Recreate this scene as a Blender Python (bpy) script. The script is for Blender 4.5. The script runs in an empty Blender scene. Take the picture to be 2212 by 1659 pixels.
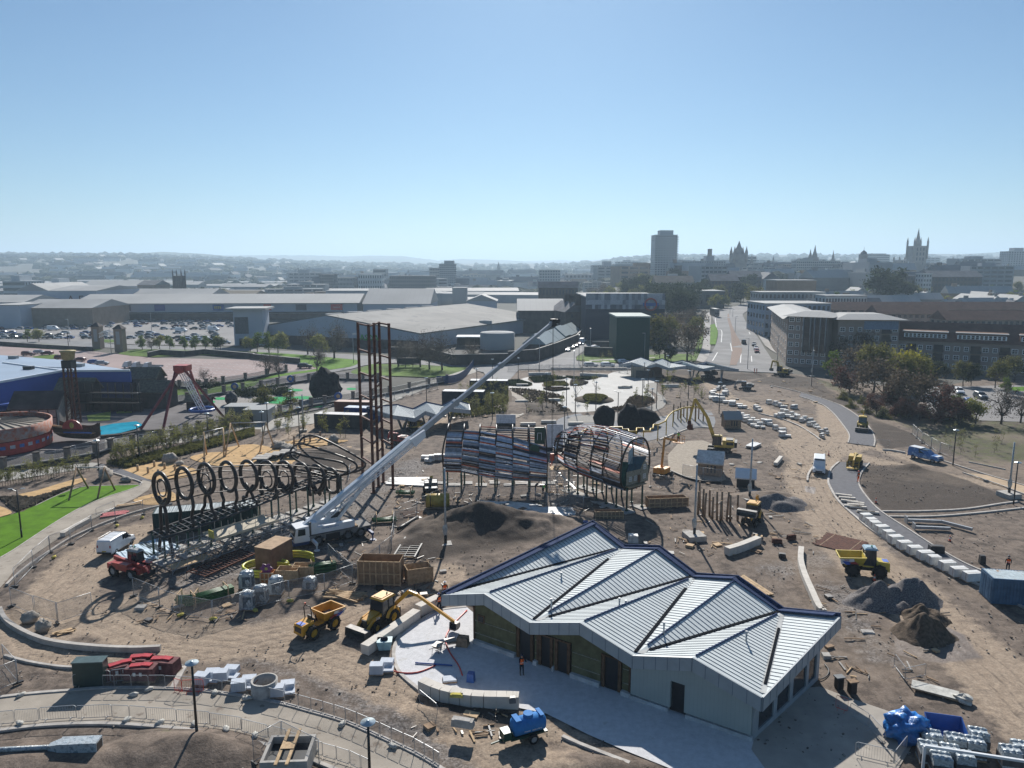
import bpy,math,random
import numpy as np
from mathutils import Vector,Matrix,noise as mnoise
from mathutils.geometry import tessellate_polygon
random.seed(7)
C=bpy.context.scene.collection
R=math.radians
# ---------------- camera, sky, sun, exposure ----------------
H=32.5;F=1588.0;PT=R(9.0)
cam=bpy.data.cameras.new("camera");cam_o=bpy.data.objects.new("camera",cam);C.objects.link(cam_o)
cam_o.location=(0,0,H);cam_o.rotation_euler=(R(90)-PT,0,0)
cam.sensor_width=36;cam.lens=36*F/2212;cam.clip_end=40000;cam.clip_start=0.5
bpy.context.scene.camera=cam_o
SUN_EL,SUN_AZ=R(33),R(2.0)
w=bpy.data.worlds.new("World");bpy.context.scene.world=w;w.use_nodes=True
nt=w.node_tree;sky=nt.nodes.new('ShaderNodeTexSky');sky.sky_type='NISHITA';sky.sun_disc=False
sky.sun_elevation=SUN_EL;sky.sun_rotation=SUN_AZ;sky.altitude=0;sky.air_density=1.0;sky.dust_density=0.3;sky.ozone_density=3.5
bg=nt.nodes['Background'];bg.inputs[1].default_value=0.052
tint=nt.nodes.new('ShaderNodeMix');tint.data_type='RGBA';tint.blend_type='MULTIPLY';tint.inputs[0].default_value=1;tint.inputs[7].default_value=(.66,.87,.99,1)
nt.links.new(sky.outputs[0],tint.inputs[6]);nt.links.new(tint.outputs[2],bg.inputs[0])
sl=bpy.data.lights.new("sun",'SUN');so=bpy.data.objects.new("sun",sl);C.objects.link(so)
sl.energy=5.0;sl.angle=R(0.5);sl.color=(1,.955,.89)
so.rotation_euler=(R(90)-SUN_EL,0,math.pi-SUN_AZ);so.location=(0,0,200)
vs=bpy.context.scene.view_settings;vs.view_transform='Standard';vs.look='None';vs.exposure=0.6;vs.gamma=1
bpy.context.scene.cycles.max_bounces=5;bpy.context.scene.cycles.transparent_max_bounces=8
# ---------------- photo survey: pixel -> place on the ground ----------------
cp,sp=math.cos(PT),math.sin(PT)
def ray(u,v):
 a=(u-1106)/F;b=(829.5-v)/F
 return(a,cp+b*sp,-sp+b*cp)
def G(u,v,z=0.0):
 r=ray(u,v);t=(z-H)/r[2];return Vector((r[0]*t,r[1]*t,z))
def D(u,v,y):
 r=ray(u,v);t=y/r[1];return Vector((r[0]*t,y,H+r[2]*t))
OX={'a':0,'b':548.61,'c':1097.2,'d':1663.4};OY={'1':493.75,'2':877.8,'3':1247.5}
def Q(t,u,v):return(OX[t[0]]+u/4.032,OY[t[1]]+v/4.032)
def T(t,u,v,z=0.0):return G(*Q(t,u,v),z)
def TT(t,pts,z=0.0):return[T(t,u,v,z)for u,v in pts]
def TD(t,u,v,y):return D(*Q(t,u,v),y)
# ---------------- materials ----------------
MT={}
def M(name,col=(.5,.5,.5),rough=.7,metal=0.0,n=.12,sc=2.0,bump=0.0,col2=None,bsc=None,wear=None,spec=None,alpha=None,stripes=None):
 if name in MT:return MT[name]
 m=bpy.data.materials.new(name);m.use_nodes=True;t=m.node_tree;b=t.nodes['Principled BSDF']
 b.inputs['Roughness'].default_value=rough;b.inputs['Metallic'].default_value=metal
 if spec is None and rough>=.6 and not metal:spec=.1
 if spec is not None:b.inputs['Specular IOR Level'].default_value=spec
 tc=t.nodes.new('ShaderNodeTexCoord');no=t.nodes.new('ShaderNodeTexNoise');no.inputs['Scale'].default_value=sc;no.inputs['Detail'].default_value=6;no.inputs['Roughness'].default_value=.62
 t.links.new(tc.outputs['Object'],no.inputs['Vector'])
 mx=t.nodes.new('ShaderNodeMix');mx.data_type='RGBA'
 c=col;c2=col2 or tuple(max(0,x*(1-n*2))for x in c);c1=c if col2 else tuple(min(1,x*(1+n))for x in c)
 rp=t.nodes.new('ShaderNodeMapRange');rp.inputs[1].default_value=.35;rp.inputs[2].default_value=.65
 t.links.new(no.outputs[0],rp.inputs[0]);t.links.new(rp.outputs[0],mx.inputs[0])
 mx.inputs[6].default_value=(*c2,1);mx.inputs[7].default_value=(*c1,1)
 out=mx.outputs[2]
 if stripes:
  sep=t.nodes.new('ShaderNodeSeparateXYZ');t.links.new(tc.outputs['Object'],sep.inputs[0])
  a=t.nodes.new('ShaderNodeMath');a.operation='MULTIPLY';a.inputs[1].default_value=1/stripes[1];t.links.new(sep.outputs[stripes[0]],a.inputs[0])
  f=t.nodes.new('ShaderNodeMath');f.operation='FRACT';t.links.new(a.outputs[0],f.inputs[0])
  g=t.nodes.new('ShaderNodeMath');g.operation='LESS_THAN';g.inputs[1].default_value=stripes[2];t.links.new(f.outputs[0],g.inputs[0])
  m2=t.nodes.new('ShaderNodeMix');m2.data_type='RGBA';t.links.new(g.outputs[0],m2.inputs[0]);t.links.new(out,m2.inputs[6]);m2.inputs[7].default_value=(*stripes[3],1);out=m2.outputs[2]
 if wear:
  n2=t.nodes.new('ShaderNodeTexNoise');n2.inputs['Scale'].default_value=wear[0];n2.inputs['Detail'].default_value=8;n2.inputs['Roughness'].default_value=.7
  t.links.new(tc.outputs['Object'],n2.inputs['Vector'])
  r2=t.nodes.new('ShaderNodeMapRange');r2.inputs[1].default_value=wear[1];r2.inputs[2].default_value=wear[1]+.06;t.links.new(n2.outputs[0],r2.inputs[0])
  m2=t.nodes.new('ShaderNodeMix');m2.data_type='RGBA';t.links.new(r2.outputs[0],m2.inputs[0]);t.links.new(out,m2.inputs[6]);m2.inputs[7].default_value=(*wear[2],1);out=m2.outputs[2]
 t.links.new(out,b.inputs['Base Color'])
 if bump:
  n3=t.nodes.new('ShaderNodeTexNoise');n3.inputs['Scale'].default_value=bsc or sc*4;n3.inputs['Detail'].default_value=5;t.links.new(tc.outputs['Object'],n3.inputs['Vector'])
  bp=t.nodes.new('ShaderNodeBump');bp.inputs['Distance'].default_value=bump;bp.inputs['Strength'].default_value=1.0;t.links.new(n3.outputs[0],bp.inputs['Height']);t.links.new(bp.outputs[0],b.inputs['Normal'])
 if alpha is not None:b.inputs['Alpha'].default_value=alpha
 MT[name]=m;return m
 # ---------------- mesh builder ----------------
class MB:
 def __init__(s):s.v=[];s.f=[];s.m=[];s.s=[]
 def add(s,vs,fs,m=0,sm=False):
  o=len(s.v);s.v+=[tuple(v)for v in vs]
  for f in fs:s.f.append(tuple(i+o for i in f));s.m.append(m);s.s.append(sm)
  return s
 def hexa(s,p,m=0):return s.add(p,[(0,3,2,1),(4,5,6,7),(0,1,5,4),(1,2,6,5),(2,3,7,6),(3,0,4,7)],m)
 def bb(s,x0,y0,z0,x1,y1,z1,m=0):return s.hexa([(x0,y0,z0),(x1,y0,z0),(x1,y1,z0),(x0,y1,z0),(x0,y0,z1),(x1,y0,z1),(x1,y1,z1),(x0,y1,z1)],m)
 def box(s,c,d,rz=0,m=0,tx=0,ty=0):
  x,y,z=c;a,b,h=d[0]/2,d[1]/2,d[2]/2;k,l=math.cos(rz),math.sin(rz);P=[]
  for zz,qx,qy in((-h,0,0),(h,tx,ty)):
   for sx,sy in((-1,-1),(1,-1),(1,1),(-1,1)):
    X,Y=sx*(a-qx),sy*(b-qy);P.append((x+X*k-Y*l,y+X*l+Y*k,z+zz))
  return s.hexa(P,m)
 def bar(s,p,q,w,h=None,m=0,up=(0,0,1)):
  p,q=Vector(p),Vector(q);h=h or w;d=(q-p).normalized();u=Vector(up)
  if abs(d.dot(u))>.98:u=Vector((1,0,0))
  r=d.cross(u).normalized();u=r.cross(d);r=r*w/2;u=u*h/2
  return s.hexa([p-r-u,p+r-u,q+r-u,q-r-u,p-r+u,p+r+u,q+r+u,q-r+u],m)
 def tube(s,pts,r,n=8,m=0,closed=False,caps=True):
  pts=[Vector(p)for p in pts];N=len(pts);rr=r if isinstance(r,(list,tuple))else[r]*N;V=[];u=None
  for i,p in enumerate(pts):
   a=pts[i-1]if(i or closed)else p;b=pts[(i+1)%N]if(i<N-1 or closed)else p
   d=(b-a).normalized()
   if u is None:u=Vector((0,0,1))if abs(d.z)<.9 else Vector((1,0,0))
   u=(u-d*u.dot(d))
   if u.length<1e-5:u=d.orthogonal()
   u.normalize();w_=d.cross(u)
   V+=[p+(u*math.cos(2*math.pi*k/n)+w_*math.sin(2*math.pi*k/n))*rr[i]for k in range(n)]
  Fs=[]
  for i in range(N if closed else N-1):
   for k in range(n):j=(i+1)%N;Fs.append((i*n+k,i*n+(k+1)%n,j*n+(k+1)%n,j*n+k))
  s.add(V,Fs,m,n>5)
  if caps and not closed:o=len(s.v)-len(V);s.f+=[tuple(o+k for k in range(n))[::-1],tuple(o+(N-1)*n+k for k in range(n))];s.m+=[m,m];s.s+=[False,False]
  return s
 def cyl(s,p,q,r,n=12,m=0,r2=None):return s.tube([p,q],[r,r if r2 is None else r2],n,m)
 def lathe(s,c,prof,n=16,m=0):
  V=[(c[0]+r*math.cos(2*math.pi*k/n),c[1]+r*math.sin(2*math.pi*k/n),c[2]+z)for r,z in prof for k in range(n)]
  s.add(V,[(i*n+k,i*n+(k+1)%n,(i+1)*n+(k+1)%n,(i+1)*n+k)for i in range(len(prof)-1)for k in range(n)],m,True)
  return s
 def extr(s,pts,vec,m=0):
  pts=[Vector(p)for p in pts];v=Vector(vec);n=len(pts)
  tri=tessellate_polygon([pts])
  s.add(pts+[p+v for p in pts],[t for t in tri]+[tuple(i+n for i in t[::-1])for t in tri]+[(i,(i+1)%n,(i+1)%n+n,i+n)for i in range(n)],m);return s
 def prof(s,pts,x0,x1,m=0):
  return s.extr([(x0,y,z)for y,z in pts],(x1-x0,0,0),m)
 def poly(s,pts,m=0):
  pts=[Vector(p)for p in pts];t=tessellate_polygon([pts])if len(pts)>3 else[(0,1,2)]
  return s.add(pts,t,m)
 def blob(s,c,r,m=0,seg=10,rings=7,nz=.15,f=1.0,seed=0,flat=None):
  V=[];Fs=[]
  for i in range(rings+1):
   th=math.pi*i/rings
   for k in range(seg):
    ph=2*math.pi*k/seg;d=Vector((math.sin(th)*math.cos(ph),math.sin(th)*math.sin(ph),math.cos(th)))
    q=1+nz*mnoise.noise(d*1.7*f+Vector((seed*3.1,seed,0)))*2
    z=d.z*r[2]*q
    if flat is not None:z=max(z,flat)
    V.append((c[0]+d.x*r[0]*q,c[1]+d.y*r[1]*q,c[2]+z))
  for i in range(rings):
   for k in range(seg):Fs.append((i*seg+k,(i+1)*seg+k,(i+1)*seg+(k+1)%seg,i*seg+(k+1)%seg))
  return s.add(V,Fs,m,nz<.3)
 def grid(s,fn,nu,nv,m=0,sm=True):
  s.add([fn(i/nu,j/nv)for j in range(nv+1)for i in range(nu+1)],[(j*(nu+1)+i,j*(nu+1)+i+1,(j+1)*(nu+1)+i+1,(j+1)*(nu+1)+i)for j in range(nv)for i in range(nu)],m,sm);return s
 def build(s,name,mats,parent=None,loc=None,rz=0):
  me=bpy.data.meshes.new(name);me.from_pydata(s.v,[],s.f)
  mats=mats if isinstance(mats,(list,tuple))else[mats]
  for m in mats:me.materials.append(m)
  me.polygons.foreach_set('material_index',[min(x,len(mats)-1)for x in s.m]);me.polygons.foreach_set('use_smooth',s.s);me.update()
  o=bpy.data.objects.new(name,me);C.objects.link(o)
  if parent:o.parent=parent
  if loc is not None:o.location=loc
  o.rotation_euler.z=rz
  return o
LAB={}
def tag(o,label=None,cat=None,group=None,kind=None):
 if label:o['label']=label
 if cat:o['category']=cat
 if group:o['group']=group
 if kind:o['kind']=kind
 return o
def thing(name,label,cat,loc=(0,0,0),rz=0,group=None):
 o=bpy.data.objects.new(name,None);C.objects.link(o);o.empty_display_size=.1;o.location=loc;o.rotation_euler.z=rz;return tag(o,label,cat,group)
def one(mb,name,mats,label,cat,group=None,loc=None,rz=0):return tag(mb.build(name,mats,None,loc,rz),label,cat,group)
def stru(mb,name,mats):return tag(mb.build(name,mats),kind='structure')
def dup(o,loc,rz=0,label=None,group=None,scale=None,parent=None):
 def rec(a,p):
  c=a.copy();C.objects.link(c)
  if p:c.parent=p
  for ch in list(a.children):rec(ch,c)
  return c
 c=rec(o,parent);c.location=loc;c.rotation_euler=(0,0,rz)
 if scale:c.scale=scale if not isinstance(scale,(int,float))else(scale,)*3
 if label:c['label']=label
 if group:c['group']=group
 return c
def kids(o):return[k for k in o.children]
def recol(o,part,mat,slot=0):
 for k in list(o.children):
  if k.name.split('.')[0]==part:
   k.data=k.data.copy();k.data.materials[slot]=mat
   return k
def text(s,size,mat,parent,loc,rot,name='lettering',ext=.01,align='CENTER'):
 cu=bpy.data.curves.new(name,'FONT');cu.body=s;cu.size=size;cu.extrude=ext;cu.align_x=align;cu.align_y='CENTER';cu.resolution_u=1
 o=bpy.data.objects.new(name,cu);C.objects.link(o);dg=bpy.context.evaluated_depsgraph_get()
 me=bpy.data.meshes.new_from_object(o.evaluated_get(dg));bpy.data.objects.remove(o);bpy.data.curves.remove(cu)
 me.materials.clear();me.materials.append(mat);o=bpy.data.objects.new(name,me);C.objects.link(o)
 if parent:o.parent=parent
 o.location=loc;o.rotation_euler=rot;return o
def smooth(pts,k=4,closed=False):
 pts=[Vector(p)for p in pts];n=len(pts);out=[]
 for i in range(n if closed else n-1):
  p0=pts[(i-1)%n]if(i or closed)else pts[i];p1=pts[i];p2=pts[(i+1)%n];p3=pts[(i+2)%n]if(i<n-2 or closed)else p2
  for j in range(k):
   t=j/k;out.append(.5*((2*p1)+(p2-p0)*t+(2*p0-5*p1+4*p2-p3)*t*t+(3*p1-p0-3*p2+p3)*t**3))
 if not closed:out.append(pts[-1])
 return out
def sstep(a,b,x):t=np.clip((x-a)/(b-a),0,1);return t*t*(3-2*t)
def ss(a,b,x):t=min(1,max(0,(x-a)/(b-a)));return t*t*(3-2*t)
def hz(x,y):
 x=np.asarray(x,float);y=np.asarray(y,float);az=x/np.maximum(y,1)
 right=np.interp(y,[300,400,560,750,1000,2000,3500,5000],[0,6,8,20,24,26,40,60])*sstep(.06,.2,az)
 left=np.interp(y,[1300,1700,2600,4000,6000,12000],[0,12,60,100,105,105])*(1-sstep(-.55,-.12,az))
 mid=np.interp(y,[1200,2500,5000],[0,14,60])*sstep(-.5,-.15,az)
 return right+left+mid
 # ---------------- ground, terrain, roads ----------------
def nodes_ground():
 m=bpy.data.materials.new('site_dirt');m.use_nodes=True;t=m.node_tree;L=t.links.new;N=t.nodes.new;b=t.nodes['Principled BSDF'];b.inputs['Roughness'].default_value=.95;b.inputs['Specular IOR Level'].default_value=.15
 tc=N('ShaderNodeTexCoord')
 def noi(sc,det=6,ro=.6,dist=0):
  n=N('ShaderNodeTexNoise');n.inputs['Scale'].default_value=sc;n.inputs['Detail'].default_value=det;n.inputs['Roughness'].default_value=ro;n.inputs['Distortion'].default_value=dist;L(tc.outputs['Object'],n.inputs['Vector']);return n.outputs[0]
 def mr(s,a,c,lo=0,hi=1):
  r=N('ShaderNodeMapRange');r.inputs[1].default_value=a;r.inputs[2].default_value=c;r.inputs[3].default_value=lo;r.inputs[4].default_value=hi;L(s,r.inputs[0]);return r.outputs[0]
 def ma(op,a,c):
  x=N('ShaderNodeMath');x.operation=op
  for i,q in enumerate((a,c)):
   if isinstance(q,(int,float)):x.inputs[i].default_value=q
   else:L(q,x.inputs[i])
  return x.outputs[0]
 def mix(f,a,c,bt='MIX'):
  x=N('ShaderNodeMix');x.data_type='RGBA';x.blend_type=bt
  if isinstance(f,(int,float)):x.inputs[0].default_value=f
  else:L(f,x.inputs[0])
  for i,q in((6,a),(7,c)):
   if isinstance(q,tuple):x.inputs[i].default_value=(*q,1)
   else:L(q,x.inputs[i])
  return x.outputs[2]
 def att(n):a=N('ShaderNodeAttribute');a.attribute_name=n;return a.outputs['Fac']
 big=noi(.11,8,.65,.4);mid=noi(.7,8,.7);fine=noi(6,5,.7);peb=noi(14,2,.5)
 base=mix(mr(big,.38,.62),(.122,.096,.079),(.212,.165,.131))
 base=mix(mr(mid,.42,.7),base,(.3,.24,.193));base=mix(mr(mid,.5,.3),base,(.085,.069,.058))
 brk=ma('MULTIPLY',ma('SUBTRACT',mid,.5),1.1)
 def mask(n,k=1):return mr(ma('ADD',att(n),ma('MULTIPLY',brk,k)),.38,.62)
 tan=mix(mr(noi(1.6,7,.7),.35,.65),(.345,.265,.195),(.5,.395,.295))
 gv=N('ShaderNodeTexVoronoi');gv.inputs['Scale'].default_value=6.0;L(tc.outputs['Object'],gv.inputs['Vector'])
 gcol=N('ShaderNodeSeparateColor');L(gv.outputs['Color'],gcol.inputs[0])
 grav=mix(gcol.outputs[0],(.07,.062,.057),(.36,.325,.3));
 darkc=mix(mr(fine,.3,.7),(.04,.031,.026),(.1,.078,.062))
 mud=mix(mr(mid,.35,.65),(.15,.12,.105),(.26,.21,.18))
 c=mix(mask('gravel',1.3),base,grav);c=mix(mask('tan',.8),c,tan);c=mix(mask('dark',.5),c,darkc);c=mix(mask('mud',.5),c,mud)
 gr=mix(mr(mid,.35,.65),(.07,.075,.035),(.13,.14,.055));c=mix(mask('grass',.9),c,gr)
 # tyre tracks: long wavy streaks inside the tan ways
 c=mix(mr(fine,.3,.75),mix(.55,c,(.05,.042,.037)),c)
 sp_=mr(peb,.7,.76);c=mix(ma('MULTIPLY',sp_,.6),c,(.5,.45,.4))
 # spring sun-baked patches and damp patches with their own shape
 c=mix(ma('MULTIPLY',mr(noi(.33,9,.75,.8),.56,.63),.5),c,(.12,.096,.08))
 rut=mask('rut',.9);c=mix(ma('MULTIPLY',rut,.55),c,(.12,.095,.075))
 c=mix(ma('MULTIPLY',mr(noi(.04,5,.6),.52,.64),.35),c,(.3,.235,.175))
 L(c,b.inputs['Base Color'])
 rr=mr(mask('mud',.5),0,1,.95,.45);L(rr,b.inputs['Roughness'])
 bp=N('ShaderNodeBump');bp.inputs['Distance'].default_value=.12;bp.inputs['Strength'].default_value=1
 L(ma('ADD',ma('MULTIPLY',mid,.9),ma('ADD',ma('MULTIPLY',fine,.35),ma('MULTIPLY',ma('MULTIPLY',gv.outputs['Distance'],-1),ma('MULTIPLY',att('gravel'),.25)))),bp.inputs['Height']);L(bp.outputs[0],b.inputs['Normal'])
 return m
def seg_dist(X,Y,pts):
 d=np.full(X.shape,1e9)
 for a,b in zip(pts[:-1],pts[1:]):
  dx,dy=b[0]-a[0],b[1]-a[1];L2=dx*dx+dy*dy+1e-9
  t=np.clip(((X-a[0])*dx+(Y-a[1])*dy)/L2,0,1);d=np.minimum(d,np.hypot(X-a[0]-t*dx,Y-a[1]-t*dy))
 return d
def inside(X,Y,pts):
 r=np.zeros(X.shape,bool);n=len(pts)
 for i in range(n):
  x1,y1=pts[i][0],pts[i][1];x2,y2=pts[(i+1)%n][0],pts[(i+1)%n][1]
  c=((y1>Y)!=(y2>Y));xi=(x2-x1)*(Y-y1)/((y2-y1)if abs(y2-y1)>1e-9 else 1e-9)+x1;r^=c&(X<xi)
 return r
def pmask(X,Y,pts,soft=1.5):
 d=seg_dist(X,Y,list(pts)+[pts[0]]);s=np.where(inside(X,Y,pts),d,-d);return np.clip(.5+s/soft/2,0,1)
def lmask(X,Y,pts,w,soft=1.5):return np.clip(.5+(w/2-seg_dist(X,Y,pts))/soft/2,0,1)
def vnoise(X,Y,sc,seed=0):
 rs=np.random.RandomState(seed);T_=rs.rand(256,256);x=X/sc;y=Y/sc;xi=np.floor(x).astype(int);yi=np.floor(y).astype(int);fx=x-xi;fy=y-yi;fx=fx*fx*(3-2*fx);fy=fy*fy*(3-2*fy)
 a=T_[xi%256,yi%256];b=T_[(xi+1)%256,yi%256];c=T_[xi%256,(yi+1)%256];d=T_[(xi+1)%256,(yi+1)%256]
 return(a*(1-fx)+b*fx)*(1-fy)+(c*(1-fx)+d*fx)*fy
def fbm(X,Y,sc,o=4,seed=0):return sum(vnoise(X,Y,sc/2**i,seed+i)*.5**i for i in range(o))/sum(.5**i for i in range(o))-.5
MOUNDS=[]
def site_h(X,Y):
 h=-.06+.05*fbm(X,Y,3,4,3)
 def md(p,rx,ry,hh,rz=0,e=1.0):
  k,l=math.cos(rz),math.sin(rz);x=(X-p.x)*k+(Y-p.y)*l;y=-(X-p.x)*l+(Y-p.y)*k
  r=np.sqrt((x/rx)**2+(y/ry)**2)+.5*fbm(X,Y,5,4,9);return hh*np.clip(1-r,0,1)**e*1.2
 h=h+md(T('b2',1900,1050),10,6.5,1.9,.15)+md(T('b2',1500,1180),9,5,.8,.4)+md(T('c2',250,1020),14,6,.9)
 h=h+np.clip(h-.2,0,1)*1.9*fbm(X,Y,3.6,6,44)
 h=h+md(T('b2',650,430),14,7,.8)+md(T('c2',1200,800),10,4,.9)+md(T('a3',1700,1480),7,3,.8)+md(T('b3',1600,1200),5,2.2,.5)
 h=h+md(T('a3',300,1600),8,2.5,.4)+md(T('d2',0,820),7,4.5,1.3)+md(T('d2',1230,530),3,1.5,.7)+md(T('c1',150,1560),12,9,.8)+md(T('c3',700,1640),6,1.5,.3)
 rough=sstep(.45,.6,vnoise(X,Y,14,5));h=h+rough*.22*fbm(X,Y,1.8,3,21)
 h+=.5*np.clip(fbm(X,Y,9,4,33)-.12,0,1)
 return h
def keep_flat(X,Y,h,polys):
 for p in polys:
  m=pmask(X,Y,p,1.0);h=h*(1-m)+(-.05)*m
 return h
def sheet(name,pts,z,mat,sm=0):
 if sm:pts=smooth(pts,sm,True)
 mb=MB();mb.poly([(p[0],p[1],z)for p in pts]);return stru(mb,name,mat)
def kerb(pts,w=.3,h=.12,z=0,mat=None,name='kerb',k=4,z0=-.1):
 pts=smooth([Vector((p[0],p[1],0))for p in pts],k)if k else[Vector((p[0],p[1],0))for p in pts];mb=MB();V=[]
 for i,p in enumerate(pts):
  d=(pts[min(i+1,len(pts)-1)]-pts[max(i-1,0)]).normalized();n=Vector((-d.y,d.x,0))*w/2
  V+=[p-n+Vector((0,0,z0)),p-n+Vector((0,0,h)),p+n+Vector((0,0,h)),p+n+Vector((0,0,z0))]
 Fs=[(i*4+a,i*4+a+1,i*4+a+5,i*4+a+4)for i in range(len(pts)-1)for a in range(3)]+[(0,1,2,3),tuple(len(V)-4+a for a in(3,2,1,0))]
 mb.add(V,Fs);return stru(mb,name,mat or MKERB)
MKERB=M('pale_granite_kerb',(.45,.42,.385),.75,n=.12,sc=1.2)
MCONC=M('path_concrete',(.35,.31,.26),.85,n=.1,sc=.35,bump=.004,wear=(.9,.58,(.2,.165,.135)))
MASPH=M('fresh_asphalt',(.14,.14,.15),.85,n=.08,sc=1.5,bump=.003)
MROAD=M('worn_road',(.22,.218,.22),.85,n=.1,sc=.12,wear=(.05,.6,(.21,.208,.21)))
MLAWN=M('lawn_grass',(.085,.19,.006),.9,n=.14,sc=.5,bump=.02,bsc=9)
MGRASS=M('verge_grass',(.085,.15,.014),.9,n=.25,sc=.09,bump=.03,bsc=3)
MWHITE=M('white_line_paint',(.7,.7,.69),.7,n=.06)
# polygons of the site surfaces
lawn=TT('a2',[(-300,1130),(0,970),(160,925),(310,865),(500,775),(640,722),(750,697),(950,690),(1215,683),(1215,692),(1100,735),(900,800),(700,885),(500,1000),(300,1130),(120,1250),(0,1320),(-300,1530)])
lpath=TT('a2',[(1090,690),(1225,690),(1300,640),(1060,545),(860,500),(800,545),(1000,600),(1200,655),(1235,690)][:0]+[(1215,692),(1100,735),(900,800),(700,885),(500,1000),(300,1130),(120,1250),(0,1320),(-300,1530),(-300,1900),(-60,1640),(40,1540),(150,1400),(300,1290),(540,1130),(700,1035),(840,970),(1010,880),(1180,800),(1290,730),(1330,660),(1240,640)])
fork=TT('a2',[(1215,640),(1340,655),(1240,615),(1060,545),(880,495),(820,520),(930,565),(1080,610),(1215,660)])
low_up=TT('a3',[(-200,1075),(0,1045),(300,1010),(620,985),(900,965),(1300,965),(1750,985)])+TT('b3',[(130,1075),(500,1170),(800,1260),(1100,1390),(1400,1530),(1620,1659),(1760,1760)])
low_dn=TT('a3',[(-200,1370),(0,1335),(400,1290),(900,1275),(1400,1305),(1800,1350)])+TT('b3',[(0,1435),(250,1500),(600,1630),(800,1720),(900,1800)])
lowpath=low_up+low_dn[::-1]
E_=TT('b3',[(1850,255),(1600,290),(1430,390),(1290,480),(1225,600),(1222,720),(1280,840),(1440,975)])
plaza=E_+TT('b3',[(1600,1060),(2100,1090)])+TT('c3',[(110,1140),(330,1185),(700,1370),(1000,1500),(1400,1660),(1650,1800),(2300,1750),(2120,1500),(2140,1420),(1070,900),(0,560)])
slabR=TT('d3',[(-800,1500),(0,1240),(330,960),(430,950),(700,1050),(1050,1170),(1180,1330),(1230,1480),(1120,1660),(1000,1900),(-900,1900)])
asL,asR=TT('d1',[(255,1462),(350,1492),(430,1525)])+TT('d2',[(480,0),(560,70),(640,170),(690,250),(680,318)]),TT('d1',[(270,1430),(400,1465),(520,1505)])+TT('d2',[(630,0),(770,90),(870,190),(912,280),(905,348)])
asp1=asL+asR[::-1]
bL=TT('d2',[(600,485),(530,550),(508,640),(520,700),(600,830),(740,960),(900,1090),(1200,1270),(1600,1470),(1905,1595)])+TT('d3',[(2500,420)])
bR=TT('d2',[(865,495),(795,580),(775,680),(850,800),(970,920),(1200,1070),(1450,1230),(1700,1370),(1950,1470),(2400,1600)])
asp2=bL+bR[::-1]
tanpath=TT('d2',[(1680,575),(1800,625),(2212,760),(2600,900),(2600,800),(2212,690),(1900,600)])
SAND=[TT('a2',p)for p in([(1040,550),(1190,505),(1400,485),(1560,500),(1720,560),(1640,610),(1330,640)],[(1655,450),(1800,405),(2000,390),(2200,340),(2300,420),(2400,480),(2150,520),(1900,520)],[(1960,370),(2212,330),(2500,400),(2640,470),(2500,500),(2200,430)],[(160,770),(330,730),(560,660),(720,625),(735,650),(480,740),(270,790)],[(-100,860),(0,870),(105,925),(0,965),(-100,1010)],[(1160,820),(1300,770),(1500,745),(1520,830),(1300,860)])]
SAND.append(TT('b2',[(240,330),(330,300),(560,270),(720,290),(820,300),(600,345),(370,380)]))
SAND.append(TT('b2',[(-80,400),(60,350),(230,400),(120,440),(-40,460)]))
skate=TT('c1',[(-100,1410),(60,1330),(200,1290),(400,1280),(640,1290),(800,1300),(920,1250),(1090,1240),(1270,1270),(1270,1350),(1200,1400),(1250,1440),(1270,1490),(1100,1530),(880,1570),(760,1590),(560,1600),(430,1560),(390,1500),(480,1480),(420,1440),(250,1420),(100,1390)])
flatp=[lawn,lpath,lowpath,plaza,slabR,asp1,asp2,tanpath,skate]+SAND
RUTS=[([(0,1490),(200,1500),(450,1440),(700,1400)],5),([(1300,1100),(1500,1050),(1700,1000)],4),([(1700,1500),(1780,1400),(1700,1250),(1650,1150)],5),([(2000,1500),(1950,1420),(1850,1350)],4)]
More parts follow.
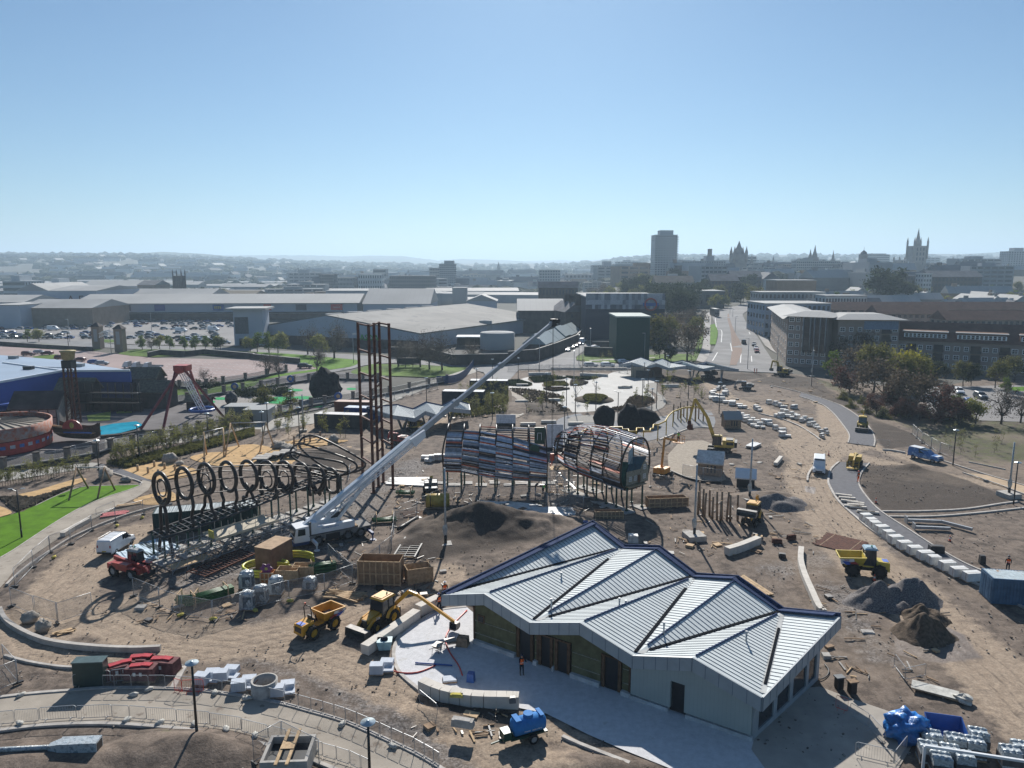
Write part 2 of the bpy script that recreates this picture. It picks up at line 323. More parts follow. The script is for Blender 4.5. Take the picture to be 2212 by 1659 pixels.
def make_site():
 xs=np.concatenate([np.arange(-150,-60,.7),np.arange(-60,60,.3),np.arange(60,190,.6)]);ys=np.concatenate([np.arange(8,28,.8),np.arange(28,115,.3),np.arange(115,320,.8)])
 X,Y=np.meshgrid(xs,ys);h=keep_flat(X,Y,site_h(X,Y),flatp)
 sp_=TT('a3',[(-1200,2600),(-1200,0)])+TT('a2',[(-400,680),(0,610),(800,515)])+TT('b2',[(-1300,300),(-400,240),(400,100),(900,-30),(1300,-130),(1750,-270),(1900,-330)])+TT('c1',[(-60,1345),(100,1232),(1000,1232),(1500,1222),(2212,1256)])+TT('d1',[(240,1262),(420,1292),(700,1340),(1400,1385)])+TT('d2',[(4000,-600),(4000,3000)])
 off=1-pmask(X,Y,sp_,1.2);h=h*(1-off)-.32*off
 n,m_=X.shape;co=np.stack([X.ravel(),Y.ravel(),h.ravel()],1);idx=np.arange(n*m_).reshape(n,m_)
 q=np.stack([idx[:-1,:-1],idx[:-1,1:],idx[1:,1:],idx[1:,:-1]],-1).reshape(-1,4)
 me=bpy.data.meshes.new('site_ground');me.vertices.add(len(co));me.vertices.foreach_set('co',co.ravel());me.loops.add(q.size);me.loops.foreach_set('vertex_index',q.ravel())
 me.polygons.add(len(q));me.polygons.foreach_set('loop_start',np.arange(0,q.size,4));me.polygons.foreach_set('loop_total',np.full(len(q),4));me.polygons.foreach_set('use_smooth',np.ones(len(q),bool));me.update()
 tan=np.zeros(X.shape);gra=np.zeros(X.shape);drk=np.zeros(X.shape);mud=np.zeros(X.shape);grs=np.zeros(X.shape)
 P2=lambda L_:[G(u,v)for u,v in L_]
 for l,wd in(([(2300,1600),(2150,1450),(2050,1370),(1960,1290),(1850,1190),(1775,1095),(1745,1030),(1760,990),(1790,965),(1812,925),(1800,880),(1745,835),(1660,815),(1600,812)],7.5),([(1745,1000),(1700,960),(1740,935),(1700,905),(1640,880),(1570,860),(1540,830)],5),([(1200,1700),(1050,1590),(900,1500),(760,1440),(640,1400),(560,1380),(430,1370)],5),([(1250,1600),(1100,1540),(980,1480),(860,1430)],2.2),([(0,1330),(60,1400),(180,1430),(330,1450)],3),([(700,1020),(820,960),(900,940),(960,900)],4),([(300,1150),(200,1200),(120,1290),(130,1350)],7),([(330,1300),(230,1330),(350,1380),(500,1390),(700,1350),(950,1240)],6),([(740,880),(600,960),(560,1000)],4),([(1850,985),(2000,1020),(2212,1060)],4),([(1800,980),(1880,960),(2000,1000)],4)):
  RUTS.append((l,wd));tan=np.maximum(tan,lmask(X,Y,P2(l),wd,1.8))
 for l,wd in(([(350,1390),(500,1400),(640,1420),(760,1480),(900,1560),(1000,1640)],5),([(560,1350),(420,1370),(330,1410)],4),([(700,1180),(820,1060),(900,1000)],7),([(450,1240),(600,1150),(800,1050)],9),([(1800,1270),(1840,1330),(1900,1420)],4),([(1680,1230),(1900,1180),(1800,1150)],5),([(1400,950),(1500,960)],6)):
  gra=np.maximum(gra,lmask(X,Y,P2(l),wd,3)*.75)
 drk=np.maximum(drk,pmask(X,Y,TT('d2',[(860,520),(1100,500),(1500,570),(1750,650),(2050,780),(2080,830),(1600,890),(980,905),(870,800),(800,680),(800,580)]),1))
 drk=np.maximum(drk,pmask(X,Y,TT('d1',[(-200,1340),(100,1260),(420,1310),(500,1400),(700,1500),(900,1659)])+TT('d2',[(1050,160),(1300,260),(1350,330),(1000,370),(930,280),(880,160),(760,60),(620,-20)])+TT('d1',[(560,1560),(380,1470),(180,1400),(0,1355)]),1))
 drk=np.maximum(drk,.95*pmask(X,Y,TT('b2',[(1250,1200),(1500,980),(1900,800),(2300,950),(2500,1150),(2100,1250),(1700,1300),(1450,1400)]),3));drk=np.maximum(drk,.85*pmask(X,Y,TT('b2',[(420,430),(700,370),(1000,400),(900,500),(600,600),(300,640)]),2))
 drk=np.maximum(drk,pmask(X,Y,TT('b3',[(1380,1060),(1480,1010),(1800,1090),(2212,1150),(2400,1200),(2212,1320),(1900,1250),(1600,1200)]),.8));drk=np.maximum(drk,.8*pmask(X,Y,TT('c1',[(40,1400),(300,1420),(520,1480),(600,1610),(200,1640),(100,1500)]),1));drk=np.maximum(drk,.8*pmask(X,Y,TT('c1',[(1270,1230),(2212,1230),(2300,1300),(1700,1340),(1300,1380)]),2))
 mud=np.maximum(mud,pmask(X,Y,TT('d3',[(1080,640),(1100,500),(1500,560),(1480,390),(1560,430),(1700,500),(1850,700),(1500,740),(1150,680)]),.8));mud=np.maximum(mud,pmask(X,Y,TT('d2',[(300,690),(400,700),(390,760),(310,740)]),.5))
 grs=np.maximum(grs,.9*pmask(X,Y,TT('d1',[(370,1290),(520,1330),(700,1400),(1000,1560),(1200,1700)])+TT('d2',[(1400,60),(2300,60),(2500,420),(1900,560),(1500,420),(1300,300),(1240,240),(1100,150)])+TT('d1',[(900,1640),(700,1500),(450,1370)]),2)*(.62+.5*fbm(X,Y,8,4,60)))
 grs=np.maximum(grs,.55*pmask(X,Y,TT('a3',[(1300,1300),(1500,1290),(1700,1350),(1500,1400),(1280,1400)]),1))
 rut=np.zeros(X.shape)
 for l,wd in RUTS:
  d=seg_dist(X,Y,[G(u,v)for u,v in l])+.5*fbm(X,Y,6,2,77)
  for o_ in(.5,1.5,2.3):rut=np.maximum(rut,np.clip(1-np.abs(d-o_)/.3,0,1)*(o_<wd*.6)*(.75 if o_<2 else .55))
 h2=h-.09*rut;co[:,2]=h2.ravel();me.vertices.foreach_set('co',co.ravel());me.update()
 for nme,a in(('rut',rut),('tan',tan),('gravel',gra),('dark',drk),('mud',mud),('grass',grs)):
  at=me.attributes.new(nme,'FLOAT','POINT');at.data.foreach_set('value',a.ravel().astype(np.float32))
 o=bpy.data.objects.new('site_ground',me);me.materials.append(nodes_ground());C.objects.link(o);tag(o,kind='structure')
make_site()
def make_terrain():
 ys=np.concatenate([[-300,0,7.5,100,200,270,298],np.geomspace(305,14000,92)]);ax=np.linspace(-1.25,1.25,101);mb=MB()
 V=[]
 for y in ys:
  for a in ax:
   x=a*max(abs(y),400);V.append((x,y,float(hz(x,y))-.25))
 n=len(ax);mb.add(V,[(j*n+i,j*n+i+1,(j+1)*n+i+1,(j+1)*n+i)for j in range(len(ys)-1)for i in range(n-1)],0,True)
 stru(mb,'ground',M('town_ground',(.1,.1,.085),.95,n=.3,sc=.02,col2=(.13,.125,.115)))
make_terrain()
sheet('lawn',lawn,.02,MLAWN);sheet('left_path',lpath,.012,MCONC);sheet('path_fork',fork,.016,MASPH);sheet('lower_path',smooth(low_up)+smooth(low_dn)[::-1],.012,MCONC)
sheet('service_slab',slabR,.008,M('slab_concrete',(.38,.345,.3),.85,n=.08,sc=.5,bump=.003,wear=(1.5,.62,(.25,.22,.18))))
sheet('asphalt_path',smooth(asL)+smooth(asR)[::-1],.02,MASPH);sheet('curved_asphalt_path',smooth(bL)+smooth(bR)[::-1],.02,MASPH);sheet('tan_path',tanpath,.02,M('buff_path',(.45,.34,.23),.9,n=.08,sc=.5))
MSAND=M('play_bark_sand',(.5,.335,.17),.95,n=.12,sc=.8,bump=.01)
for i_,s_ in enumerate(SAND):sheet('play_sand',smooth(s_,4,True),.01+.004*i_,MSAND)
def mpave():
 m=M('pale_granite_paving',(.62,.62,.63),.75,n=.06,sc=2,wear=(.5,.6,(.5,.49,.47)));t=m.node_tree;b=t.nodes['Principled BSDF'];src=b.inputs['Base Color'].links[0].from_socket
 br=t.nodes.new('ShaderNodeTexBrick');tc=t.nodes.new('ShaderNodeTexCoord');mp=t.nodes.new('ShaderNodeMapping');mp.inputs['Rotation'].default_value=(0,0,.6);mp.inputs['Scale'].default_value=(1.6,1.6,1.6)
 t.links.new(tc.outputs['Object'],mp.inputs[0]);t.links.new(mp.outputs[0],br.inputs[0]);br.inputs['Mortar Size'].default_value=.012;br.inputs['Color1'].default_value=(1,1,1,1);br.inputs['Color2'].default_value=(.9,.9,.91,1);br.inputs['Mortar'].default_value=(.62,.62,.62,1)
 mx=t.nodes.new('ShaderNodeMix');mx.data_type='RGBA';mx.blend_type='MULTIPLY';mx.inputs[0].default_value=1;t.links.new(src,mx.inputs[6]);t.links.new(br.outputs[0],mx.inputs[7]);t.links.new(mx.outputs[2],b.inputs['Base Color']);return m
sheet('plaza',plaza,.02,mpave());sheet('skate_park',smooth(skate,3,True),.02,M('smooth_white_concrete',(.36,.355,.34),.7,n=.06,sc=.2))
kerb(low_up,.3,.1);kerb(low_dn,.3,.1);kerb(asL,.22);kerb(asR,.22);kerb(bL,.3,.14);kerb(bR,.22)
kerb(TT('a2',[(1215,683),(1235,672),(1215,655),(1080,610),(930,565),(850,545)]),.2);kerb(lawn[8:17],.16,.06);kerb(lawn[3:9],.14,.05)
kerb(TT('a2',[(1500,850),(1250,905),(1000,985),(800,1065),(600,1160),(400,1290),(250,1390),(120,1500),(60,1560)]),.28,.2)
kerb(TT('a3',[(0,290),(40,375),(130,450),(300,535),(500,590),(850,628),(1150,640),(1400,630)]),.38,.42)
kerb(TT('a3',[(40,680),(250,735),(500,775),(700,787),(900,795),(1010,800)]),.25,.1);kerb(TT('a3',[(1610,765),(1500,970)]),.45,.08,k=0);kerb(TT('a3',[(1540,770),(1610,768)]),.2,.08,k=0)
kerb(E_,.3,.06);kerb(TT('d2',[(975,915),(1300,915),(1700,895),(2000,850),(2160,830)]),.3,.12);kerb(TT('d2',[(1030,960),(1400,960),(1800,930),(2212,885),(2500,850)]),.3,.12)
kerb(TT('d2',[(1490,470),(1900,600),(2212,690),(2500,780)]),.25);kerb(TT('d2',[(1680,578),(2000,685),(2212,765),(2500,860)]),.22);kerb(TT('d2',[(980,380),(1060,385),(1175,405)]),.35,.2);kerb(TT('d2',[(1730,485),(1880,515),(2050,550)]),.15)
kerb(TT('d2',[(325,650),(335,590),(390,510),(440,465),(475,415)]),.28,.16);kerb(TT('d2',[(-100,60),(0,85),(100,110),(250,170),(380,250),(435,292)]),.28,.16);kerb(TT('d1',[(0,1365),(180,1405),(270,1430)]),.22)
kerb(TT('c3',[(475,1385),(620,1450),(900,1560),(1060,1620)]),.3,.1,k=0)
# ---------------- zinc pavilions with folded roofs ----------------
MZ=M('zinc_standing_seam',(.6,.64,.635),.7,.0,n=.04,sc=.5,wear=(.5,.6,(.56,.6,.6)));MZD=M('seam_shade_and_joint',(.16,.19,.23),.8,0,n=.05,spec=.1);MZF=M('zinc_fascia',(.33,.36,.38),.5,.0,n=.06,sc=.8)  # seam ribs coloured dark for their shaded side; fascia joints share it
MDK=M('black_gutter',(.012,.014,.018),.95,n=.1,spec=.02);MMEM=M('grey_membrane',(.46,.47,.46),.8,n=.12,sc=.7,wear=(.6,.6,(.34,.35,.36)))
MBLU=M('navy_trim_parapet_shade',(.035,.055,.12),.9,n=.08)  # dark navy holds the parapet's shaded inner face, besides gutter and ridge caps
MCLAD=M('pale_grey_panel',(.36,.39,.37),.7,n=.04,sc=.4,stripes=(0,.3,.05,(.27,.3,.29)));MOLV=M('olive_board',(.14,.13,.07),.85,n=.15,sc=1.5,wear=(3,.66,(.3,.28,.2)))
MBRN=M('brown_timber_stud',(.13,.075,.045),.8,n=.2,sc=3);MDARK=M('dark_opening',(.012,.014,.018),.4,n=.1);MPLI=M('white_plinth_block',(.52,.52,.52),.8,n=.12,sc=1)
MGLS=M('dark_window_glass',(.025,.03,.038),.12,n=.1,spec=.6)
def folded(root,Fp,Bp,tris,fas=1.0,seam=.46,par=.3,gut=.16,ends=True,ribs=True,seamw=.03):
 P={**Fp,**Bp};P={k:Vector(v)for k,v in P.items()};mb=MB();rb=MB()
 for a,b,c in tris:
  A,B,Cc=P[a],P[b],P[c];n=(B-A).cross(Cc-A).normalized();n=n if n.z>0 else-n
  mb.extr([A,B,Cc],n*-.12,0);d=(B-A);h=(Cc-(A+d*max(0,min(1,(Cc-A).dot(d)/d.length_squared)))).length;k=int(h/seam)
  if ribs:
   for i in range(1,k):
    t=i/k;p=A.lerp(Cc,t)+n*.02;q=B.lerp(Cc,t)+n*.02
    if(q-p).length>.5:rb.bar(p,q,seamw,.028,0,n)
  if ribs:o_=len(mb.v);mb.v+=rb.v;mb.f+=[tuple(i+o_ for i in f)for f in rb.f];mb.m+=[1]*len(rb.f);mb.s+=rb.s;rb=MB()
 mb.build('roof_plane',[MZ,MZD],root)
 fk,bk=list(Fp),list(Bp);f=MB();s=MB()
 def edge(seq,depth,up,out,mi=0):
  for a,b in zip(seq[:-1],seq[1:]):
   A,B=P[a],P[b];d=B-A;hh=Vector((d.x,d.y,0)).normalized();o=Vector((hh.y,-hh.x,0))*out
   f.hexa([A+Vector((0,0,-depth)),A+o+Vector((0,0,-depth)),B+o+Vector((0,0,-depth)),B+Vector((0,0,-depth)),A+Vector((0,0,up)),A+o+Vector((0,0,up)),B+o+Vector((0,0,up)),B+Vector((0,0,up))],mi)
   L_=d.length;n_=max(1,int(L_/.95))
   for i in range(n_+1):
    p=A+d*(i/n_)+o*1.03;s.bar(p+Vector((0,0,-depth)),p+Vector((0,0,up-.02)),.03,.03)
 edge(fk,fas,.05,.12);edge([bk[-1],*bk[::-1][1:]][::-1][::-1],fas,par,.12,2)  # back parapet coloured navy for its shaded inner face
 if ends:edge([fk[-1],bk[-1]],fas,.06,.12);edge([bk[0],fk[0]],fas,par*.9,.12,2)
 o_=len(f.v);f.v+=s.v;f.f+=[tuple(i+o_ for i in q)for q in s.f];f.m+=[1]*len(s.f);f.s+=s.s;f.build('fascia',[MZF,MZD,MBLU],root)
 return P
pav=thing('pavilion','large pale grey pavilion with folded standing seam roof in the foreground','building',(9.6036,51.2154,0),math.atan2(-.557,.8305))
Fp=dict(F0=(-19.05,0,3.65),G0=(-14.37,0,4.98),F1=(-9.75,0,3.65),G1=(-5.11,0,4.97),F2=(-.57,0,3.6),G2=(4.04,0,4.88),F3=(8.98,0,3.5))
Bp=dict(H0=(-15.0,20.9,4.95),B1=(-10.6,19.57,3.6),H1=(-6.1,18.1,4.95),B2=(-1.74,16.76,3.6),H2=(2.6,15.2,4.95),B3=(6.96,13.9,3.6),H3=(11.61,12.5,4.95))
tr=[('H0','B1','F0'),('F0','G0','B1'),('G0','F1','B1'),('B1','H1','F1'),('H1','B2','F1'),('F1','G1','B2'),('G1','F2','B2'),('B2','H2','F2'),('H2','B3','F2'),('F2','G2','B3'),('G2','F3','B3'),('B3','H3','F3')]
P=folded(pav,Fp,Bp,tr)
g=MB();me_=MB();rg=MB();UP=Vector((0,0,.07))
for a,b,t0,t1,wd in(('F0','B1',.02,.94,.24),('F1','B1',.03,.8,.24),('F1','B2',.1,1,.26),('F2','B2',.03,.8,.24),('F2','B3',.1,1,.26),('F3','B3',.12,.75,.2),('F0','B1',.0,.05,.3)):
 g.bar(P[a].lerp(P[b],t0)+UP,P[a].lerp(P[b],t1)+UP,wd,.12)
for a,b,sgn in(('F1','B1',1),('F2','B2',1),('F3','B3',-.2)):
 d=(P[b]-P[a]).normalized();nn=Vector((d.y,-d.x,0))*.42*sgn;A=P[a]+d*.5+Vector((0,0,.05))+nn;Bq=P[b]-d*.6+Vector((0,0,.05))+nn;me_.bar(A,Bq,.62,.03)
 me_.bar(P[b]-d*1.0+UP*.4+nn*.5,P[b]+d*.1+UP*.4,1.2,.03)
for a,b,t0,t1 in(('G0','B1',.03,.95),('H1','F1',.03,.88),('G1','B2',.03,.92),('H2','F2',.03,.88),('G2','B3',.03,.92)):
 rg.bar(P[a].lerp(P[b],t0)+UP*.8,P[a].lerp(P[b],t1)+UP*.8,.1,.09)
g.build('valley_gutter',[MDK],pav);me_.build('valley_lining',[MMEM],pav);rg.build('ridge_cap',[MBLU],pav)
bp_=MB()
bk=['F0','H0','B1','H1','B2','H2','B3','H3']
ctr=Vector((-3,8,0))
for a,b in zip(bk[:-1],bk[1:]):
 A,B=P[a].copy(),P[b].copy();inn=lambda q:q+(ctr-Vector((q.x,q.y,0))).normalized()*.38
 bp_.bar(inn(A)+Vector((0,0,.1)),inn(B)+Vector((0,0,.12)),.62,.1)
bp_.build('parapet_gutter_and_shade',[MBLU],pav)  # gutter made wide so its navy also stands for the parapet's shade
for nm,(t_,u,v)in{'a':('c3',378,255),'b':('c3',970,250),'c':('c3',1358,465),'d':('c3',2075,545),'e':('c3',1027,232),'f':('c2',465,1475)}.items():
 p=T(t_,u,v,4.2);q=Matrix.Rotation(-math.atan2(-.557,.8305),3,'Z')@(p-Vector((9.6036,51.2154,0)));vp=MB();hh_=.35 if nm in 'ef' else .75
 vp.cyl((q.x,q.y,3.9),(q.x,q.y,4.2+hh_-.1),.07,8);vp.cyl((q.x,q.y,4.2+hh_-.22),(q.x,q.y,4.2+hh_),.1,8);vp.build('roof_vent',[MZF],pav)
 # walls
def zf(s_,seq=[(-19.05,3.65),(-14.37,4.98),(-9.75,3.65),(-5.11,4.97),(-.57,3.6),(4.04,4.88),(8.98,3.5)]):return float(np.interp(s_,[a for a,b in seq],[b for a,b in seq]))
ow=MB();doors=[(-11.1,-9.75),(-8.95,-7.85),(-7.4,-6.25),(-3.15,-1.75)];segs=[(-15.7,-11.35),(-9.5,-9.15),(-7.7,-7.55),(-6.0,-3.4),(-1.55,-.75)]
for a,b in segs:ow.extr([(a,.3,.38),(b,.3,.38),(b,.3,zf(b)-.35)]+([(-14.37,.3,4.6)]if a<-14.4 else[])+([(-5.11,.3,4.6)]if a==-6 else[])+[(a,.3,zf(a)-.35)],(0,.2,0))
for a,b in[(-11.35,-9.5),(-9.15,-7.7),(-7.55,-6.0),(-3.4,-1.55)]:ow.extr([(a,.3,2.75),(b,.3,2.75),(b,.3,zf(b)-.35),(a,.3,zf(a)-.35)],(0,.2,0))
ow.build('board_wall',[MOLV],pav)
fr=MB();sub=MB()
for a,b in doors:
 fd=MB();fd.bb(a-.2,.16,2.72,b+.2,.32,2.85)
 for q in(a,b):fd.bb(q-.13,.18,.1,q+.13,.32,2.74)
 fd.build('door_frame',[MBRN],pav)
for q in(-15.7,-9.2,-.9):fr=MB();fr.bb(q-.08,.2,.38,q+.08,.3,zf(q)-.9);fr.build('wall_stud',[MBRN],pav)
for a,b in doors:d_=MB();d_.bb(a+.13,.34,.02,b-.13,.4,2.72);d_.build('doorway',[MDARK],pav)
for a,b in segs[:1]+[(-6.0,-3.4),(-1.55,-.75),(-9.5,-9.15)]:
 for z in(.95,2.1):sub=MB();sub.bb(a+.05,.24,z,b-.05,.29,z+.05);sub.build('batten',[M('pale_batten',(.3,.28,.22),.8)],pav)
pl=MB()
for a,b,e in[(a,b,.38)for a,b in segs]+[(-.7,2.3,.3),(3.65,8.45,.3)]:pl=MB();pl.bb(a,-.02 if e>.3 else-.03,-.1,b,.3,e);pl.build('plinth',[MPLI],pav)
cw=MB();cw.extr([(-.72,.04,.4),(2.43,.04,.4),(2.43,.04,2.55),(3.52,.04,2.55),(3.52,.04,.4),(8.36,.04,.4),(8.36,.04,zf(8.36)-.1),(4.04,.04,4.78),(-.57,.04,3.5),(-.72,.04,3.5)],(0,.3,0));cw.build('clad_wall',[MCLAD],pav)
d_=MB();d_.bb(2.3,.36,.05,3.65,.42,2.6);d_.build('doorway',[MDARK],pav)
rw=MB()
def wl(p,q,z0,z1,th=.25,m=0):rw.bar((p[0],p[1],(z0+z1)/2),(q[0],q[1],(z0+z1)/2),th,z1-z0,m)
A_,B_=Vector((8.35,.2,0)),Vector((10.5,10.9,0))
wl(A_,B_,-.1,.4);wl(A_.lerp(B_,.0),A_.lerp(B_,.07),.4,2.7);wl(A_,B_,2.7,3.3)
for t0,t1 in((.28,.33),(.52,.57),(.78,.82),(.95,1)):wl(A_.lerp(B_,t0),A_.lerp(B_,t1),.4,2.7)
wl((10.5,10.9),(-12.2,18.3),-.1,3.2);wl((-12.2,18.3),(-15.6,.5),-.1,3.2);rw.build('side_wall',[MZF],pav)
for t0,t1 in((.07,.28),(.33,.52),(.57,.78),(.82,.95)):
 w_=MB();p,q=A_.lerp(B_,t0),A_.lerp(B_,t1);w_.bar((p.x-.02,p.y,1.55),(q.x-.02,q.y,1.55),.06,2.3);wo=w_.build('window',[MGLS],pav)
wv=MB();wv.bb(-15.35,.24,2.05,-14.6,.3,2.75);wv=wv.build('window',[MBRN],pav);w2=MB();w2.bb(-15.22,.2,2.17,-14.73,.235,2.63);w2.build('pane',[MDARK],wv)
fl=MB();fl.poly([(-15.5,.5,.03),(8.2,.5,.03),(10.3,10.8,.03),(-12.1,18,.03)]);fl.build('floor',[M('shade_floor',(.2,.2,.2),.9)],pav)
MTAN=M('tan_fibre_cladding',(.32,.28,.22),.8,n=.06,stripes=(0,.5,.14,(.17,.15,.12)));MSTL=M('grey_steel_leg',(.16,.18,.2),.45,.3,n=.1)
# far pavilion: folded canopy over a small block
def zigzag(name,label,Fpx,Bpx,zl,zh,tri,fas=.7,seam=.8):
 fp={};bp={}
 for i,(u,v,hi)in enumerate(Fpx):fp['F%d'%i]=G(u,v,zh if hi else zl)
 for i,(u,v,hi)in enumerate(Bpx):bp['B%d'%i]=G(u,v,zh if hi else zl)
 o=fp['F0'].copy();o.z=0;r=thing(name,label,'building',o);fp={k:p-o for k,p in fp.items()};bp={k:p-o for k,p in bp.items()}
 folded(r,fp,bp,tri,fas,seam,.25,seamw=.09);return r,fp,bp,o
c1=lambda u,v:Q('c1',u,v)
r1,f1,b1,o1=zigzag('pavilion','far pavilion with four pointed grey roof folds beside the skate park',[(*c1(968,1185),0),(*c1(1080,1165),1),(*c1(1205,1205),0),(*c1(1290,1175),1),(*c1(1405,1215),0),(*c1(1560,1195),1),(*c1(1700,1222),0),(*c1(1810,1200),1),(*c1(2008,1225),0)],[(*c1(1160,1125),1),(*c1(1265,1162),0),(*c1(1345,1135),1),(*c1(1425,1172),0),(*c1(1520,1152),1),(*c1(1640,1185),0),(*c1(1730,1165),1),(*c1(1815,1188),0)],3.2,4.6,[('F0','F1','B0'),('F1','F2','B0'),('B0','B1','F2'),('F2','F3','B1'),('B1','B2','F4'),('F3','F4','B1'),('B2','B3','F4'),('F4','F5','B3'),('B3','B4','F6'),('F5','F6','B3'),('B4','B5','F6'),('F6','F7','B5'),('B5','B6','F8'),('F7','F8','B5'),('B6','B7','F8')],.8,.9)
q0,q1=T('c1',1075,1298)-o1,T('c1',1205,1303)-o1;q2=T('c1',1335,1285)-o1;b_=MB();mid_=(q1-q0);back=Vector((1.5,7,0))
b_.bar(q0+Vector((0,.15,1.5)),q1+Vector((0,.15,1.5)),.3,3.6);b_.bar(q0+Vector((0,0,1.5)),q0+back+Vector((0,0,1.5)),.3,3.2);b_.build('tan_wall',[MTAN],r1)
b_=MB();b_.bar(q1+Vector((.3,.1,1.4)),q2+Vector((0,.1,1.4)),.3,3.2);b_.bar(q2+Vector((0,0,1.5)),q2+back*.8+Vector((0,0,1.5)),.3,3.2);b_.build('brown_wall',[M('brown_clad',(.17,.12,.09),.85,stripes=(0,.4,.1,(.1,.07,.05)))],r1)
for t in(.3,.62):p=q0.lerp(q1,t);dd=(q1-q0).normalized();b_=MB();b_.bar(p+Vector((0,-.06,1.1)),p+dd*2.2+Vector((0,-.06,1.1)),.1,2.3);b_.build('door',[M('dark_grey_door',(.05,.055,.06),.5)],r1)
for(u,v),(u2,v2)in(((1600,1330),(1582,1215)),((1603,1330),(1625,1215)),((1855,1345),(1875,1225)),((1855,1345),(1858,1225))):
 b_=MB();p=T('c1',u,v)-o1;q=T('c1',u2,v2,3.4)-o1;b_.bar(p,q,.3,.3);b_.build('leg',[MSTL],r1)
 # middle pavilion canopy behind the steel tower
b1q=lambda u,v:Q('b1',u,v)
r2,f2,bb2,o2=zigzag('canopy','blue-edged grey folded canopy on steel legs behind the rusty tower frame',[(*b1q(1080,1595),0),(*b1q(1210,1625),1),(*b1q(1400,1650),0),(*b1q(1490,1590),1),(*b1q(1600,1625),0),(*b1q(1690,1562),1),(*b1q(1880,1580),0)],[(*b1q(985,1560),0),(*b1q(1250,1538),1),(*b1q(1385,1575),0),(*b1q(1500,1515),1),(*b1q(1640,1545),0),(*b1q(1740,1492),1),(*b1q(1870,1530),0)],3.0,4.2,[('B0','B1','F1'),('F0','F1','B0'),('F1','F2','B1'),('B1','B2','F2'),('F2','F3','B2'),('B2','B3','F4'),('F3','F4','B2'),('B3','B4','F4'),('F4','F5','B4'),('B4','B5','F6'),('F5','F6','B4'),('B5','B6','F6')],.8,.5)
for(u,v),(u2,v2)in(((1300,225),(1250,100)),((1300,225),(1335,110)),((1500,185),(1470,90)),((1500,185),(1540,90)),((1700,150),(1745,30)),((1700,150),(1690,30))):
 b_=MB();b_.bar(T('b2',u,v)-o2,T('b2',u2,v2,3.2)-o2,.3,.35);b_.build('leg',[MSTL],r2)
 # ---------------- kit: materials and builders shared by the objects on site ----------------
MY=M('machine_yellow',(.62,.3,.02),.45,n=.08,sc=1.5,wear=(2.5,.62,(.3,.19,.09)));MYD=M('dull_plant_yellow',(.5,.33,.05),.5,n=.1,sc=1.5,wear=(2,.6,(.2,.15,.1)));MOR=M('lift_orange',(.6,.25,.03),.5,n=.1)
MBK=M('machine_black',(.018,.018,.02),.55,n=.15);MTY=M('dusty_tyre',(.035,.032,.03),.9,n=.2,sc=3,wear=(3,.6,(.1,.085,.07)));MRIM=M('yellow_rim',(.45,.27,.03),.6,n=.2);MRIMW=M('grey_rim',(.3,.3,.3),.5)
MST=M('worn_steel',(.17,.16,.15),.5,.4,n=.2,sc=3);MGV=M('galvanised_steel',(.36,.37,.38),.45,.5,n=.1);MWH=M('white_paint',(.72,.74,.76),.35,n=.04,sc=1);MWD=M('pale_new_timber',(.5,.36,.22),.8,n=.15,sc=3);MWO=M('weathered_timber',(.3,.21,.14),.85,n=.2,sc=3)
MRD=M('machine_red',(.36,.045,.035),.45,n=.12,sc=2,wear=(3,.62,(.18,.1,.08)));MGN=M('dark_green_steel',(.012,.06,.035),.45,n=.12);MRU=M('rusty_steel',(.11,.045,.03),.75,n=.25,sc=3);MRDB=M('red_barrier',(.6,.05,.03),.5);MBLK=M('lamp_post_black',(.01,.01,.012),.4,n=.1)
MCO=M('cast_concrete',(.42,.4,.37),.85,n=.12,sc=2,wear=(2,.62,(.3,.28,.25)));MGR=M('pale_granite_block',(.6,.56,.5),.8,n=.06,sc=.8);MBL=M('paint_blue',(.02,.09,.33),.4,n=.08);MTANK=M('blue_tank_plastic',(.04,.2,.5),.65,n=.06,wear=(3,.62,(.06,.26,.52)))
MSHR=M('clear_wrap_plastic',(.48,.53,.56),.25,n=.25,sc=2.5,bump=.05,bsc=5,wear=(2.5,.52,(.2,.24,.27)));MHV=M('hi_vis_orange',(.9,.14,.02),.7,n=.05);MHG=M('hi_vis_green',(.25,.7,.05),.7);MNV=M('navy_cloth',(.015,.018,.03),.9);MSKN=M('skin',(.45,.27,.2),.6);MBOOT=M('boot_brown',(.07,.045,.03),.8);MREF=M('reflective_tape',(.7,.7,.68),.4)
MORG=M('traffic_orange_red',(.75,.12,.05),.5);MCGR=M('grey_plastic',(.1,.11,.12),.5);MSAK=M('yellow_sandbag',(.55,.47,.12),.9,n=.15);MSAW=M('white_sandbag',(.5,.49,.45),.9,n=.15)
def ring(c,R_,W,n=18):
 pr=[(R_*.62,W*.5),(R_*.9,W*.5),(R_,W*.36),(R_,-W*.36),(R_*.9,-W*.5),(R_*.62,-W*.5)];V=[]
 for k in range(n):
  a=2*math.pi*k/n;V+=[(c[0]+r*math.cos(a),c[1]+y,c[2]+r*math.sin(a))for r,y in pr]
 m=len(pr);return V,[(k*m+i,k*m+(i+1)%m,((k+1)%n)*m+(i+1)%m,((k+1)%n)*m+i)for k in range(n)for i in range(m)]
def wheel(root,x,y,z,R_,W,rim=None,tread=True):
 mb=MB();V,Fs=ring((0,0,0),R_,W);mb.add(V,Fs,0,True)
 if tread and R_>.45:
  for k in range(16):a=2*math.pi*k/16;mb.box((R_*math.cos(a),W*.2*(1 if k%2 else-1),R_*math.sin(a)),(.1,W*.5,.1),0,0)
 o=mb.build('wheel',[MTY],root,(x,y,z));r=MB()
 r.tube([(0,-W*.3,0),(0,W*.3,0)],R_*.6,14,0);r.tube([(0,-W*.42,0),(0,W*.42,0)],R_*.22,8,0);r.build('rim',[rim or MRIM],o);return o
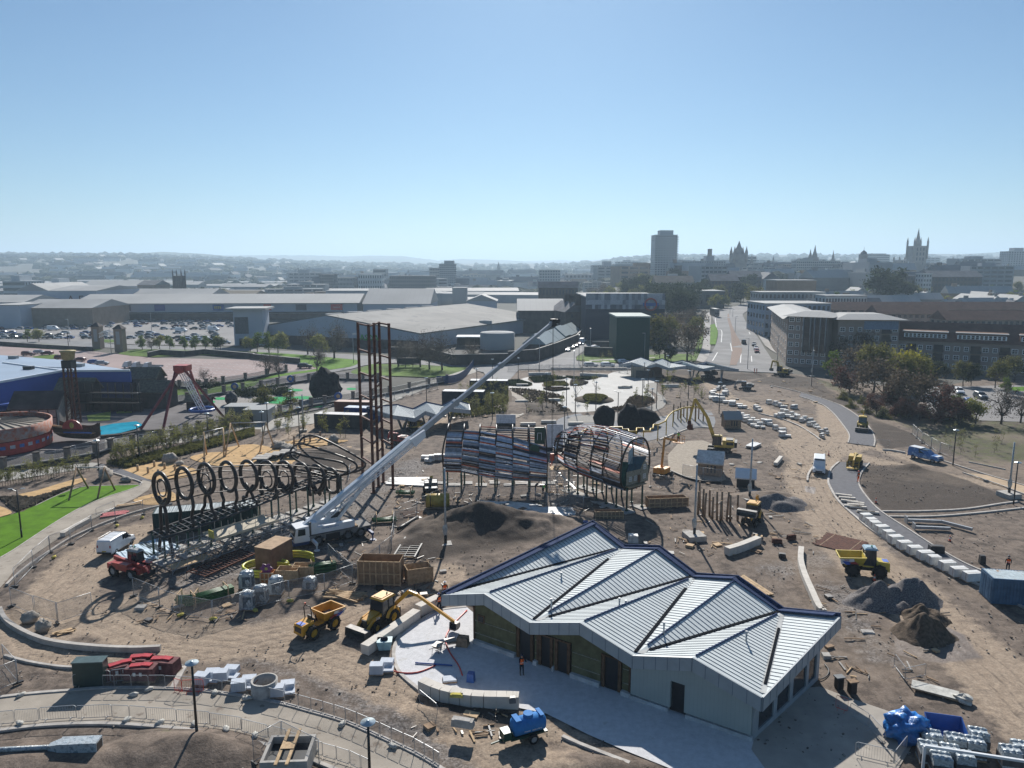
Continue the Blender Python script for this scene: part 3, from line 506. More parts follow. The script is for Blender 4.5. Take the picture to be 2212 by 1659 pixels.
def part(root,name,mat,fn,*a,**k):mb=MB();fn(mb);return mb.build(name,[mat]if not isinstance(mat,list)else mat,root)
def P_(root,name,mat):
 mb=MB();return mb,(lambda:mb.build(name,mat if isinstance(mat,list)else[mat],root))
def head_of(p,q):d=Vector(q)-Vector(p);return math.atan2(d.y,d.x)
# ---- person: one skinned body, clothing as children ----
def person(label,loc,rz,pose='stand',vest=None,helmet=(.8,.8,.82),trousers=None,group=None,sc=1.0):
 P={'pel':(0,0,.95),'belly':(0,0,1.08),'chest':(.02,0,1.32),'neck':(.02,0,1.5),'jaw':(.04,0,1.6),'head':(.03,0,1.7),'crown':(.02,0,1.78)}
 rad={'pel':.15,'belly':.14,'chest':.16,'neck':.06,'jaw':.075,'head':.095,'crown':.06}
 E=[('pel','belly'),('belly','chest'),('chest','neck'),('neck','jaw'),('jaw','head'),('head','crown')]
 arms={'stand':((.02,-.18),(.1,-.42)),'reach':((.22,-.1),(.48,-.02)),'walk':((.1,-.22),(.22,-.4))}[pose if pose in('reach','walk')else 'stand']
 lean=.45 if pose=='bend' else 0
 for s,sx in(('l',1),('r',-1)):
  f=(.18 if s=='l' else-.16)if pose=='walk' else(.03 if s=='l' else-.03)
  P['hip'+s]=(0,.1*sx,.88);P['knee'+s]=(f*.6+.03,.11*sx,.5);P['ank'+s]=(f,.12*sx,.1);P['toe'+s]=(f+.17,.13*sx,.05)
  rad.update({'hip'+s:.1,'knee'+s:.068,'ank'+s:.052,'toe'+s:.045});E+=[('pel','hip'+s),('hip'+s,'knee'+s),('knee'+s,'ank'+s),('ank'+s,'toe'+s)]
  ex,ez=arms[0];hx,hz_=arms[1]
  if pose=='walk' and s=='r':ex,hx=-.08,-.02
  P['sho'+s]=(.02,.2*sx,1.42);P['elb'+s]=(ex,.27*sx,1.42+ez-.08);P['wri'+s]=(hx,.26*sx,1.42+hz_-.06);rad.update({'sho'+s:.07,'elb'+s:.047,'wri'+s:.03})
  w_=Vector(P['wri'+s]);d=(w_-Vector(P['elb'+s])).normalized();P['palm'+s]=tuple(w_+d*.07);rad['palm'+s]=.035
  E+=[('chest','sho'+s),('sho'+s,'elb'+s),('elb'+s,'wri'+s),('wri'+s,'palm'+s)]
  for i,(off,ln)in enumerate(((-.03,.07),(-.01,.085),(.012,.078),(.032,.06))):
   k1,k2='f%d%s'%(i,s),'g%d%s'%(i,s);b=w_+d*.12+Vector((0,0,0))+Vector((off,0,0));P[k1]=tuple(b);P[k2]=tuple(b+d*ln+Vector((.0,-.015*sx,0)));rad[k1]=.011;rad[k2]=.009;E+=[('palm'+s,k1),(k1,k2)]
  k1='th'+s;P[k1]=tuple(w_+d*.06+Vector((.055,0,0)));rad[k1]=.011;E.append(('palm'+s,k1))
 if lean:
  for k in P:
   x,y,z=P[k]
   if z>.96:a=.9;dz=z-.95;P[k]=(x*math.cos(a)+dz*math.sin(a),y,.95+dz*math.cos(a)-x*math.sin(a))
 ks=list(P);me=bpy.data.meshes.new('person');me.from_pydata([P[k]for k in ks],[(ks.index(a),ks.index(b))for a,b in E],[]);o=bpy.data.objects.new('person',me);C.objects.link(o)
 sk=o.modifiers.new('s','SKIN');o.modifiers.new('u','SUBSURF').levels=1
 for i,k in enumerate(ks):me.skin_vertices[0].data[i].radius=(rad[k]*(.75 if k in('chest','belly','pel')else 1),)*2;me.skin_vertices[0].data[i].use_root=(k=='pel')
 for k in('chest','belly','pel'):me.skin_vertices[0].data[ks.index(k)].radius=(rad[k]*1.05,rad[k]*.75)
 dg=bpy.context.evaluated_depsgraph_get();m2=bpy.data.meshes.new_from_object(o.evaluated_get(dg));bpy.data.objects.remove(o)
 m2.materials.clear()
 for m in(trousers or MNV,MSKN,MBOOT,MNV):m2.materials.append(m)
 hd=Vector(P['head']);wr=[Vector(P['palm'+s])for s in 'lr'];nk=Vector(P['neck'])
 for p in m2.polygons:
  c=p.center;p.use_smooth=True
  if c.z<.13:p.material_index=2
  elif(c-hd).length<.17 or min((c-q).length for q in wr)<.13:p.material_index=1
  elif c.z>.95:p.material_index=3
  else:p.material_index=0
 o=bpy.data.objects.new('person',m2);C.objects.link(o);o.location=loc;o.rotation_euler.z=rz;o.scale=(sc,)*3;tag(o,label,'person',group)
 a=MB()
 for q,r in((hd,.1),):a.blob((q.x+.105,q.y,q.z-.01),(.02,.014,.022),0,6,4,0);a.blob((q.x+.02,q.y+.1,q.z-.01),(.02,.012,.03),0,6,4,0);a.blob((q.x+.02,q.y-.1,q.z-.01),(.02,.012,.03),0,6,4,0)
 f_=a.build('face',[MSKN],o);a=MB()
 for sy in(-.035,.035):a.blob((hd.x+.093,sy,hd.z+.02),(.008,.012,.008),0,6,4,0)
 a.box((hd.x+.09,0,hd.z-.06),(.012,.05,.01));a.build('features',[MBOOT],f_)
 if vest:
  v=MB();tilt=Matrix.Rotation(.9 if lean else 0,4,'Y');base=Vector((0,0,.95))
  rg=[(1.0,.165,.135),(1.15,.17,.14),(1.35,.2,.155),(1.45,.19,.13)];V=[]
  for z,ry,rx in rg:
   for k in range(14):a_=2*math.pi*k/14;p=Vector((.015+rx*math.cos(a_),ry*math.sin(a_),z));V.append(base+(tilt@(p-base)))
  v.add(V,[(i*14+k,i*14+(k+1)%14,(i+1)*14+(k+1)%14,(i+1)*14+k)for i in range(3)for k in range(14)],0,True);vo=v.build('vest',[vest],o)
  v=MB();V=[]
  for z in(1.12,1.17):
   for k in range(14):a_=2*math.pi*k/14;p=Vector((.015+.147*math.cos(a_),.18*math.sin(a_),z));V.append(base+(tilt@(p-base)))
  v.add(V,[(k,(k+1)%14,14+(k+1)%14,14+k)for k in range(14)]);v.build('reflective_band',[MREF],vo)
 if helmet:
  h_=MB();h_.blob((hd.x,hd.y,hd.z+.045),(.135,.115,.11),0,12,8,0,flat=-.01);h_.cyl((hd.x+.02,0,hd.z+.03),(hd.x+.02,0,hd.z+.045),.15,12);h_.build('helmet',[M('helmet_%d'%int(helmet[0]*100+helmet[2]*10),helmet,.4)],o)
 return o
 # ---- fences and barriers ----
def mesh_mat(name='fence_mesh',col=(.36,.37,.38),a=.16):return M(name,col,.5,.5,alpha=a)
MMESH=mesh_mat()
def heras():
 r=bpy.data.objects.new('mesh_fence_panel',None);C.objects.link(r)
 f=MB()
 for x in(0,3.4):f.tube([(x,0,0),(x,0,2.0)],.026,6)
 for z in(.15,1.98):f.tube([(0,0,z),(3.4,0,z)],.022,6)
 f.build('frame',[MGV],r);m=MB();m.bb(.03,-.006,.15,3.37,.006,1.98);m.build('mesh_infill',[MMESH],r);b=MB();b.box((0,0,.06),(.22,.7,.13));b.build('foot',[MBK],r);return r
def cbar(mat=MGV,L=2.2,n=14):
 r=bpy.data.objects.new('crowd_barrier',None);C.objects.link(r);f=MB()
 f.tube([(0,0,.18),(0,0,1.0),(.1,0,1.1),(L-.1,0,1.1),(L,0,1.0),(L,0,.18),(L-.1,0,.12),(.1,0,.12)],.023,5,0,True);f.build('frame',[mat],r)
 b=MB()
 for i in range(1,n):b.tube([(L*i/n,0,.12),(L*i/n,0,1.1)],.008,3)
 b.build('bars',[mat],r)
 for x in(.35,L-.35):b=MB();b.tube([(x,-.3,.01),(x,-.04,.14),(x,.04,.14),(x,.3,.01)],.018,4);b.build('leg',[mat],r)
 return r
PROTO=bpy.data.objects.new('proto',None)
H0,B0,BR=heras(),cbar(),cbar(MRDB,1.6,10)
USED=set()
def place(proto,name,loc,rz,label,cat,group=None,scale=None):
 if proto not in USED:USED.add(proto);o=proto;o.location=loc;o.rotation_euler.z=rz
 else:o=dup(proto,loc,rz)
 if 'label' in o:del o['label']
 if scale:o.scale=scale if isinstance(scale,(tuple,list))else(scale,)*3
 elif o is not proto:o.scale=(1,1,1)
 tag(o,label,cat,group)
 if o.get('group')and not group:del o['group']
 return o
def run(proto,pts,L,label,cat,group,jit=.0,gap=.05):
 pts=[Vector((p[0],p[1],0))for p in pts];out=[];seg=0;cur=pts[0].copy()
 for a,b in zip(pts[:-1],pts[1:]):
  n=max(1,round((b-a).length/(L+gap)));d=(b-a).normalized();s_=(b-a).length/n
  for i in range(n):
   p=a+d*s_*i;rz=math.atan2(d.y,d.x)+random.uniform(-jit,jit);out.append(place(proto,'',p,rz,label,cat,group,((s_-gap)/L,1,1)))
 return out
 # ---- lamp post, bollards, blocks ----
def lamp(h=6.0,kind='disc'):
 r=bpy.data.objects.new('lamp_post',None);C.objects.link(r);m=MB();m.tube([(0,0,0),(0,0,1.2)],[.11,.1],10);m.tube([(0,0,1.2),(0,0,h)],[.095,.075],8);m.build('post',[MBLK],r)
 if kind=='disc':
  m=MB();m.lathe((0,0,h),[(.0,.16),(.1,.15),(.12,.08),(.44,.05),(.46,0),(.42,-.03),(.1,-.05),(.1,-.2),(0,-.2)],20);hd_=m.build('lamp_head',[M('brushed_lamp_disc',(.5,.56,.58),.3,.5)],r)
 else:
  for s in(-1,1):m=MB();m.bar((0,0,h-.2),(.55*s,0,h+.12),.05);m.box((.7*s,0,h+.17),(.5,.24,.1));m.build('lamp_head',[MGV],r)
 return r
L6,L2h=lamp(),lamp(6.5,'twin')
def boulder(name,p,r,label,cat='boulder',mat=None,group=None,seed=1,nz=.22):
 mb=MB();mb.blob((0,0,r[2]*.7),r,0,12,9,nz,1.4,seed);return one(mb,name,[mat or M('pale_boulder',(.36,.33,.29),.9,n=.15,sc=2,bump=.04)],label,cat,group,p,random.uniform(0,6))
def sack(p,label,group,mat=MSAK,s=1):
 mb=MB();mb.blob((0,0,.12*s),(.36*s,.2*s,.15*s),0,10,7,.25,1.3,random.random()*9,-.1);return one(mb,'sandbag',[mat],label,'sandbag',group,p,random.uniform(0,3))
def container(label,p,rz,L=6.06,W=2.44,Hh=2.59,col=None,top=None,cat='container',name='shipping_container',ribs=.28):
 m=col;r=thing(name,label,cat,p,rz);b=MB();n=int(L/ribs);d=.045
 def wallc(x0,y0,x1,y1,ox,oy):
  N_=max(2,int(math.hypot(x1-x0,y1-y0)/ribs)*2)
  for i in range(N_):
   t0,t1=i/N_,(i+1)/N_;k=d if i%2 else 0;b.bb(min(x0+(x1-x0)*t0,x0+(x1-x0)*t1)-abs(oy)*0-(ox*k if ox else 0),min(y0+(y1-y0)*t0,y0+(y1-y0)*t1)-(oy*k if oy else 0),.12,max(x0+(x1-x0)*t0,x0+(x1-x0)*t1)+(.04 if ox else 0),max(y0+(y1-y0)*t0,y0+(y1-y0)*t1)+(.04 if oy else 0),Hh-.1)
 wallc(0,0,L,0,0,1);wallc(0,W,L,W,0,-1);wallc(0,.05,0,W-.05,1,0);wallc(L,.05,L,W-.05,-1,0);b.build('wall',[m],r)
 f=MB()
 for x in(0,L):
  for y in(0,W):f.box((x,y,Hh/2),(.14,.14,Hh))
  f.bb(x-.06,0,Hh-.1,x+.06,W,Hh+.01);f.bb(x-.06,0,.01,x+.06,W,.13)
 for y in(0,W):f.bb(0,y-.05,Hh-.1,L,y+.05,Hh+.005);f.bb(0,y-.05,.01,L,y+.05,.13)
 f.build('corner_frame',[m],r);t=MB();t.grid(lambda u,v:(.05+u*(L-.1),.05+v*(W-.1),Hh-.02+(.03 if int(u*n*2)%2 else 0)),n*2,1,0,False);t.build('roof',[top or m],r)
 dd=MB();dd.bb(-.09,.1,.15,-.055,W/2-.02,Hh-.15);dd.bb(-.09,W/2+.02,.15,-.055,W-.1,Hh-.15)
 for y in(.4,.85,W-.4,W-.85):dd.tube([(-.13,y,.15),(-.13,y,Hh-.15)],.02,5)
 dd.build('door',[m],r);return r
def stack_bars(root,name,mat,n,L,w,h,lay,gap=.01,jit=.02,curve=0):
 mb=MB()
 for k in range(lay):
  for i in range(n):
   x=random.uniform(-jit,jit)*4;y=(i-n/2)*(w+gap);z=h/2+k*(h+.01);a=random.uniform(-jit,jit)
   mb.box((x,y,z),(L*random.uniform(.9,1),w,h),a)
 return mb.build(name,[mat]if not isinstance(mat,list)else mat,root)
def cone_(p,label,group='traffic cones'):
 r=thing('traffic_cone',label,'traffic cone',p,0,group);m=MB();m.box((0,0,.025),(.42,.42,.05));m.build('base',[MBK],r);m=MB();m.lathe((0,0,.05),[(.15,0),(.03,.7),(0,.7)],12);c=m.build('cone',[MORG],r);m=MB();m.lathe((0,0,.05),[(.107,.25),(.075,.45)],12);m.build('white_band',[MREF],c);return r
 # ---------------- machines ----------------
def fit(r,pr,pf,xr,y,z=0):
 pr,pf=Vector(pr),Vector(pf);a=head_of(pr,pf);k,l=math.cos(a),math.sin(a)
 r.location=(pr.x-(xr*k-y*l),pr.y-(xr*l+y*k),z);r.rotation_euler.z=a;return r
def cab(root,x0,x1,w,z0,z1,roofm,frame=MBK,slant=.15,name='cab',rc=None):
 g=MB();g.hexa([(x0,-w,z0),(x1+slant,-w,z0),(x1+slant,w,z0),(x0,w,z0),(x0+.08,-w*.94,z1),(x1-.05,-w*.94,z1),(x1-.05,w*.94,z1),(x0+.08,w*.94,z1)]);c=g.build(name,[MGLS],root)
 f=MB()
 for sx,tx in((x0,x0+.08),(x1+slant,x1-.05),((x0+x1)/2,(x0+x1)/2)):
  for s in(-1,1):f.bar((sx,s*w*1.01,z0),(tx,s*w*.95,z1),.09)
 for z,k in((z0,1.01),(z0+.02,1.0)):f.bar((x0,-w*k,z),(x0,w*k,z),.09);f.bar((x1+slant,-w*k,z),(x1+slant,w*k,z),.09)
 for s in(-1,1):f.bar((x0,s*w*1.01,z0),(x1+slant,s*w*1.01,z0),.1)
 f.build('cab_frame',[frame],c);t=MB();t.box(((x0+x1)/2,0,z1+.07),(x1-x0+.3,w*2+.12,.16),0,0,.12,.1);t.box(((x0+x1)/2,0,z1+.17),(x1-x0-.2,w*1.3,.06));t.build('cab_roof',[roofm],root)
 d=MB();d.cyl((x0+.4,.2,z1+.2),(x0+.4,.2,z1+.36),.07,8);d.build('beacon',[M('green_beacon',(.02,.3,.15),.3)],root);return c
def bucket(root,c,w,h,d,m=MST,name='bucket',flip=1):
 mb=MB();x,y,z=c;pr=[(d*.5,h*.5),(-d*.3,h*.5),(-d*.5,h*.1),(-d*.4,-h*.35),(0,-h*.5),(d*.6,-h*.5)]
 for(a,b),(a2,b2)in zip(pr[:-1],pr[1:]):mb.bar((x+a*flip,y,z+b),(x+a2*flip,y,z+b2),w,.05,0,(0,.01,1))
 for s in(-1,1):mb.extr([(x+a*flip,y+s*w/2,z+b)for a,b in pr],(0,.05*s,0))
 for k in range(5):mb.box((x+(d*.65)*flip,y+(k-2)*w/5,z-h*.5),(.2,.08,.06))
 return mb.build(name,[m],root)
def arm(root,name,pts,w,mat,hyd=True):
 mb=MB()
 for p,q,a in zip(pts[:-1],pts[1:],w if isinstance(w,(list,tuple))else[w]*9):mb.bar(p,q,a*.7,a)
 o=mb.build(name,[mat],root)
 return o
def ram(root,p,q):
 mb=MB();m=Vector(p).lerp(Vector(q),.55);mb.cyl(p,m,.06,8);o=mb.build('hydraulic_ram',[MBK],root);mb=MB();mb.cyl(m,q,.03,6);mb.build('ram_rod',[MGV],o);return o
def backhoe(label,ym=MY,rim=MRIM,raised=False,dig=None,name='backhoe_loader',letters=True,lz=.4):
 r=thing(name,label,'backhoe loader');wheel(r,-1.15,.82,.66,.66,.45,rim);wheel(r,-1.15,-.82,.66,.66,.45,rim);wheel(r,1.05,.8,.47,.47,.34,rim);wheel(r,1.05,-.8,.47,.47,.34,rim)
 part(r,'chassis',MBK,lambda m:(m.bb(-2.0,-.45,.45,1.5,.45,1.0),m.bb(.9,-.75,.4,1.2,.75,.55)))
 b=part(r,'bonnet',ym,lambda m:(m.hexa([(.1,-.42,.95),(1.75,-.4,.95),(1.75,.4,.95),(.1,.42,.95),(.1,-.42,1.5),(1.7,-.36,1.28),(1.7,.36,1.28),(.1,.42,1.5)])))
 part(b,'grille',MBK,lambda m:m.bb(1.74,-.32,.95,1.79,.32,1.25))
 for s in(-1,1):part(r,'mudguard',ym,lambda m:m.tube([(-1.15+.78*math.cos(a),s*.82,.66+.78*math.sin(a))for a in[R(q)for q in range(10,171,20)]],.2,4))
 cab(r,-1.5,.05,.72,1.15,2.55,ym)
 for s in(-1,1):
  la=arm(r,'loader_arm',[(-.1,s*.62,1.35),(1.3,s*.62,1.15 if not raised else 1.9),(2.15,s*.62,lz+.1 if not raised else 1.9)],.24,ym);ram(r,(.2,s*.5,.8),(1.4,s*.55,1.1 if not raised else 1.8))
  if letters and s==1:text('JCB',.3,MWH,la,(.75,.74,1.2),(R(90),R(8),R(180)))
 bucket(r,(2.55,0,lz+.05 if not raised else 2.2),2.3,.75,.8)
 # rear arm
 d=dig or[(-2.0,0,1.0),(-2.6,0,2.3),(-3.9,0,1.9),(-5.1,0,.9)]
 part(r,'kingpost',ym,lambda m:(m.bb(-2.25,-.75,.5,-1.95,.75,1.0),m.bb(-2.3,-.2,.6,-2.0,.2,1.4)))
 for s in(-1,1):part(r,'stabiliser',MBK,lambda m:(m.bb(-2.2,s*.8-.08,.1,-2.0,s*.8+.08,1.2),m.bb(-2.35,s*.95-.2,.0,-1.9,s*.95+.2,.08)))
 bo=arm(r,'boom',d[:3],[.34,.3],ym);arm(r,'dipper',d[2:],[.26],ym);ram(r,Vector(d[1])+Vector((0,0,.25)),Vector(d[2])+Vector((0,0,.3)))
 bucket(r,(d[-1][0]-.1,d[-1][1],d[-1][2]-.35),.7,.6,.6,MST,'digging_bucket',1)
 if letters:text('JCB',.32,MBLK,bo,tuple(Vector(d[1]).lerp(Vector(d[2]),.45)+Vector((0,.14,0))),(R(90),R(-15),R(180)))
 return r
tmp=bpy.data.objects.new('t',None);fit(tmp,T('b3',1225,398),T('b3',1050,505),-1.15,1.0);Mi=tmp.matrix_basis.inverted();k_=Mi@T('b3',1745,470);s_=Vector((-2.0,0,1.0));e_=Vector((k_.x,k_.y,.95));bpy.data.objects.remove(tmp)
bh=backhoe('yellow backhoe loader with orange roof reaching its bucket over the plaza wall',dig=[tuple(s_),(s_.x+(e_.x-s_.x)*.28,e_.y*.28,2.9),(s_.x+(e_.x-s_.x)*.42,e_.y*.42,2.75),tuple(e_)]);fit(bh,T('b3',1225,398),T('b3',1050,505),-1.15,1.0)
def fix_arm(o,tips):
 Mi=Matrix.Rotation(-o.rotation_euler.z,3,'Z');return[Mi@(Vector(p)-o.location)for p in tips]
bh2=backhoe('muddy tan backhoe loader parked on the new asphalt path facing the camera',MYD,MRIMW,letters=False,dig=[(-2.0,0,1.0),(-2.1,0,3.2),(-2.6,0,3.5),(-2.9,0,2.0)]);fit(bh2,T('d2',800,210),T('d2',785,290),.9,0)
bh3=backhoe('yellow backhoe with its dark bucket raised over the cab beside the timber posts',MY,MRIMW,raised=True,letters=False,dig=[(-2.0,0,1.0),(-2.3,0,3.0),(-2.9,0,2.9),(-3.0,0,1.2)]);fit(bh3,T('c2',2130,1010),T('c2',2035,1120),-.6,0)
def dumper(label,cabbed=False,ym=MY,skipm=None,rim=MRIM):
 r=thing('site_dumper',label,'dumper');R_=.62
 for x in(-1.25,1.1):
  for s in(-1,1):wheel(r,x,s*.85,R_,R_,.5,rim)
 part(r,'chassis',MBK,lambda m:(m.bb(-1.9,-.4,.5,1.5,.4,.85),m.bb(-.35,-.2,.5,.1,.2,1.0)))
 e=part(r,'engine_cover',ym,lambda m:(m.hexa([(-2.2,-.62,.55),(-1.0,-.62,.8),(-1.0,.62,.8),(-2.2,.62,.55),(-2.15,-.55,1.45),(-.9,-.58,1.55),(-.9,.58,1.55),(-2.15,.55,1.45)]),m.bb(-1.0,-.6,.9,.2,.6,1.05)))
 part(e,'grille',MBK,lambda m:m.bb(-2.22,-.42,.8,-2.18,.42,1.25));part(e,'stickers',M('blue_red_sticker',(.05,.12,.5),.5),lambda m:m.bb(-2.1,-.4,1.44,-1.6,.35,1.5))
 S=[(.15,.75,.95,1.3),(2.2,1.0,1.05,1.35)]
 sk=MB();lo=[(.25,-.6,1.0),(1.7,-.65,.8),(1.7,.65,.8),(.25,.6,1.0)];hi=[(.0,-.95,1.9),(2.35,-1.02,1.75),(2.35,1.02,1.75),(.0,.95,1.9)]
 for i in range(4):
  j=(i+1)%4;sk.extr([lo[i],lo[j],hi[j],hi[i]],((Vector(hi[i])-Vector((1.1,0,1.9))).normalized()*-.04));sk.bar(hi[i],hi[j],.1,.08)
 sk.poly([(x,y,z+.02)for x,y,z in lo]);so_=sk.build('skip',[skipm or ym],r);part(so_,'skip_load',M('load_dirt',(.2,.17,.14),.95,n=.2),lambda m:m.poly([(.18,-.72,1.25),(1.95,-.8,1.15),(1.95,.8,1.15),(.18,.72,1.25)]))
 for s in(-1,1):
  pn=part(so_,'side_panel',MWH,lambda m:m.extr([(1.0,s*.9,1.3),(2.2,s*.94,1.15),(2.33,s*1.06,1.68),(1.1,s*1.0,1.75)],(0,.02*s,0)));part(so_,'blue_stripe',M('stripe_blue',(.03,.09,.45),.5),lambda m:m.extr([(1.0,s*.93,1.2),(1.75,s*.94,1.1),(2.15,s*1.06,1.5),(1.45,s*1.02,1.45)],(0,.02*s,0)));part(so_,'red_stripe',MRD,lambda m:m.extr([(.6,s*.9,1.2),(1.1,s*.92,1.1),(1.5,s*1.03,1.4),(.95,s*1.0,1.5)],(0,.02*s,0)))
  text('GAP',.26,MRD,so_,(1.75,s*1.06,1.6),(R(90),0,R(0 if s<0 else 180)))
 if cabbed:cab(r,-.95,.0,.55,1.1,2.6,M('pale_blue_cab_roof',(.3,.42,.5),.5),slant=.05)
 else:
  part(r,'seat',MBK,lambda m:(m.bb(-.85,-.25,1.2,-.4,.25,1.4),m.bb(-.95,-.25,1.35,-.8,.25,1.9)));part(r,'steering_column',MBK,lambda m:(m.bar((-.1,0,1.05),(-.3,0,1.7),.08),m.tube([(-.33+.0*math.cos(a),.2*math.cos(a),1.72+.2*math.sin(a))for a in[R(q)for q in range(0,360,45)]],.02,5,0,True)))
  part(r,'roll_bar',MBK,lambda m:m.tube([(-1.0,-.5,1.4),(-1.1,-.5,2.6),(-1.05,-.35,2.85),(-1.05,.35,2.85),(-1.1,.5,2.6),(-1.0,.5,1.4)],.05,6));part(r,'beacon',MORG,lambda m:m.cyl((-1.05,.35,2.88),(-1.05,.35,3.05),.07,8))
 return r
dm=dumper('yellow open dumper with a dirt-filled skip beside the backhoe loader');fit(dm,T('b3',530,545),T('b3',785,418),-1.25,-1.05);dm.scale=(1.0,)*3
dm2=dumper('yellow and white cabbed dumper facing the rusty mesh sheet',True,M('dumper_lemon',(.55,.42,.06),.5,n=.08),rim=MBK);fit(dm2,T('d2',940,1500),T('d2',690,1478),-1.25,1.05);dm2.scale=(1.12,)*3
# big tracked excavator and its small relations
def excavator(label,ym,pts,s=1.0,name='excavator',grab=True,cabm=None):
 r=thing(name,label,'excavator')
 for sy in(-1,1):
  t_=MB();t_.prof([(-2.1,.35),(-1.9,.05),(1.9,.05),(2.1,.35),(1.9,.75),(-1.9,.75)],0,.5);t_.v=[(y,sy*1.2+x-.25,z)for x,y,z in t_.v];to=t_.build('track',[MBK],r)
  for k in range(5):part(to,'track_roller',MST,lambda m:m.cyl((-1.5+k*.75,sy*1.2-.27,.35),(-1.5+k*.75,sy*1.2+.27,.35),.2,8))
 part(r,'undercarriage',MBK,lambda m:(m.bb(-.8,-1,.4,.8,1,.8),m.cyl((0,0,.7),(0,0,1.0),.7,14)))
 b=part(r,'body',ym,lambda m:(m.bb(-2.5,-1.3,1.0,.9,1.3,1.35),m.hexa([(-2.6,-1.3,1.35),(-.5,-1.3,1.35),(-.5,1.3,1.35),(-2.6,1.3,1.35),(-2.5,-1.25,2.2),(-.5,-1.25,2.3),(-.5,1.25,2.3),(-2.5,1.25,2.2)])))
 part(b,'counterweight',MBK,lambda m:m.bb(-3.0,-1.25,1.1,-2.55,1.25,2.05));part(b,'engine_vent',MBK,lambda m:(m.bb(-2.3,-.9,2.25,-1.1,.9,2.4),m.bb(-2.35,1.26,1.5,-1.2,1.31,2.0)))
 part(b,'handrail',MGV,lambda m:m.tube([(-2.5,-1.25,2.3),(-2.5,-1.25,3.0),(-.6,-1.25,3.0),(-.6,-1.25,2.4)],.025,4));cab(r,-.35,1.1,.42,1.35,2.95,cabm or ym,MBK,.1);r.children[-1]
 for k in r.children:
  if k.name.split('.')[0]in('cab','cab_roof','beacon'):k.location.y+=.8
 bo=arm(r,'boom',pts[:3],[.6,.5],ym);arm(r,'dipper',pts[2:4],[.4],ym);ram(r,(.9,.3,1.4),Vector(pts[1])*.9);ram(r,Vector(pts[1])+Vector((0,0,.4)),Vector(pts[2])+Vector((0,0,.4)))
 e=Vector(pts[3])
 if grab:part(r,'coupler',MRU,lambda m:m.box(tuple(e+Vector((0,0,-.3))),(.6,.5,.7)))
 bucket(r,tuple(e+Vector((-.1,0,-1.1 if grab else-.4))),1.1,.9,.9,MRU if grab else MST,'bucket',-1);r.scale=(s,)*3;return r
ex=excavator('large yellow tracked excavator holding a rusty bucket beside the timber deck',MYD,[(.7,0,1.5),(2.3,0,6.0),(4.6,0,9.3),(5.4,0,5.2)],1.0);fit(ex,T('c2',1840,390),T('c2',1640,375),0,0)
ex2=excavator('small yellow excavator working by the road junction at the site corner',MYD,[(.7,0,1.5),(1.6,0,4.2),(3.2,0,4.4),(3.6,0,2.0)],.95,grab=False);fit(ex2,T('d1',100,1278),T('d1',40,1272),0,0)
ex3=excavator('white-cabbed mini digger behind the far block stacks',M('digger_grey',(.22,.24,.24),.5),[(.7,0,1.5),(1.6,0,3.0),(3.0,0,2.7),(3.6,0,1.0)],.75,grab=False,cabm=MWH);fit(ex3,T('c1',2065,1400),T('c1',1990,1395),0,0)
ex4=excavator('dark excavator standing beneath the far pavilion canopy',MCGR,[(.7,0,1.5),(1.6,0,2.6),(3.0,0,2.2),(3.6,0,.9)],.9,grab=False);fit(ex4,T('c1',1740,1298),T('c1',1690,1298),0,0)
ex5=excavator('orange mini digger in the shade under the grey folded canopy',MRD,[(.7,0,1.5),(1.4,0,3.2),(2.6,0,2.8),(3.0,0,1.0)],.7,grab=False,cabm=MRD);fit(ex5,T('b2',1255,325),T('b2',1205,320),0,0)
ex6=excavator('small yellow digger parked below the grey canopy legs',MYD,[(.7,0,1.5),(1.4,0,2.6),(2.4,0,2.2),(3.0,0,.9)],.8,grab=False);fit(ex6,T('b2',1385,210),T('b2',1330,220),0,0)
# boom lifts
def boomlift(label,m,arms_,basket,s=1.0,crew=False,rail=True):
 r=thing('boom_lift',label,'boom lift')
 for x in(-1.0,1.0):
  for sy in(-1,1):wheel(r,x,sy*.95,.45,.45,.35,MRIMW,False)
 part(r,'chassis',MBK,lambda q:q.bb(-1.3,-.75,.4,1.3,.75,.85));part(r,'turret',m,lambda q:(q.bb(-1.5,-.95,.95,.5,-.2,1.75),q.bb(-1.5,.2,.95,.5,.95,1.75),q.bb(-1.6,-.3,.9,-1.1,.3,1.9)))
 for p,q in zip(arms_[:-1],arms_[1:]):arm(r,'boom_arm',[p,q],.34,m)
 e=Vector(arms_[-1]);b=MB();x0,y0,z0=e.x,e.y-.9,e.z-.3
 for z in(0,.55,1.1):b.tube([(x0,y0,z0+z),(x0+.9,y0,z0+z),(x0+.9,y0+1.8,z0+z),(x0,y0+1.8,z0+z)],.03,5,0,True)
 for x in(0,.9):
  for y in(0,.9,1.8):b.tube([(x0+x,y0+y,z0),(x0+x,y0+y,z0+1.1)],.03,5)
 b.bb(x0,y0,z0-.05,x0+.9,y0+1.8,z0+.03);b.build('basket',[m],r);r.scale=(s,)*3;return r
bl=boomlift('orange articulated boom lift with its basket raised by the house panel',MOR,[(-.6,0,1.4),(.1,0,6.2),(.1,0,6.3),(4.4,0,5.0)],1);fit(bl,T('c2',1350,618),T('c2',1520,540),0,0)
bl2=boomlift('yellow boom lift lowered on the asphalt path beside the orange-clad worker',MYD,[(-1.2,0,1.9),(2.0,0,1.3),(2.3,0,.6)],1);fit(bl2,T('d2',735,520),T('d2',700,590),0,0)
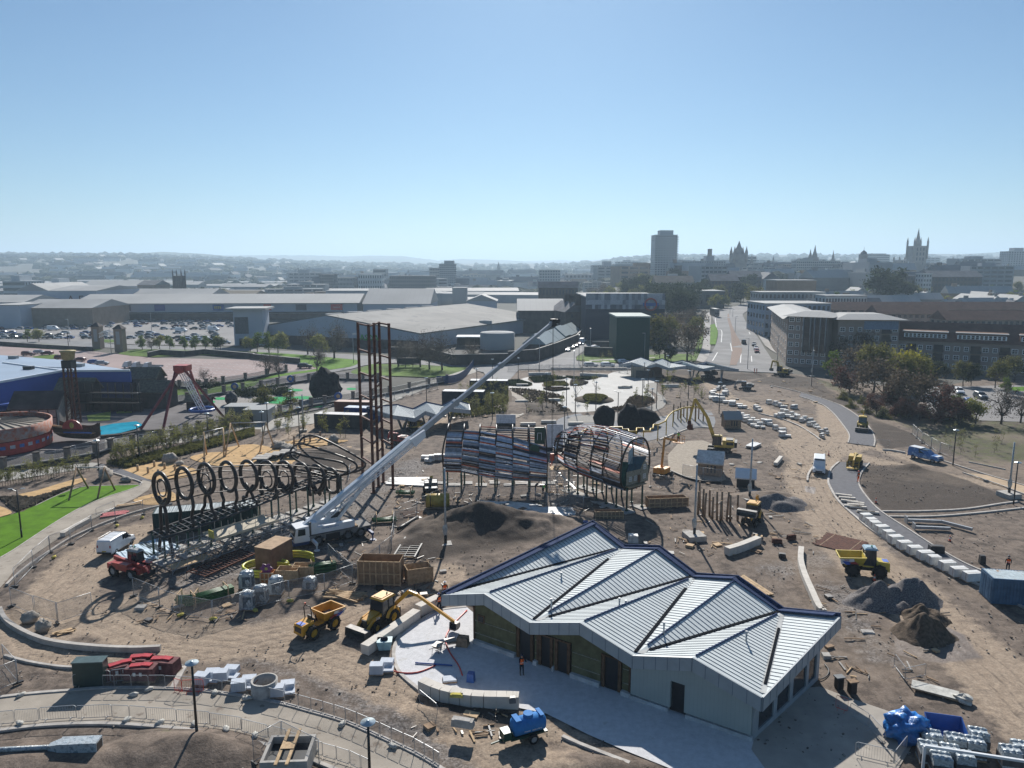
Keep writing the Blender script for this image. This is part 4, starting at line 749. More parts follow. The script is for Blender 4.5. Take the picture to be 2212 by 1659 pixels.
bl3=boomlift('grey boom lift with a yellow arm beside the steel tower frame',MCGR,[(-1.0,0,1.8),(1.4,0,2.6),(1.5,0,1.8)],1);fit(bl3,T('b2',1540,760),T('b2',1545,800),0,0);part(bl3,'yellow_arm',MYD,lambda q:q.bar((-1.4,.1,1.95),(1.2,.1,2.85),.4,.3))
# telehandler
th=thing('telehandler','muddy red telehandler parked beside the white van and the slats','telehandler')
for x in(-1.3,1.3):
 for s in(-1,1):wheel(th,x,s*.95,.6,.6,.42,MRIMW)
part(th,'chassis',MRD,lambda m:(m.bb(-2.2,-.7,.6,2.2,.7,1.1),m.bb(-2.3,-.9,.7,-1.5,.9,1.3)));part(th,'engine_cover',MRD,lambda m:m.bb(-1.3,-1.1,.9,.9,-.4,1.6));cab(th,-.6,.8,.4,1.1,2.5,M('cab_roof_grey',(.3,.32,.33),.6),slant=.1)
for k in th.children:
 if k.name.split('.')[0]in('cab','cab_roof','beacon'):k.location.y+=.7
arm(th,'telescopic_boom',[(-2.0,-.15,1.75),(2.4,-.15,1.2),(2.9,-.15,.7)],[.42,.35],MRD);part(th,'fork_carriage',MBK,lambda m:(m.bb(2.8,-.7,.3,2.9,.7,.9),m.bb(2.9,-.5,.2,4.0,-.38,.26),m.bb(2.9,.38,.2,4.0,.5,.26)))
for s in(-1,1):part(th,'mudguard',MRD,lambda m:m.box((1.35,s*.95,1.3),(1.3,.45,.08)))
fit(th,T('a2',990,1480),T('a2',1210,1530),-1.3,-1.0)
# vans and cars: loft of cross sections
def carbody(L,W,Hh,prof_,z0=.28):
 mb=MB();n=len(prof_);V=[]
 for x,zb,zt,wt in prof_:
  zm=zb+(zt-zb)*.5;V+=[(x,-W/2*.92,zb),(x,-W/2,zb+.15),(x,-W/2,zm),(x,-W/2*wt,zt-.05),(x,-W/2*wt*.9,zt),(x,W/2*wt*.9,zt),(x,W/2*wt,zt-.05),(x,W/2,zm),(x,W/2,zb+.15),(x,W/2*.92,zb)]
 m=10;Fs=[(i*m+k,i*m+(k+1)%m,(i+1)*m+(k+1)%m,(i+1)*m+k)for i in range(n-1)for k in range(m)]+[tuple(range(m))[::-1],tuple((n-1)*m+k for k in range(m))]
 mb.add(V,Fs,0,False);return mb
def van(label,mat,kind='van',name=None,glass=True,cat=None,group=None,rack=False):
 r=thing(name or 'parked_van',label,cat or 'van',group=group)
 K={'van':(4.6,1.85,[(-2.3,.3,1.75,.86),(-2.2,.28,1.9,.88),(.3,.28,1.92,.88),(.75,.28,1.85,.85),(1.45,.28,1.2,.9),(2.2,.28,1.0,.88),(2.35,.35,.7,.85)]),'bigvan':(5.5,2.0,[(-2.75,.35,2.3,.88),(-2.7,.3,2.45,.88),(1.0,.3,2.45,.88),(1.5,.3,2.2,.85),(2.1,.3,1.35,.9),(2.7,.3,1.1,.88),(2.8,.4,.8,.85)]),'car':(4.2,1.75,[(-2.1,.35,.9,.85),(-2.05,.28,1.1,.82),(-1.5,.25,1.42,.72),(.2,.25,1.45,.72),(.95,.25,1.02,.88),(1.9,.25,.85,.85),(2.1,.32,.6,.8)]),'suv':(4.6,1.85,[(-2.3,.4,1.1,.86),(-2.25,.32,1.45,.8),(-1.9,.3,1.68,.76),(.3,.3,1.68,.76),(1.0,.3,1.15,.9),(2.15,.3,1.0,.88),(2.3,.38,.7,.85)]),'pickup':(5.2,1.85,[(-2.6,.5,1.85,.82),(-2.5,.45,1.95,.84),(-.9,.45,1.95,.84),(-.85,.4,1.8,.82),(.5,.4,1.78,.78),(1.2,.4,1.2,.9),(2.45,.4,1.1,.88),(2.6,.45,.75,.85)])}[kind]
 L,W,pf=K;carbody(L,W,0,pf).build('body',[mat],r);top=max(q[2]for q in pf);xf=[q[0]for q in pf if q[2]>=top-.12];xa,xb=min(xf),max(xf);wb=pf[-3][0];wt=[q[3]for q in pf if q[2]>=top-.12][0]
 xw=[q for q in pf if q[0]>xb+.1][0];g=MB();e=.012
 g.hexa([(xw[0]-.02,-W/2*.84,xw[2]+.05),(xw[0]-.02+e,-W/2*.84,xw[2]+.09),(xw[0]-.02+e,W/2*.84,xw[2]+.09),(xw[0]-.02,W/2*.84,xw[2]+.05),(xb+.04,-W/2*wt*.84,top-.02),(xb+.08,-W/2*wt*.84,top-.0),(xb+.08,W/2*wt*.84,top-.0),(xb+.04,W/2*wt*.84,top-.02)]);g.build('windscreen',[MGLS],r)
 for s in(-1,1):
  w_=MB();x0=xb-.9 if kind in('van','bigvan')else xa+.15;z0=pf[1][1]+(top-pf[1][1])*.52
  if kind=='pickup':x0=-.7
  w_.extr([(x0,s*(W/2*(.97 if kind!='car' else .96)+.005),z0+.05),(xw[0]-.25,s*(W/2*.97+.005),z0+.03),(xb+.05,s*(W/2*wt+.012),top-.16),(x0+.12,s*(W/2*wt+.012),top-.16)],(0,.01*s,0));w_.build('side_window',[MGLS],r)
  m_=MB();m_.box((xb+.35,s*(W/2+.1),z0+.12),(.12,.18,.2));m_.build('mirror',[MBK],r);h_=MB();h_.box((pf[-2][0]+.02,s*W/2*.72,pf[-2][2]-.16),(.2,.32,.16));h_.build('headlight',[M('headlight',(.6,.65,.7),.15)],r)
  t_=MB();t_.box((pf[0][0]-.005,s*W/2*.82,pf[0][1]+(pf[0][2]-pf[0][1])*.6),(.05,.14,.3));t_.build('tail_light',[M('tail_light',(.35,.01,.01),.3)],r)
  for x in(pf[0][0]*.62,pf[-1][0]*.66):wheel(r,x,s*(W/2-.1),.32,.33 if kind!='pickup' else .38,.22,MRIMW,False)
 if kind in('car','suv'):w_=MB();w_.hexa([(pf[1][0]-.02,-W*.33,pf[1][2]-.05),(pf[1][0],-W*.33,pf[1][2]-.05),(pf[1][0],W*.33,pf[1][2]-.05),(pf[1][0]-.02,W*.33,pf[1][2]-.05),(pf[2][0]-.08,-W*.3,pf[2][2]-.08),(pf[2][0]-.02,-W*.3,pf[2][2]-.02),(pf[2][0]-.02,W*.3,pf[2][2]-.02),(pf[2][0]-.08,W*.3,pf[2][2]-.08)]);w_.build('rear_window',[MGLS],r)
 gr=MB();gr.box((pf[-1][0]+.0,0,pf[-1][1]+.22),(.06,W*.55,.22));gr.build('grille',[MBK],r);bp=MB();bp.box((pf[0][0]-.03,0,.42),(.1,W*.9,.2));bp.box((pf[-1][0]+.02,0,.4),(.1,W*.85,.16));bp.build('bumper',[MBK],r)
 if rack:
  q=MB()
  for x in(-1.8,-.9,0):q.tube([(x,-.85,top),(x,-.85,top+.12),(x,.85,top+.12),(x,.85,top)],.025,5)
  for s in(-1,1):q.tube([(-2.0,s*.8,top+.12),(.3,s*.8,top+.12)],.02,5)
  q.build('roof_rack',[MGV],r)
 return r
v1=van('small white panel van with a roof rack parked near the red telehandler',MWH,'van',rack=True);fit(v1,T('a2',1015,1285),T('a2',1150,1200),-1.4,-.85)
pl_=MB();pl_.box((-2.33,0,.62),(.02,.5,.12));pl_.build('number_plate',[M('yellow_plate',(.6,.45,.05),.5)],v1)
v2=van('white van facing the camera on the dirt track beside the kerb',MWH,'bigvan');fit(v2,T('d2',425,560),T('d2',422,637),-.2,0);v2.scale=(.93,)*3
v3=van('blue and white service pickup with covered back parked on the track edge',M('van_blue',(.05,.15,.38),.35,n=.05,wear=(1.2,.52,(.25,.4,.58))),'pickup',cat='van');fit(v3,T('d2',1245,455),T('d2',1400,490),-1.6,-.9)
part(v3,'white_top',MWH,lambda m:m.box((-1.5,0,1.99),(2.0,1.45,.08)));part(v3,'bonnet',MWH,lambda m:m.box((1.9,0,1.12),(1.1,1.4,.05)))
# ---- mobile crane ----
cr=thing('mobile_crane','white truck crane with its long boom stretched out to the right','mobile crane')
Z3=lambda u,v:((1150+u/3.951)/1.8228,(1780+v/3.951)/1.8228)
pf_,pr_=G(*Z3(520,1440)),G(*Z3(1235,1300));fit(cr,pr_,pf_,-4.6,1.25)
xl=(pf_-pr_).length-4.6
MCRB=M('crane_navy_bumper',(.02,.05,.16),.5);MCRD=M('crane_deck',(.2,.19,.18),.7,n=.15)
for x in(-3.3,-1.7,1.9):
 for s in(-1,1):wheel(cr,x,s*1.0,.62,.62,.5,MCRD)
part(cr,'carrier',MCRD,lambda m:(m.bb(-4.6,-1.2,.75,2.9,1.2,1.3),m.bb(-4.6,-1.25,1.3,3.0,1.25,1.38)))
for b6 in((-.7,1.0,.5,1.0,1.22,1.25),(-4.4,1.0,.6,-4.0,1.22,1.25),(-.7,-1.22,.5,1.0,-1.0,1.25)):part(cr,'side_locker',MBK,lambda m:m.bb(*b6))
ca=part(cr,'driver_cab',MWH,lambda m:m.hexa([(2.9,-1.2,.8),(4.7,-1.15,.8),(4.7,1.15,.8),(2.9,1.2,.8),(2.95,-1.1,2.6),(4.45,-1.05,2.5),(4.45,1.05,2.5),(2.95,1.1,2.6)]))
part(ca,'windscreen',MGLS,lambda m:m.hexa([(4.66,-1.0,1.55),(4.69,-1.0,1.55),(4.69,1.0,1.55),(4.66,1.0,1.55),(4.46,-.95,2.4),(4.53,-.95,2.4),(4.53,.95,2.4),(4.46,.95,2.4)]));part(ca,'side_window',MGLS,lambda m:m.extr([(3.4,1.16,1.6),(4.3,1.16,1.6),(4.2,1.09,2.35),(3.4,1.1,2.35)],(0,.02,0)));part(ca,'grille',MBK,lambda m:m.bb(4.69,-.6,1.0,4.73,.6,1.3));part(ca,'bumper',MCRB,lambda m:m.bb(3.0,-1.22,.45,4.85,1.22,.8))
for s in(-1,1):part(ca,'headlight',MREF,lambda m:m.box((4.72,s*.85,.95),(.06,.3,.18)))
sup=part(cr,'superstructure',MWH,lambda m:(m.bb(-1.2,-1.15,1.5,2.0,-.5,2.5),m.bb(-1.2,.5,1.5,2.0,1.15,2.3),m.bb(2.0,-1.2,1.5,2.7,1.2,2.9),m.bb(-2.6,.45,1.5,-1.2,1.1,2.3),m.bb(-1.2,-.5,1.5,2.0,.5,1.8)))
tx_=text('GROVE',.42,M('decal_dark',(.04,.05,.06),.5),sup,(2.72,-.05,2.3),(R(90),0,R(90)));text('NMT CRANE HIRE',.3,M('decal_blue',(.05,.2,.5),.5),sup,(.6,1.17,1.95),(R(90),0,R(180)))[:0]if False else text('Cladding Specialists',.27,M('decal_blue',(.05,.2,.5),.5),sup,(.45,1.17,2.08),(R(90),0,R(180)))
sg=part(sup,'warning_stripes',MBLK,lambda m:[m.extr([(2.71,.5+k*.2,1.6),(2.71,.6+k*.2,1.6),(2.71,.35+k*.2,2.7),(2.71,.25+k*.2,2.7)],(.02,0,0))for k in range(3)])
oc=part(cr,'operator_cab',MWH,lambda m:m.bb(-1.3,-1.2,1.6,.3,-.55,3.3));part(oc,'window',MGLS,lambda m:m.bb(-1.32,-1.15,2.3,-.2,-.52,3.15))
part(cr,'exhaust',MST,lambda m:m.cyl((2.75,1.0,1.5),(2.75,1.0,3.0),.13,10));part(cr,'timber_mats',MWO,lambda m:(m.bb(-3.0,-1.1,1.4,-2.7,1.1,1.6),m.bb(-2.6,-1.1,1.4,-2.3,1.1,1.6)))
for x in(-4.2,2.6):
 for s in(-1,1):part(cr,'outrigger',MCRB if x<0 else MWH,lambda m:(m.bar((x,s*1.0,.85),(x,s*2.9,.85),.3,.3),m.cyl((x,s*2.8,.12),(x,s*2.8,.8),.09,8),m.cyl((x,s*2.8,.05),(x,s*2.8,.14),.35,12)))
 # boom: from the pivot to the tip seen against the street
piv=Vector((1.9,0,3.0));ax_=cr.rotation_euler.z;ca_,sa_=math.cos(ax_),math.sin(ax_);L0=cr.location
tipr=ray(*Q('c1',395,815));det=tipr[0]*sa_-tipr[1]*ca_
tt=(L0.x*sa_-L0.y*ca_)/det;tw=Vector((tipr[0]*tt,tipr[1]*tt,H+tipr[2]*tt));tip=Matrix.Rotation(-ax_,3,'Z')@(tw-L0)
print('BOOM tip',tw,tip,(tip-piv).length,'crane',L0,math.degrees(ax_))
dirb=(tip-piv).normalized();Lb=(tip-piv).length
MBM=M('boom_white',(.62,.67,.72),.4,n=.05);MBG=M('boom_grey_steel',(.33,.36,.4),.4,.4,n=.08)
b0=MB();b0.bar(piv-dirb*1.5,piv+dirb*Lb*.37,.7,.85);b0o=b0.build('boom_base',[MBM],cr)
for k,(t0,t1,w_)in enumerate(((.36,.56,.58),(.55,.76,.48),(.75,1.0,.38))):
 m=MB();m.bar(piv+dirb*Lb*t0,piv+dirb*Lb*t1,w_,w_*1.1);m.bar(piv+dirb*Lb*(t1-.012),piv+dirb*Lb*t1,w_+.14,w_*1.1+.16);m.build('boom_section',[MBG],cr)
m=MB();m.box(tuple(tip),(.7,.6,.9));m.cyl(tip+Vector((0,-.35,-.3)),tip+Vector((0,.35,-.3)),.35,12);m.cyl(tip+Vector((-.7,-.3,.1)),tip+Vector((-.7,.3,.1)),.3,12);m.build('boom_head',[MBK],cr)
m=MB();sidep=Vector((0,.75,0));upv=Vector((-dirb.z,0,dirb.x));upv=upv if upv.z>0 else-upv
A0,A1=piv+dirb*1+sidep-upv*.4,piv+dirb*Lb*.36+sidep-upv*.2
for o_ in(upv*.55,-upv*.15,upv*.55+sidep*.7,-upv*.15+sidep*.7):m.bar(A0+o_,A1+o_,.09)
n_=14
for k in range(n_):
 p,q=A0.lerp(A1,k/n_),A0.lerp(A1,(k+1)/n_);m.bar(p+upv*.55,q-upv*.15,.05);m.bar(p+upv*.55+sidep*.7,q-upv*.15+sidep*.7,.05);m.bar(p+upv*.55,q+upv*.55+sidep*.7,.05);m.bar(p-upv*.15,q-upv*.15+sidep*.7,.05)
m.build('lattice_jib',[MWH],cr)
m=MB();m.extr([A1-upv*.5,A1+dirb*1.8-upv*.3,A1+dirb*2.2+upv*.5,A1+upv*.7],sidep*.6);m.build('jib_head',[MWH],cr)
m=MB();m.cyl(piv+Vector((-2.4,0,-1)),piv+dirb*Lb*.22-upv*.3,.2,10);m.build('lift_ram',[MBM],cr)
zb=8.0-0;hw=MB();base=tip-Vector((0,0,.6));hk_z=G(*Q('c1',395,1290)).z
drop=tip.z-7.0
for s in(-.12,.12):hw.tube([base+Vector((0,s,0)),base+Vector((0,s,-drop))],.03,4)
hw.build('hoist_rope',[MBK],cr);hb=MB();hb.box(tuple(base+Vector((0,0,-drop-.5))),(.5,.35,1.0));hb.tube([base+Vector((0,0,-drop-1)),base+Vector((0,0,-drop-1.6)),base+Vector((.25,0,-drop-1.8)),base+Vector((.3,0,-drop-1.4))],.08,6);hb.build('hook_block',[MORG],cr)
# ---------------- play structures under construction ----------------
Z1=lambda u,v:((560+u/2.4578)/1.8228,(1720+v/2.4578)/1.8228)
Z2=lambda u,v:((1700+u/2.4578)/1.8228,(1680+v/2.4578)/1.8228)
def onplane(u,v,A,B):
 r=ray(u,v);n=Vector((-(B-A).y,(B-A).x,0));t=(A-Vector((0,0,H))).dot(n)/Vector(r).dot(n);return Vector((0,0,H))+Vector(r)*t
tw_=thing('steel_tower_frame','tall rust-brown steel tower frame of five posts standing over the site','steel frame',T('b2',1042,750));ob=tw_.location
feet=[T('b2',950,680),T('b2',1042,750),T('b2',1085,700),T('b2',1128,660),T('b2',1212,715)];MRS=M('rust_brown_paint',(.13,.05,.032),.6,n=.2,sc=2)
HT=24.6
for f in feet:part(tw_,'post',MRS,lambda m:(m.box(tuple(f-ob+Vector((0,0,HT/2))),(.36,.36,HT)),m.box(tuple(f-ob+Vector((0,0,.04))),(.8,.8,.08))))
for a,b,hs in((0,1,[24.4,20.6,17.2,13.8,10.6,7.4,4.3,2.0][:7]),(1,2,[24.3,20.3,17.0,13.6,10.4,7.2]),(2,3,[24.4,18.6,15.2,11.9,8.6,5.4]),(3,4,[24.4,19.6,16.3,13.0,9.9,6.7,3.7])):
 for z in hs:part(tw_,'rung',MRS,lambda m:m.bar(feet[a]-ob+Vector((0,0,z)),feet[b]-ob+Vector((0,0,z)),.22,.22))
 # ring structure
MTB=M('black_bronze_tube',(.035,.024,.02),.42,.0,n=.15,sc=2,spec=.35);MDEK=M('dark_deck_steel',(.03,.032,.036),.5,n=.2)
RA,RB=G(*Z1(205,1225)),G(*Z1(1850,700));rd=(RB-RA).normalized();rn=Vector((-rd.y,rd.x,0));LR=(RB-RA).length
rs_=thing('ring_play_frame','long dark play frame of tall looping rings above a ladder deck','play structure',RA,math.atan2(rd.y,rd.x))
def rl(p):d=Vector(p)-RA;return Vector((d.dot(rd),d.dot(rn),d.z))
# local frame: x along, y away from the camera side
cen=[(185,500,130),(405,450,127),(620,405,122),(830,385,120),(1030,375,120),(1215,378,118),(1380,372,112),(1545,385,108),(1690,400,105),(1830,425,100)]
Aup,Bup=RA+rn*1.6,RB+rn*1.6;RI=[]
for u,v,rr in cen:
 p=rl(onplane(*Z1(u,v),Aup,Bup));q=rl(onplane(*Z1(u,v-rr),Aup,Bup));RI.append((p,abs(q.z-p.z)*1.18))
print('RINGS',[(round(p.x,1),round(p.z,1),round(r,1))for p,r in RI],'LR',LR,math.degrees(math.atan2(rd.y,rd.x)))
XE=RI[-1][0].x
ZD=lambda x:2.8+1.5*max(0,min(1,x/XE))
for i,(p,r)in enumerate(RI):
 m=MB();c=Vector((p.x,1.6,p.z));zd=ZD(p.x);m.tube([c+Vector((0,r*.98*math.cos(a),r*math.sin(a)))for a in[2*math.pi*k/28 for k in range(28)]],.23,8,0,True);m.build('ring',[MTB],rs_)
 zk=zd if i else .3
 for s in(-1,1):
  m=MB();w_=r*.8*s;yb=1.6+1.5*s;
  pts=[c+Vector((0,w_*(1.0 if(i%2)else-.55),-r*.6)),c+Vector((0,w_*(1.2 if i%2 else .35),-r-.5)),Vector((p.x,(1.6+yb)/2+s*(.5 if i%2 else 0),(p.z-r+zk)/2-.2)),Vector((p.x,yb,zk+.5)),Vector((p.x,yb-s*.2,zk-.1))]
  m.tube(smooth(pts,3),.19,7);m.build('curved_leg',[MTB],rs_)
 if i in(0,2,5,6):m=MB();r2=r*.55;m.tube([c+Vector((.15,r2*math.cos(a)+(.4 if i else .2),r2*math.sin(a)-r*.3*(i>0)))for a in[2*math.pi*k/20 for k in range(20)]],.09,6,0,True);m.build('inner_ring',[MTB],rs_)
for off,zz in((-1,.1),(1,.2),(0,-1.0),(-.6,.85)):
 m=MB();m.tube([Vector((p.x,1.6+off*r*.97,p.z+zz*r))for p,r in RI],.07,6);m.build('tie_tube',[MTB],rs_)
for k,(dx,zt)in enumerate(((0,0),(1.6,.2),(3.1,.5))):
 p,r=RI[-1];x=p.x+.5+dx;topz=p.z+r+1.0+k*.9
 m=MB();m.tube(smooth([Vector((x,.2,4.3)),Vector((x+.4,-.9,5.2)),Vector((x+.1,.2,6.2)),Vector((x-2.2,4.5,topz+.6)),Vector((x-3.2,6.4,topz+1.1)),Vector((x-4.2,7.2,topz+.6)),Vector((x-5.0,6.2,topz-.4)),Vector((x-3.0,4.0,5.0)),Vector((x-.8,1.4,4.1))],5,True),.15,8,0,True);m.build('tail_loop',[MTB],rs_)
m=MB();p,r=RI[-1]
for k in range(7):m.tube([Vector((p.x-2.5-k*.2,6.6-k*.35,8.6-k*.1)),Vector((p.x+1.6-k*.1,5.6-k*.45,8.9-k*.35))],.05,5)
m.build('tail_slats',[MTB],rs_)
x1=RI[-1][0].x+1
for s,y in((-1,.15),(1,3.1)):m=MB();m.tube([Vector((x1*t/12,y+s*.3*math.sin(t*.5),ZD(x1*t/12)))for t in range(13)],.16,6);m.build('deck_beam',[MDEK],rs_)
m=MB()
for k in range(int(x1/.75)):x=k*.75+.3;m.bar((x,.2,ZD(x)+.1),(x+.2,3.0,ZD(x)+.1),.1,.12)
for y in(1.1,2.1):m.bar((0,y,ZD(0)+.02),(x1,y,ZD(x1)+.02),.1,.12)
m.build('deck_grid',[MDEK],rs_)
for i in range(10):
 for y in(.3,2.9):
  x=.4+i*(x1-.8)/9;l_=part(rs_,'leg',MGN,lambda m:(m.cyl((x,y,.05),(x,y,ZD(x)),.12,8),m.cyl((x,y,.06),(x,y,.3),.2,8)))
for i in range(10):
 for j,y in enumerate((.3,2.9)):
  x=.4+i*(x1-.8)/9;m=MB();m.box((0,0,.02),(2.1,2.0,.12));one(m,'concrete_pad',[MCO],'square concrete pad under the ring frame legs','concrete pad','concrete pads under the ring frame',RA+rd*x+rn*y+Vector((0,0,0)),rs_.rotation_euler.z+.03)
m=MB();m.bb(-.5,2.0,.4,.0,5.5,3.2);m.bb(0,2.0,2.9,9,2.2,3.2);
# scaffold with pale deck in front of the left half
sc_=thing('scaffold','tube scaffold carrying a pale boarded deck under the ring frame','scaffold',RA+rn*-.9-rd*1.0,rs_.rotation_euler.z)
def scaff(root,nx,ny,sx,sy,hts,top,deckm,diag=True):
 for i in range(nx+1):
  m=MB()
  for j in range(ny+1):m.tube([(i*sx,-j*sy,0),(i*sx,-j*sy,top+random.uniform(.1,1.2))],.03,5)
  for z in hts:m.tube([(i*sx,.2,z),(i*sx,-ny*sy-.2,z)],.028,4)
  if i<nx:
   for j in range(ny+1):
    for z in hts:m.tube([(i*sx,-j*sy,z),((i+1)*sx,-j*sy,z)],.028,4)
    if diag:m.tube([(i*sx,-j*sy,.1),((i+1)*sx,-j*sy,hts[-1])],.026,4)
  m.build('scaffold_bay',[MGV],root)
scaff(sc_,9,2,1.7,1.5,[.5,1.4,2.3],2.8,None)
part(sc_,'board_deck',M('pale_deck_board',(.5,.45,.36),.85,n=.1,stripes=(1,.3,.06,(.2,.17,.13))),lambda m:(m.bb(5.2,-3.2,2.32,13.2,-.2,2.4),m.bb(5.2,-3.25,2.4,13.2,-3.2,2.62),m.bb(5.2,-.2,2.4,13.2,-.15,2.62)))
part(sc_,'lower_boards',MWD,lambda m:(m.bb(.2,-2.9,.52,4.5,-1.4,.58),m.bb(2.0,-1.4,1.42,5.0,-.4,1.48)))
part(sc_,'yellow_gate',MSAK,lambda m:(m.bb(5.1,-2.6,2.45,5.2,-1.6,3.3)))
# ladder-like lattice frames lying on the ground
def ladderframe(label,A,B,w,n,mat,z=.25,h=.14,rung=.1):
 d=(B-A).normalized();r=thing('lattice_frame',label,'steel frame',A,math.atan2(d.y,d.x));L=(B-A).length
 for s in(0,1):part(r,'side_rail',mat,lambda m:m.bar((0,s*w,z),(L,s*w,z),h,h))
 part(r,'rungs',mat,lambda m:[m.bar((L*(k+.5)/n,0,z),(L*(k+.5)/n+(.0),w,z),rung,rung)for k in range(n)]+[m.bar((0,w/2,z),(L,w/2,z),.05,.05)]);return r
lf=ladderframe('long rust-brown lattice frame lying beside the scaffold',G(*Z1(600,1400)),G(*Z1(1110,1165)),2.6,16,MRU,.5)
lf2=ladderframe('black ladder-like steel frame leaning behind the timber box',T('b2',1215,1345),T('b2',1320,1175),-3.4+1.0,10,MBK,.5,.16)
# slatted wing wall
SLC=[M('slat_slate_skylit',(.2,.23,.29),.6,n=.2),M('slat_brick',(.55,.12,.06),.6,n=.2),M('slat_brown',(.06,.035,.03),.65,n=.2),M('slat_bluegrey_skylit',(.38,.45,.58),.5,n=.15),M('slat_navy',(.03,.035,.055),.6,n=.2),M('slat_pale',(.75,.76,.8),.5,n=.15),MTB]  # slate and blue-grey lightened to hold the sky's reflection on the slats
WA,WB=G(*Z2(130,905)),G(*Z2(1100,700));WA,WB=G(*Z2(130,640)),G(*Z2(1100,635));wd=(WB-WA).normalized();wn=Vector((wd.y,-wd.x,0))
wing=thing('slatted_wing','curved wall of narrow grey, brown and orange slats on dark posts','play structure',WA,math.atan2(wd.y,wd.x))
def wl_(p):d=Vector(p)-WA;return Vector((d.dot(wd),-d.dot(wn),d.z))
topE=[wl_(onplane(*Z2(u,v),WA,WB))for u,v in((150,30),(310,30),(465,38),(625,62),(785,95),(945,142),(1108,190))];botE=[wl_(onplane(*Z2(u,v),WA,WB))for u,v in((115,428),(285,432),(455,465),(612,490),(780,508),(940,515),(1110,518))]
backE=[wl_(onplane(*Z2(u,v),WA,WB))for u,v in((160,25),(310,30),(465,32),(625,38),(785,40),(945,48),(1108,62))]
print('WING',WA,WB,[tuple(round(x,1)for x in q)for q in topE[:1]+botE[:1]+topE[-1:]])
NS=30
for k in range(6):
 m=MB()
 for j in range(NS):
  w0=(j+.08)/NS;w1=(j+random.choice([1.0,1.05,1.08]))/NS;mi=(random.choice([3,3,5,0,4])if(j//3+k)%4==0 else random.choice([0,3,4,0,3,2]))if not((j*7+k*2)%11==0)else 1
  def S_(t,w_,o=0):e=botE[k].lerp(botE[k+1],t);f=topE[k].lerp(topE[k+1],t);p=e.lerp(f,w_);return p+Vector((0,-1.7*math.sin(math.pi*(w_*.85+.1))+o,0))
  if random.random()<.02:continue
  a,b,c,d=S_(0.01,w0-.015*0),S_(.99,w0-.01),S_(.99,w1-.01),S_(.01,w1);o=Vector((0,.05,0));m.hexa([a+o,b+o,b,a,d+o,c+o,c,d],mi)
 m.build('slat_panel',SLC,wing)
 if k>=2:
  m=MB()
  for j in range(12):
   w_=.35+.65*j/12;a=botE[k].lerp(backE[k],w_)+Vector((0,3.6+.8*math.sin(w_*3),0));b=botE[k+1].lerp(backE[k+1],w_)+Vector((0,3.6+.8*math.sin(w_*3),0));m.bar(a,b,.05,.16,random.choice([0,2,4,5,1]))
  m.build('back_slat_panel',SLC,wing)
for k in range(7):
 m=MB();b=botE[k];bk=backE[k];m.cyl((b.x,.0,0),(b.x,0,b.z+.3),.13,8);m.cyl((b.x+.3,3.4,0),(b.x+.3,3.4,b.z+.5),.13,8);m.build('post',[MGN],wing)
 m=MB();h_=topE[k].z;m.tube(smooth([(b.x,.1,b.z),(b.x,-1.3,(b.z+h_)/2+.2),(topE[k].x,-.35,h_-.1),(bk.x,2.2,bk.z+.35),(bk.x,4.4,bk.z-1),(b.x,4.2,b.z+1.5),(b.x,3.2,b.z)],4),.12,7);m.build('hoop',[MTB],wing)
m=MB();m.blob((topE[5].x+.7,-.95,topE[5].z-1.0),(.75,.06,.75),0,14,8,0);m.build('round_porthole',[MGN],wing);part(wing,'green_door_panel',MGN,lambda m:m.bb(topE[5].x+.9,3.2,backE[5].z-2.6,topE[6].x,3.4,backE[5].z-.1));part(wing,'pale_frame',MWH,lambda m:(m.bb(topE[5].x+1.3,3.1,backE[5].z-2.0,topE[5].x+1.36,3.2,backE[5].z-.9),m.bb(topE[5].x+1.9,3.1,backE[5].z-2.0,topE[5].x+1.96,3.2,backE[5].z-.9),m.bb(topE[5].x+1.3,3.1,backE[5].z-.96,topE[5].x+1.96,3.2,backE[5].z-.9)))
# slipper-shaped slatted tunnel
SA,SB=G(*Z2(1390,600)),G(*Z2(1960,800));sd=(SB-SA).normalized();sn=Vector((-sd.y,sd.x,0))
bk_=thing('slatted_tunnel','slipper-shaped tunnel of white and coloured slats ending in a painted house front','play structure',SA,math.atan2(sd.y,sd.x));LS=(SB-SA).length
def sl_(p):d=Vector(p)-SA;return Vector((d.dot(sd),d.dot(sn),d.z))
print('TUNNEL',SA,SB,LS)
# section loops: (x, half width, z bottom, z top, lean) ; loop param from bottom left round the top
SEC=[(-3.2,1.4,4.6,8.0,0),(-1.6,2.3,3.9,9.0,0),(.8,2.9,3.4,9.8,0),(3.6,3.1,3.2,10.2,0),(6.4,3.1,3.1,10.3,0),(LS-3.2,3.0,3.0,10.2,0),(LS,2.8,2.9,10.0,0)]
def loop(x,hw,z0,z1,n=26):
 out=[]
 for k in range(n):
  a=2*math.pi*k/n-math.pi/2;c_,s_=math.cos(a),math.sin(a);w_=hw*(1-.28*max(0,s_));out.append(Vector((x+.35*s_,(abs(c_)**.62)*(1 if c_>0 else-1)*w_,(z0+z1)/2+(abs(s_)**.75)*(1 if s_>0 else-1)*(z1-z0)/2)))
 return out
LP=[loop(*s_[:4])for s_ in SEC]
for i,l in enumerate(LP):m=MB();m.tube(l,.14 if i in(0,1,6)else .1,7,0,True);m.build('arch_frame',[MTB],bk_)
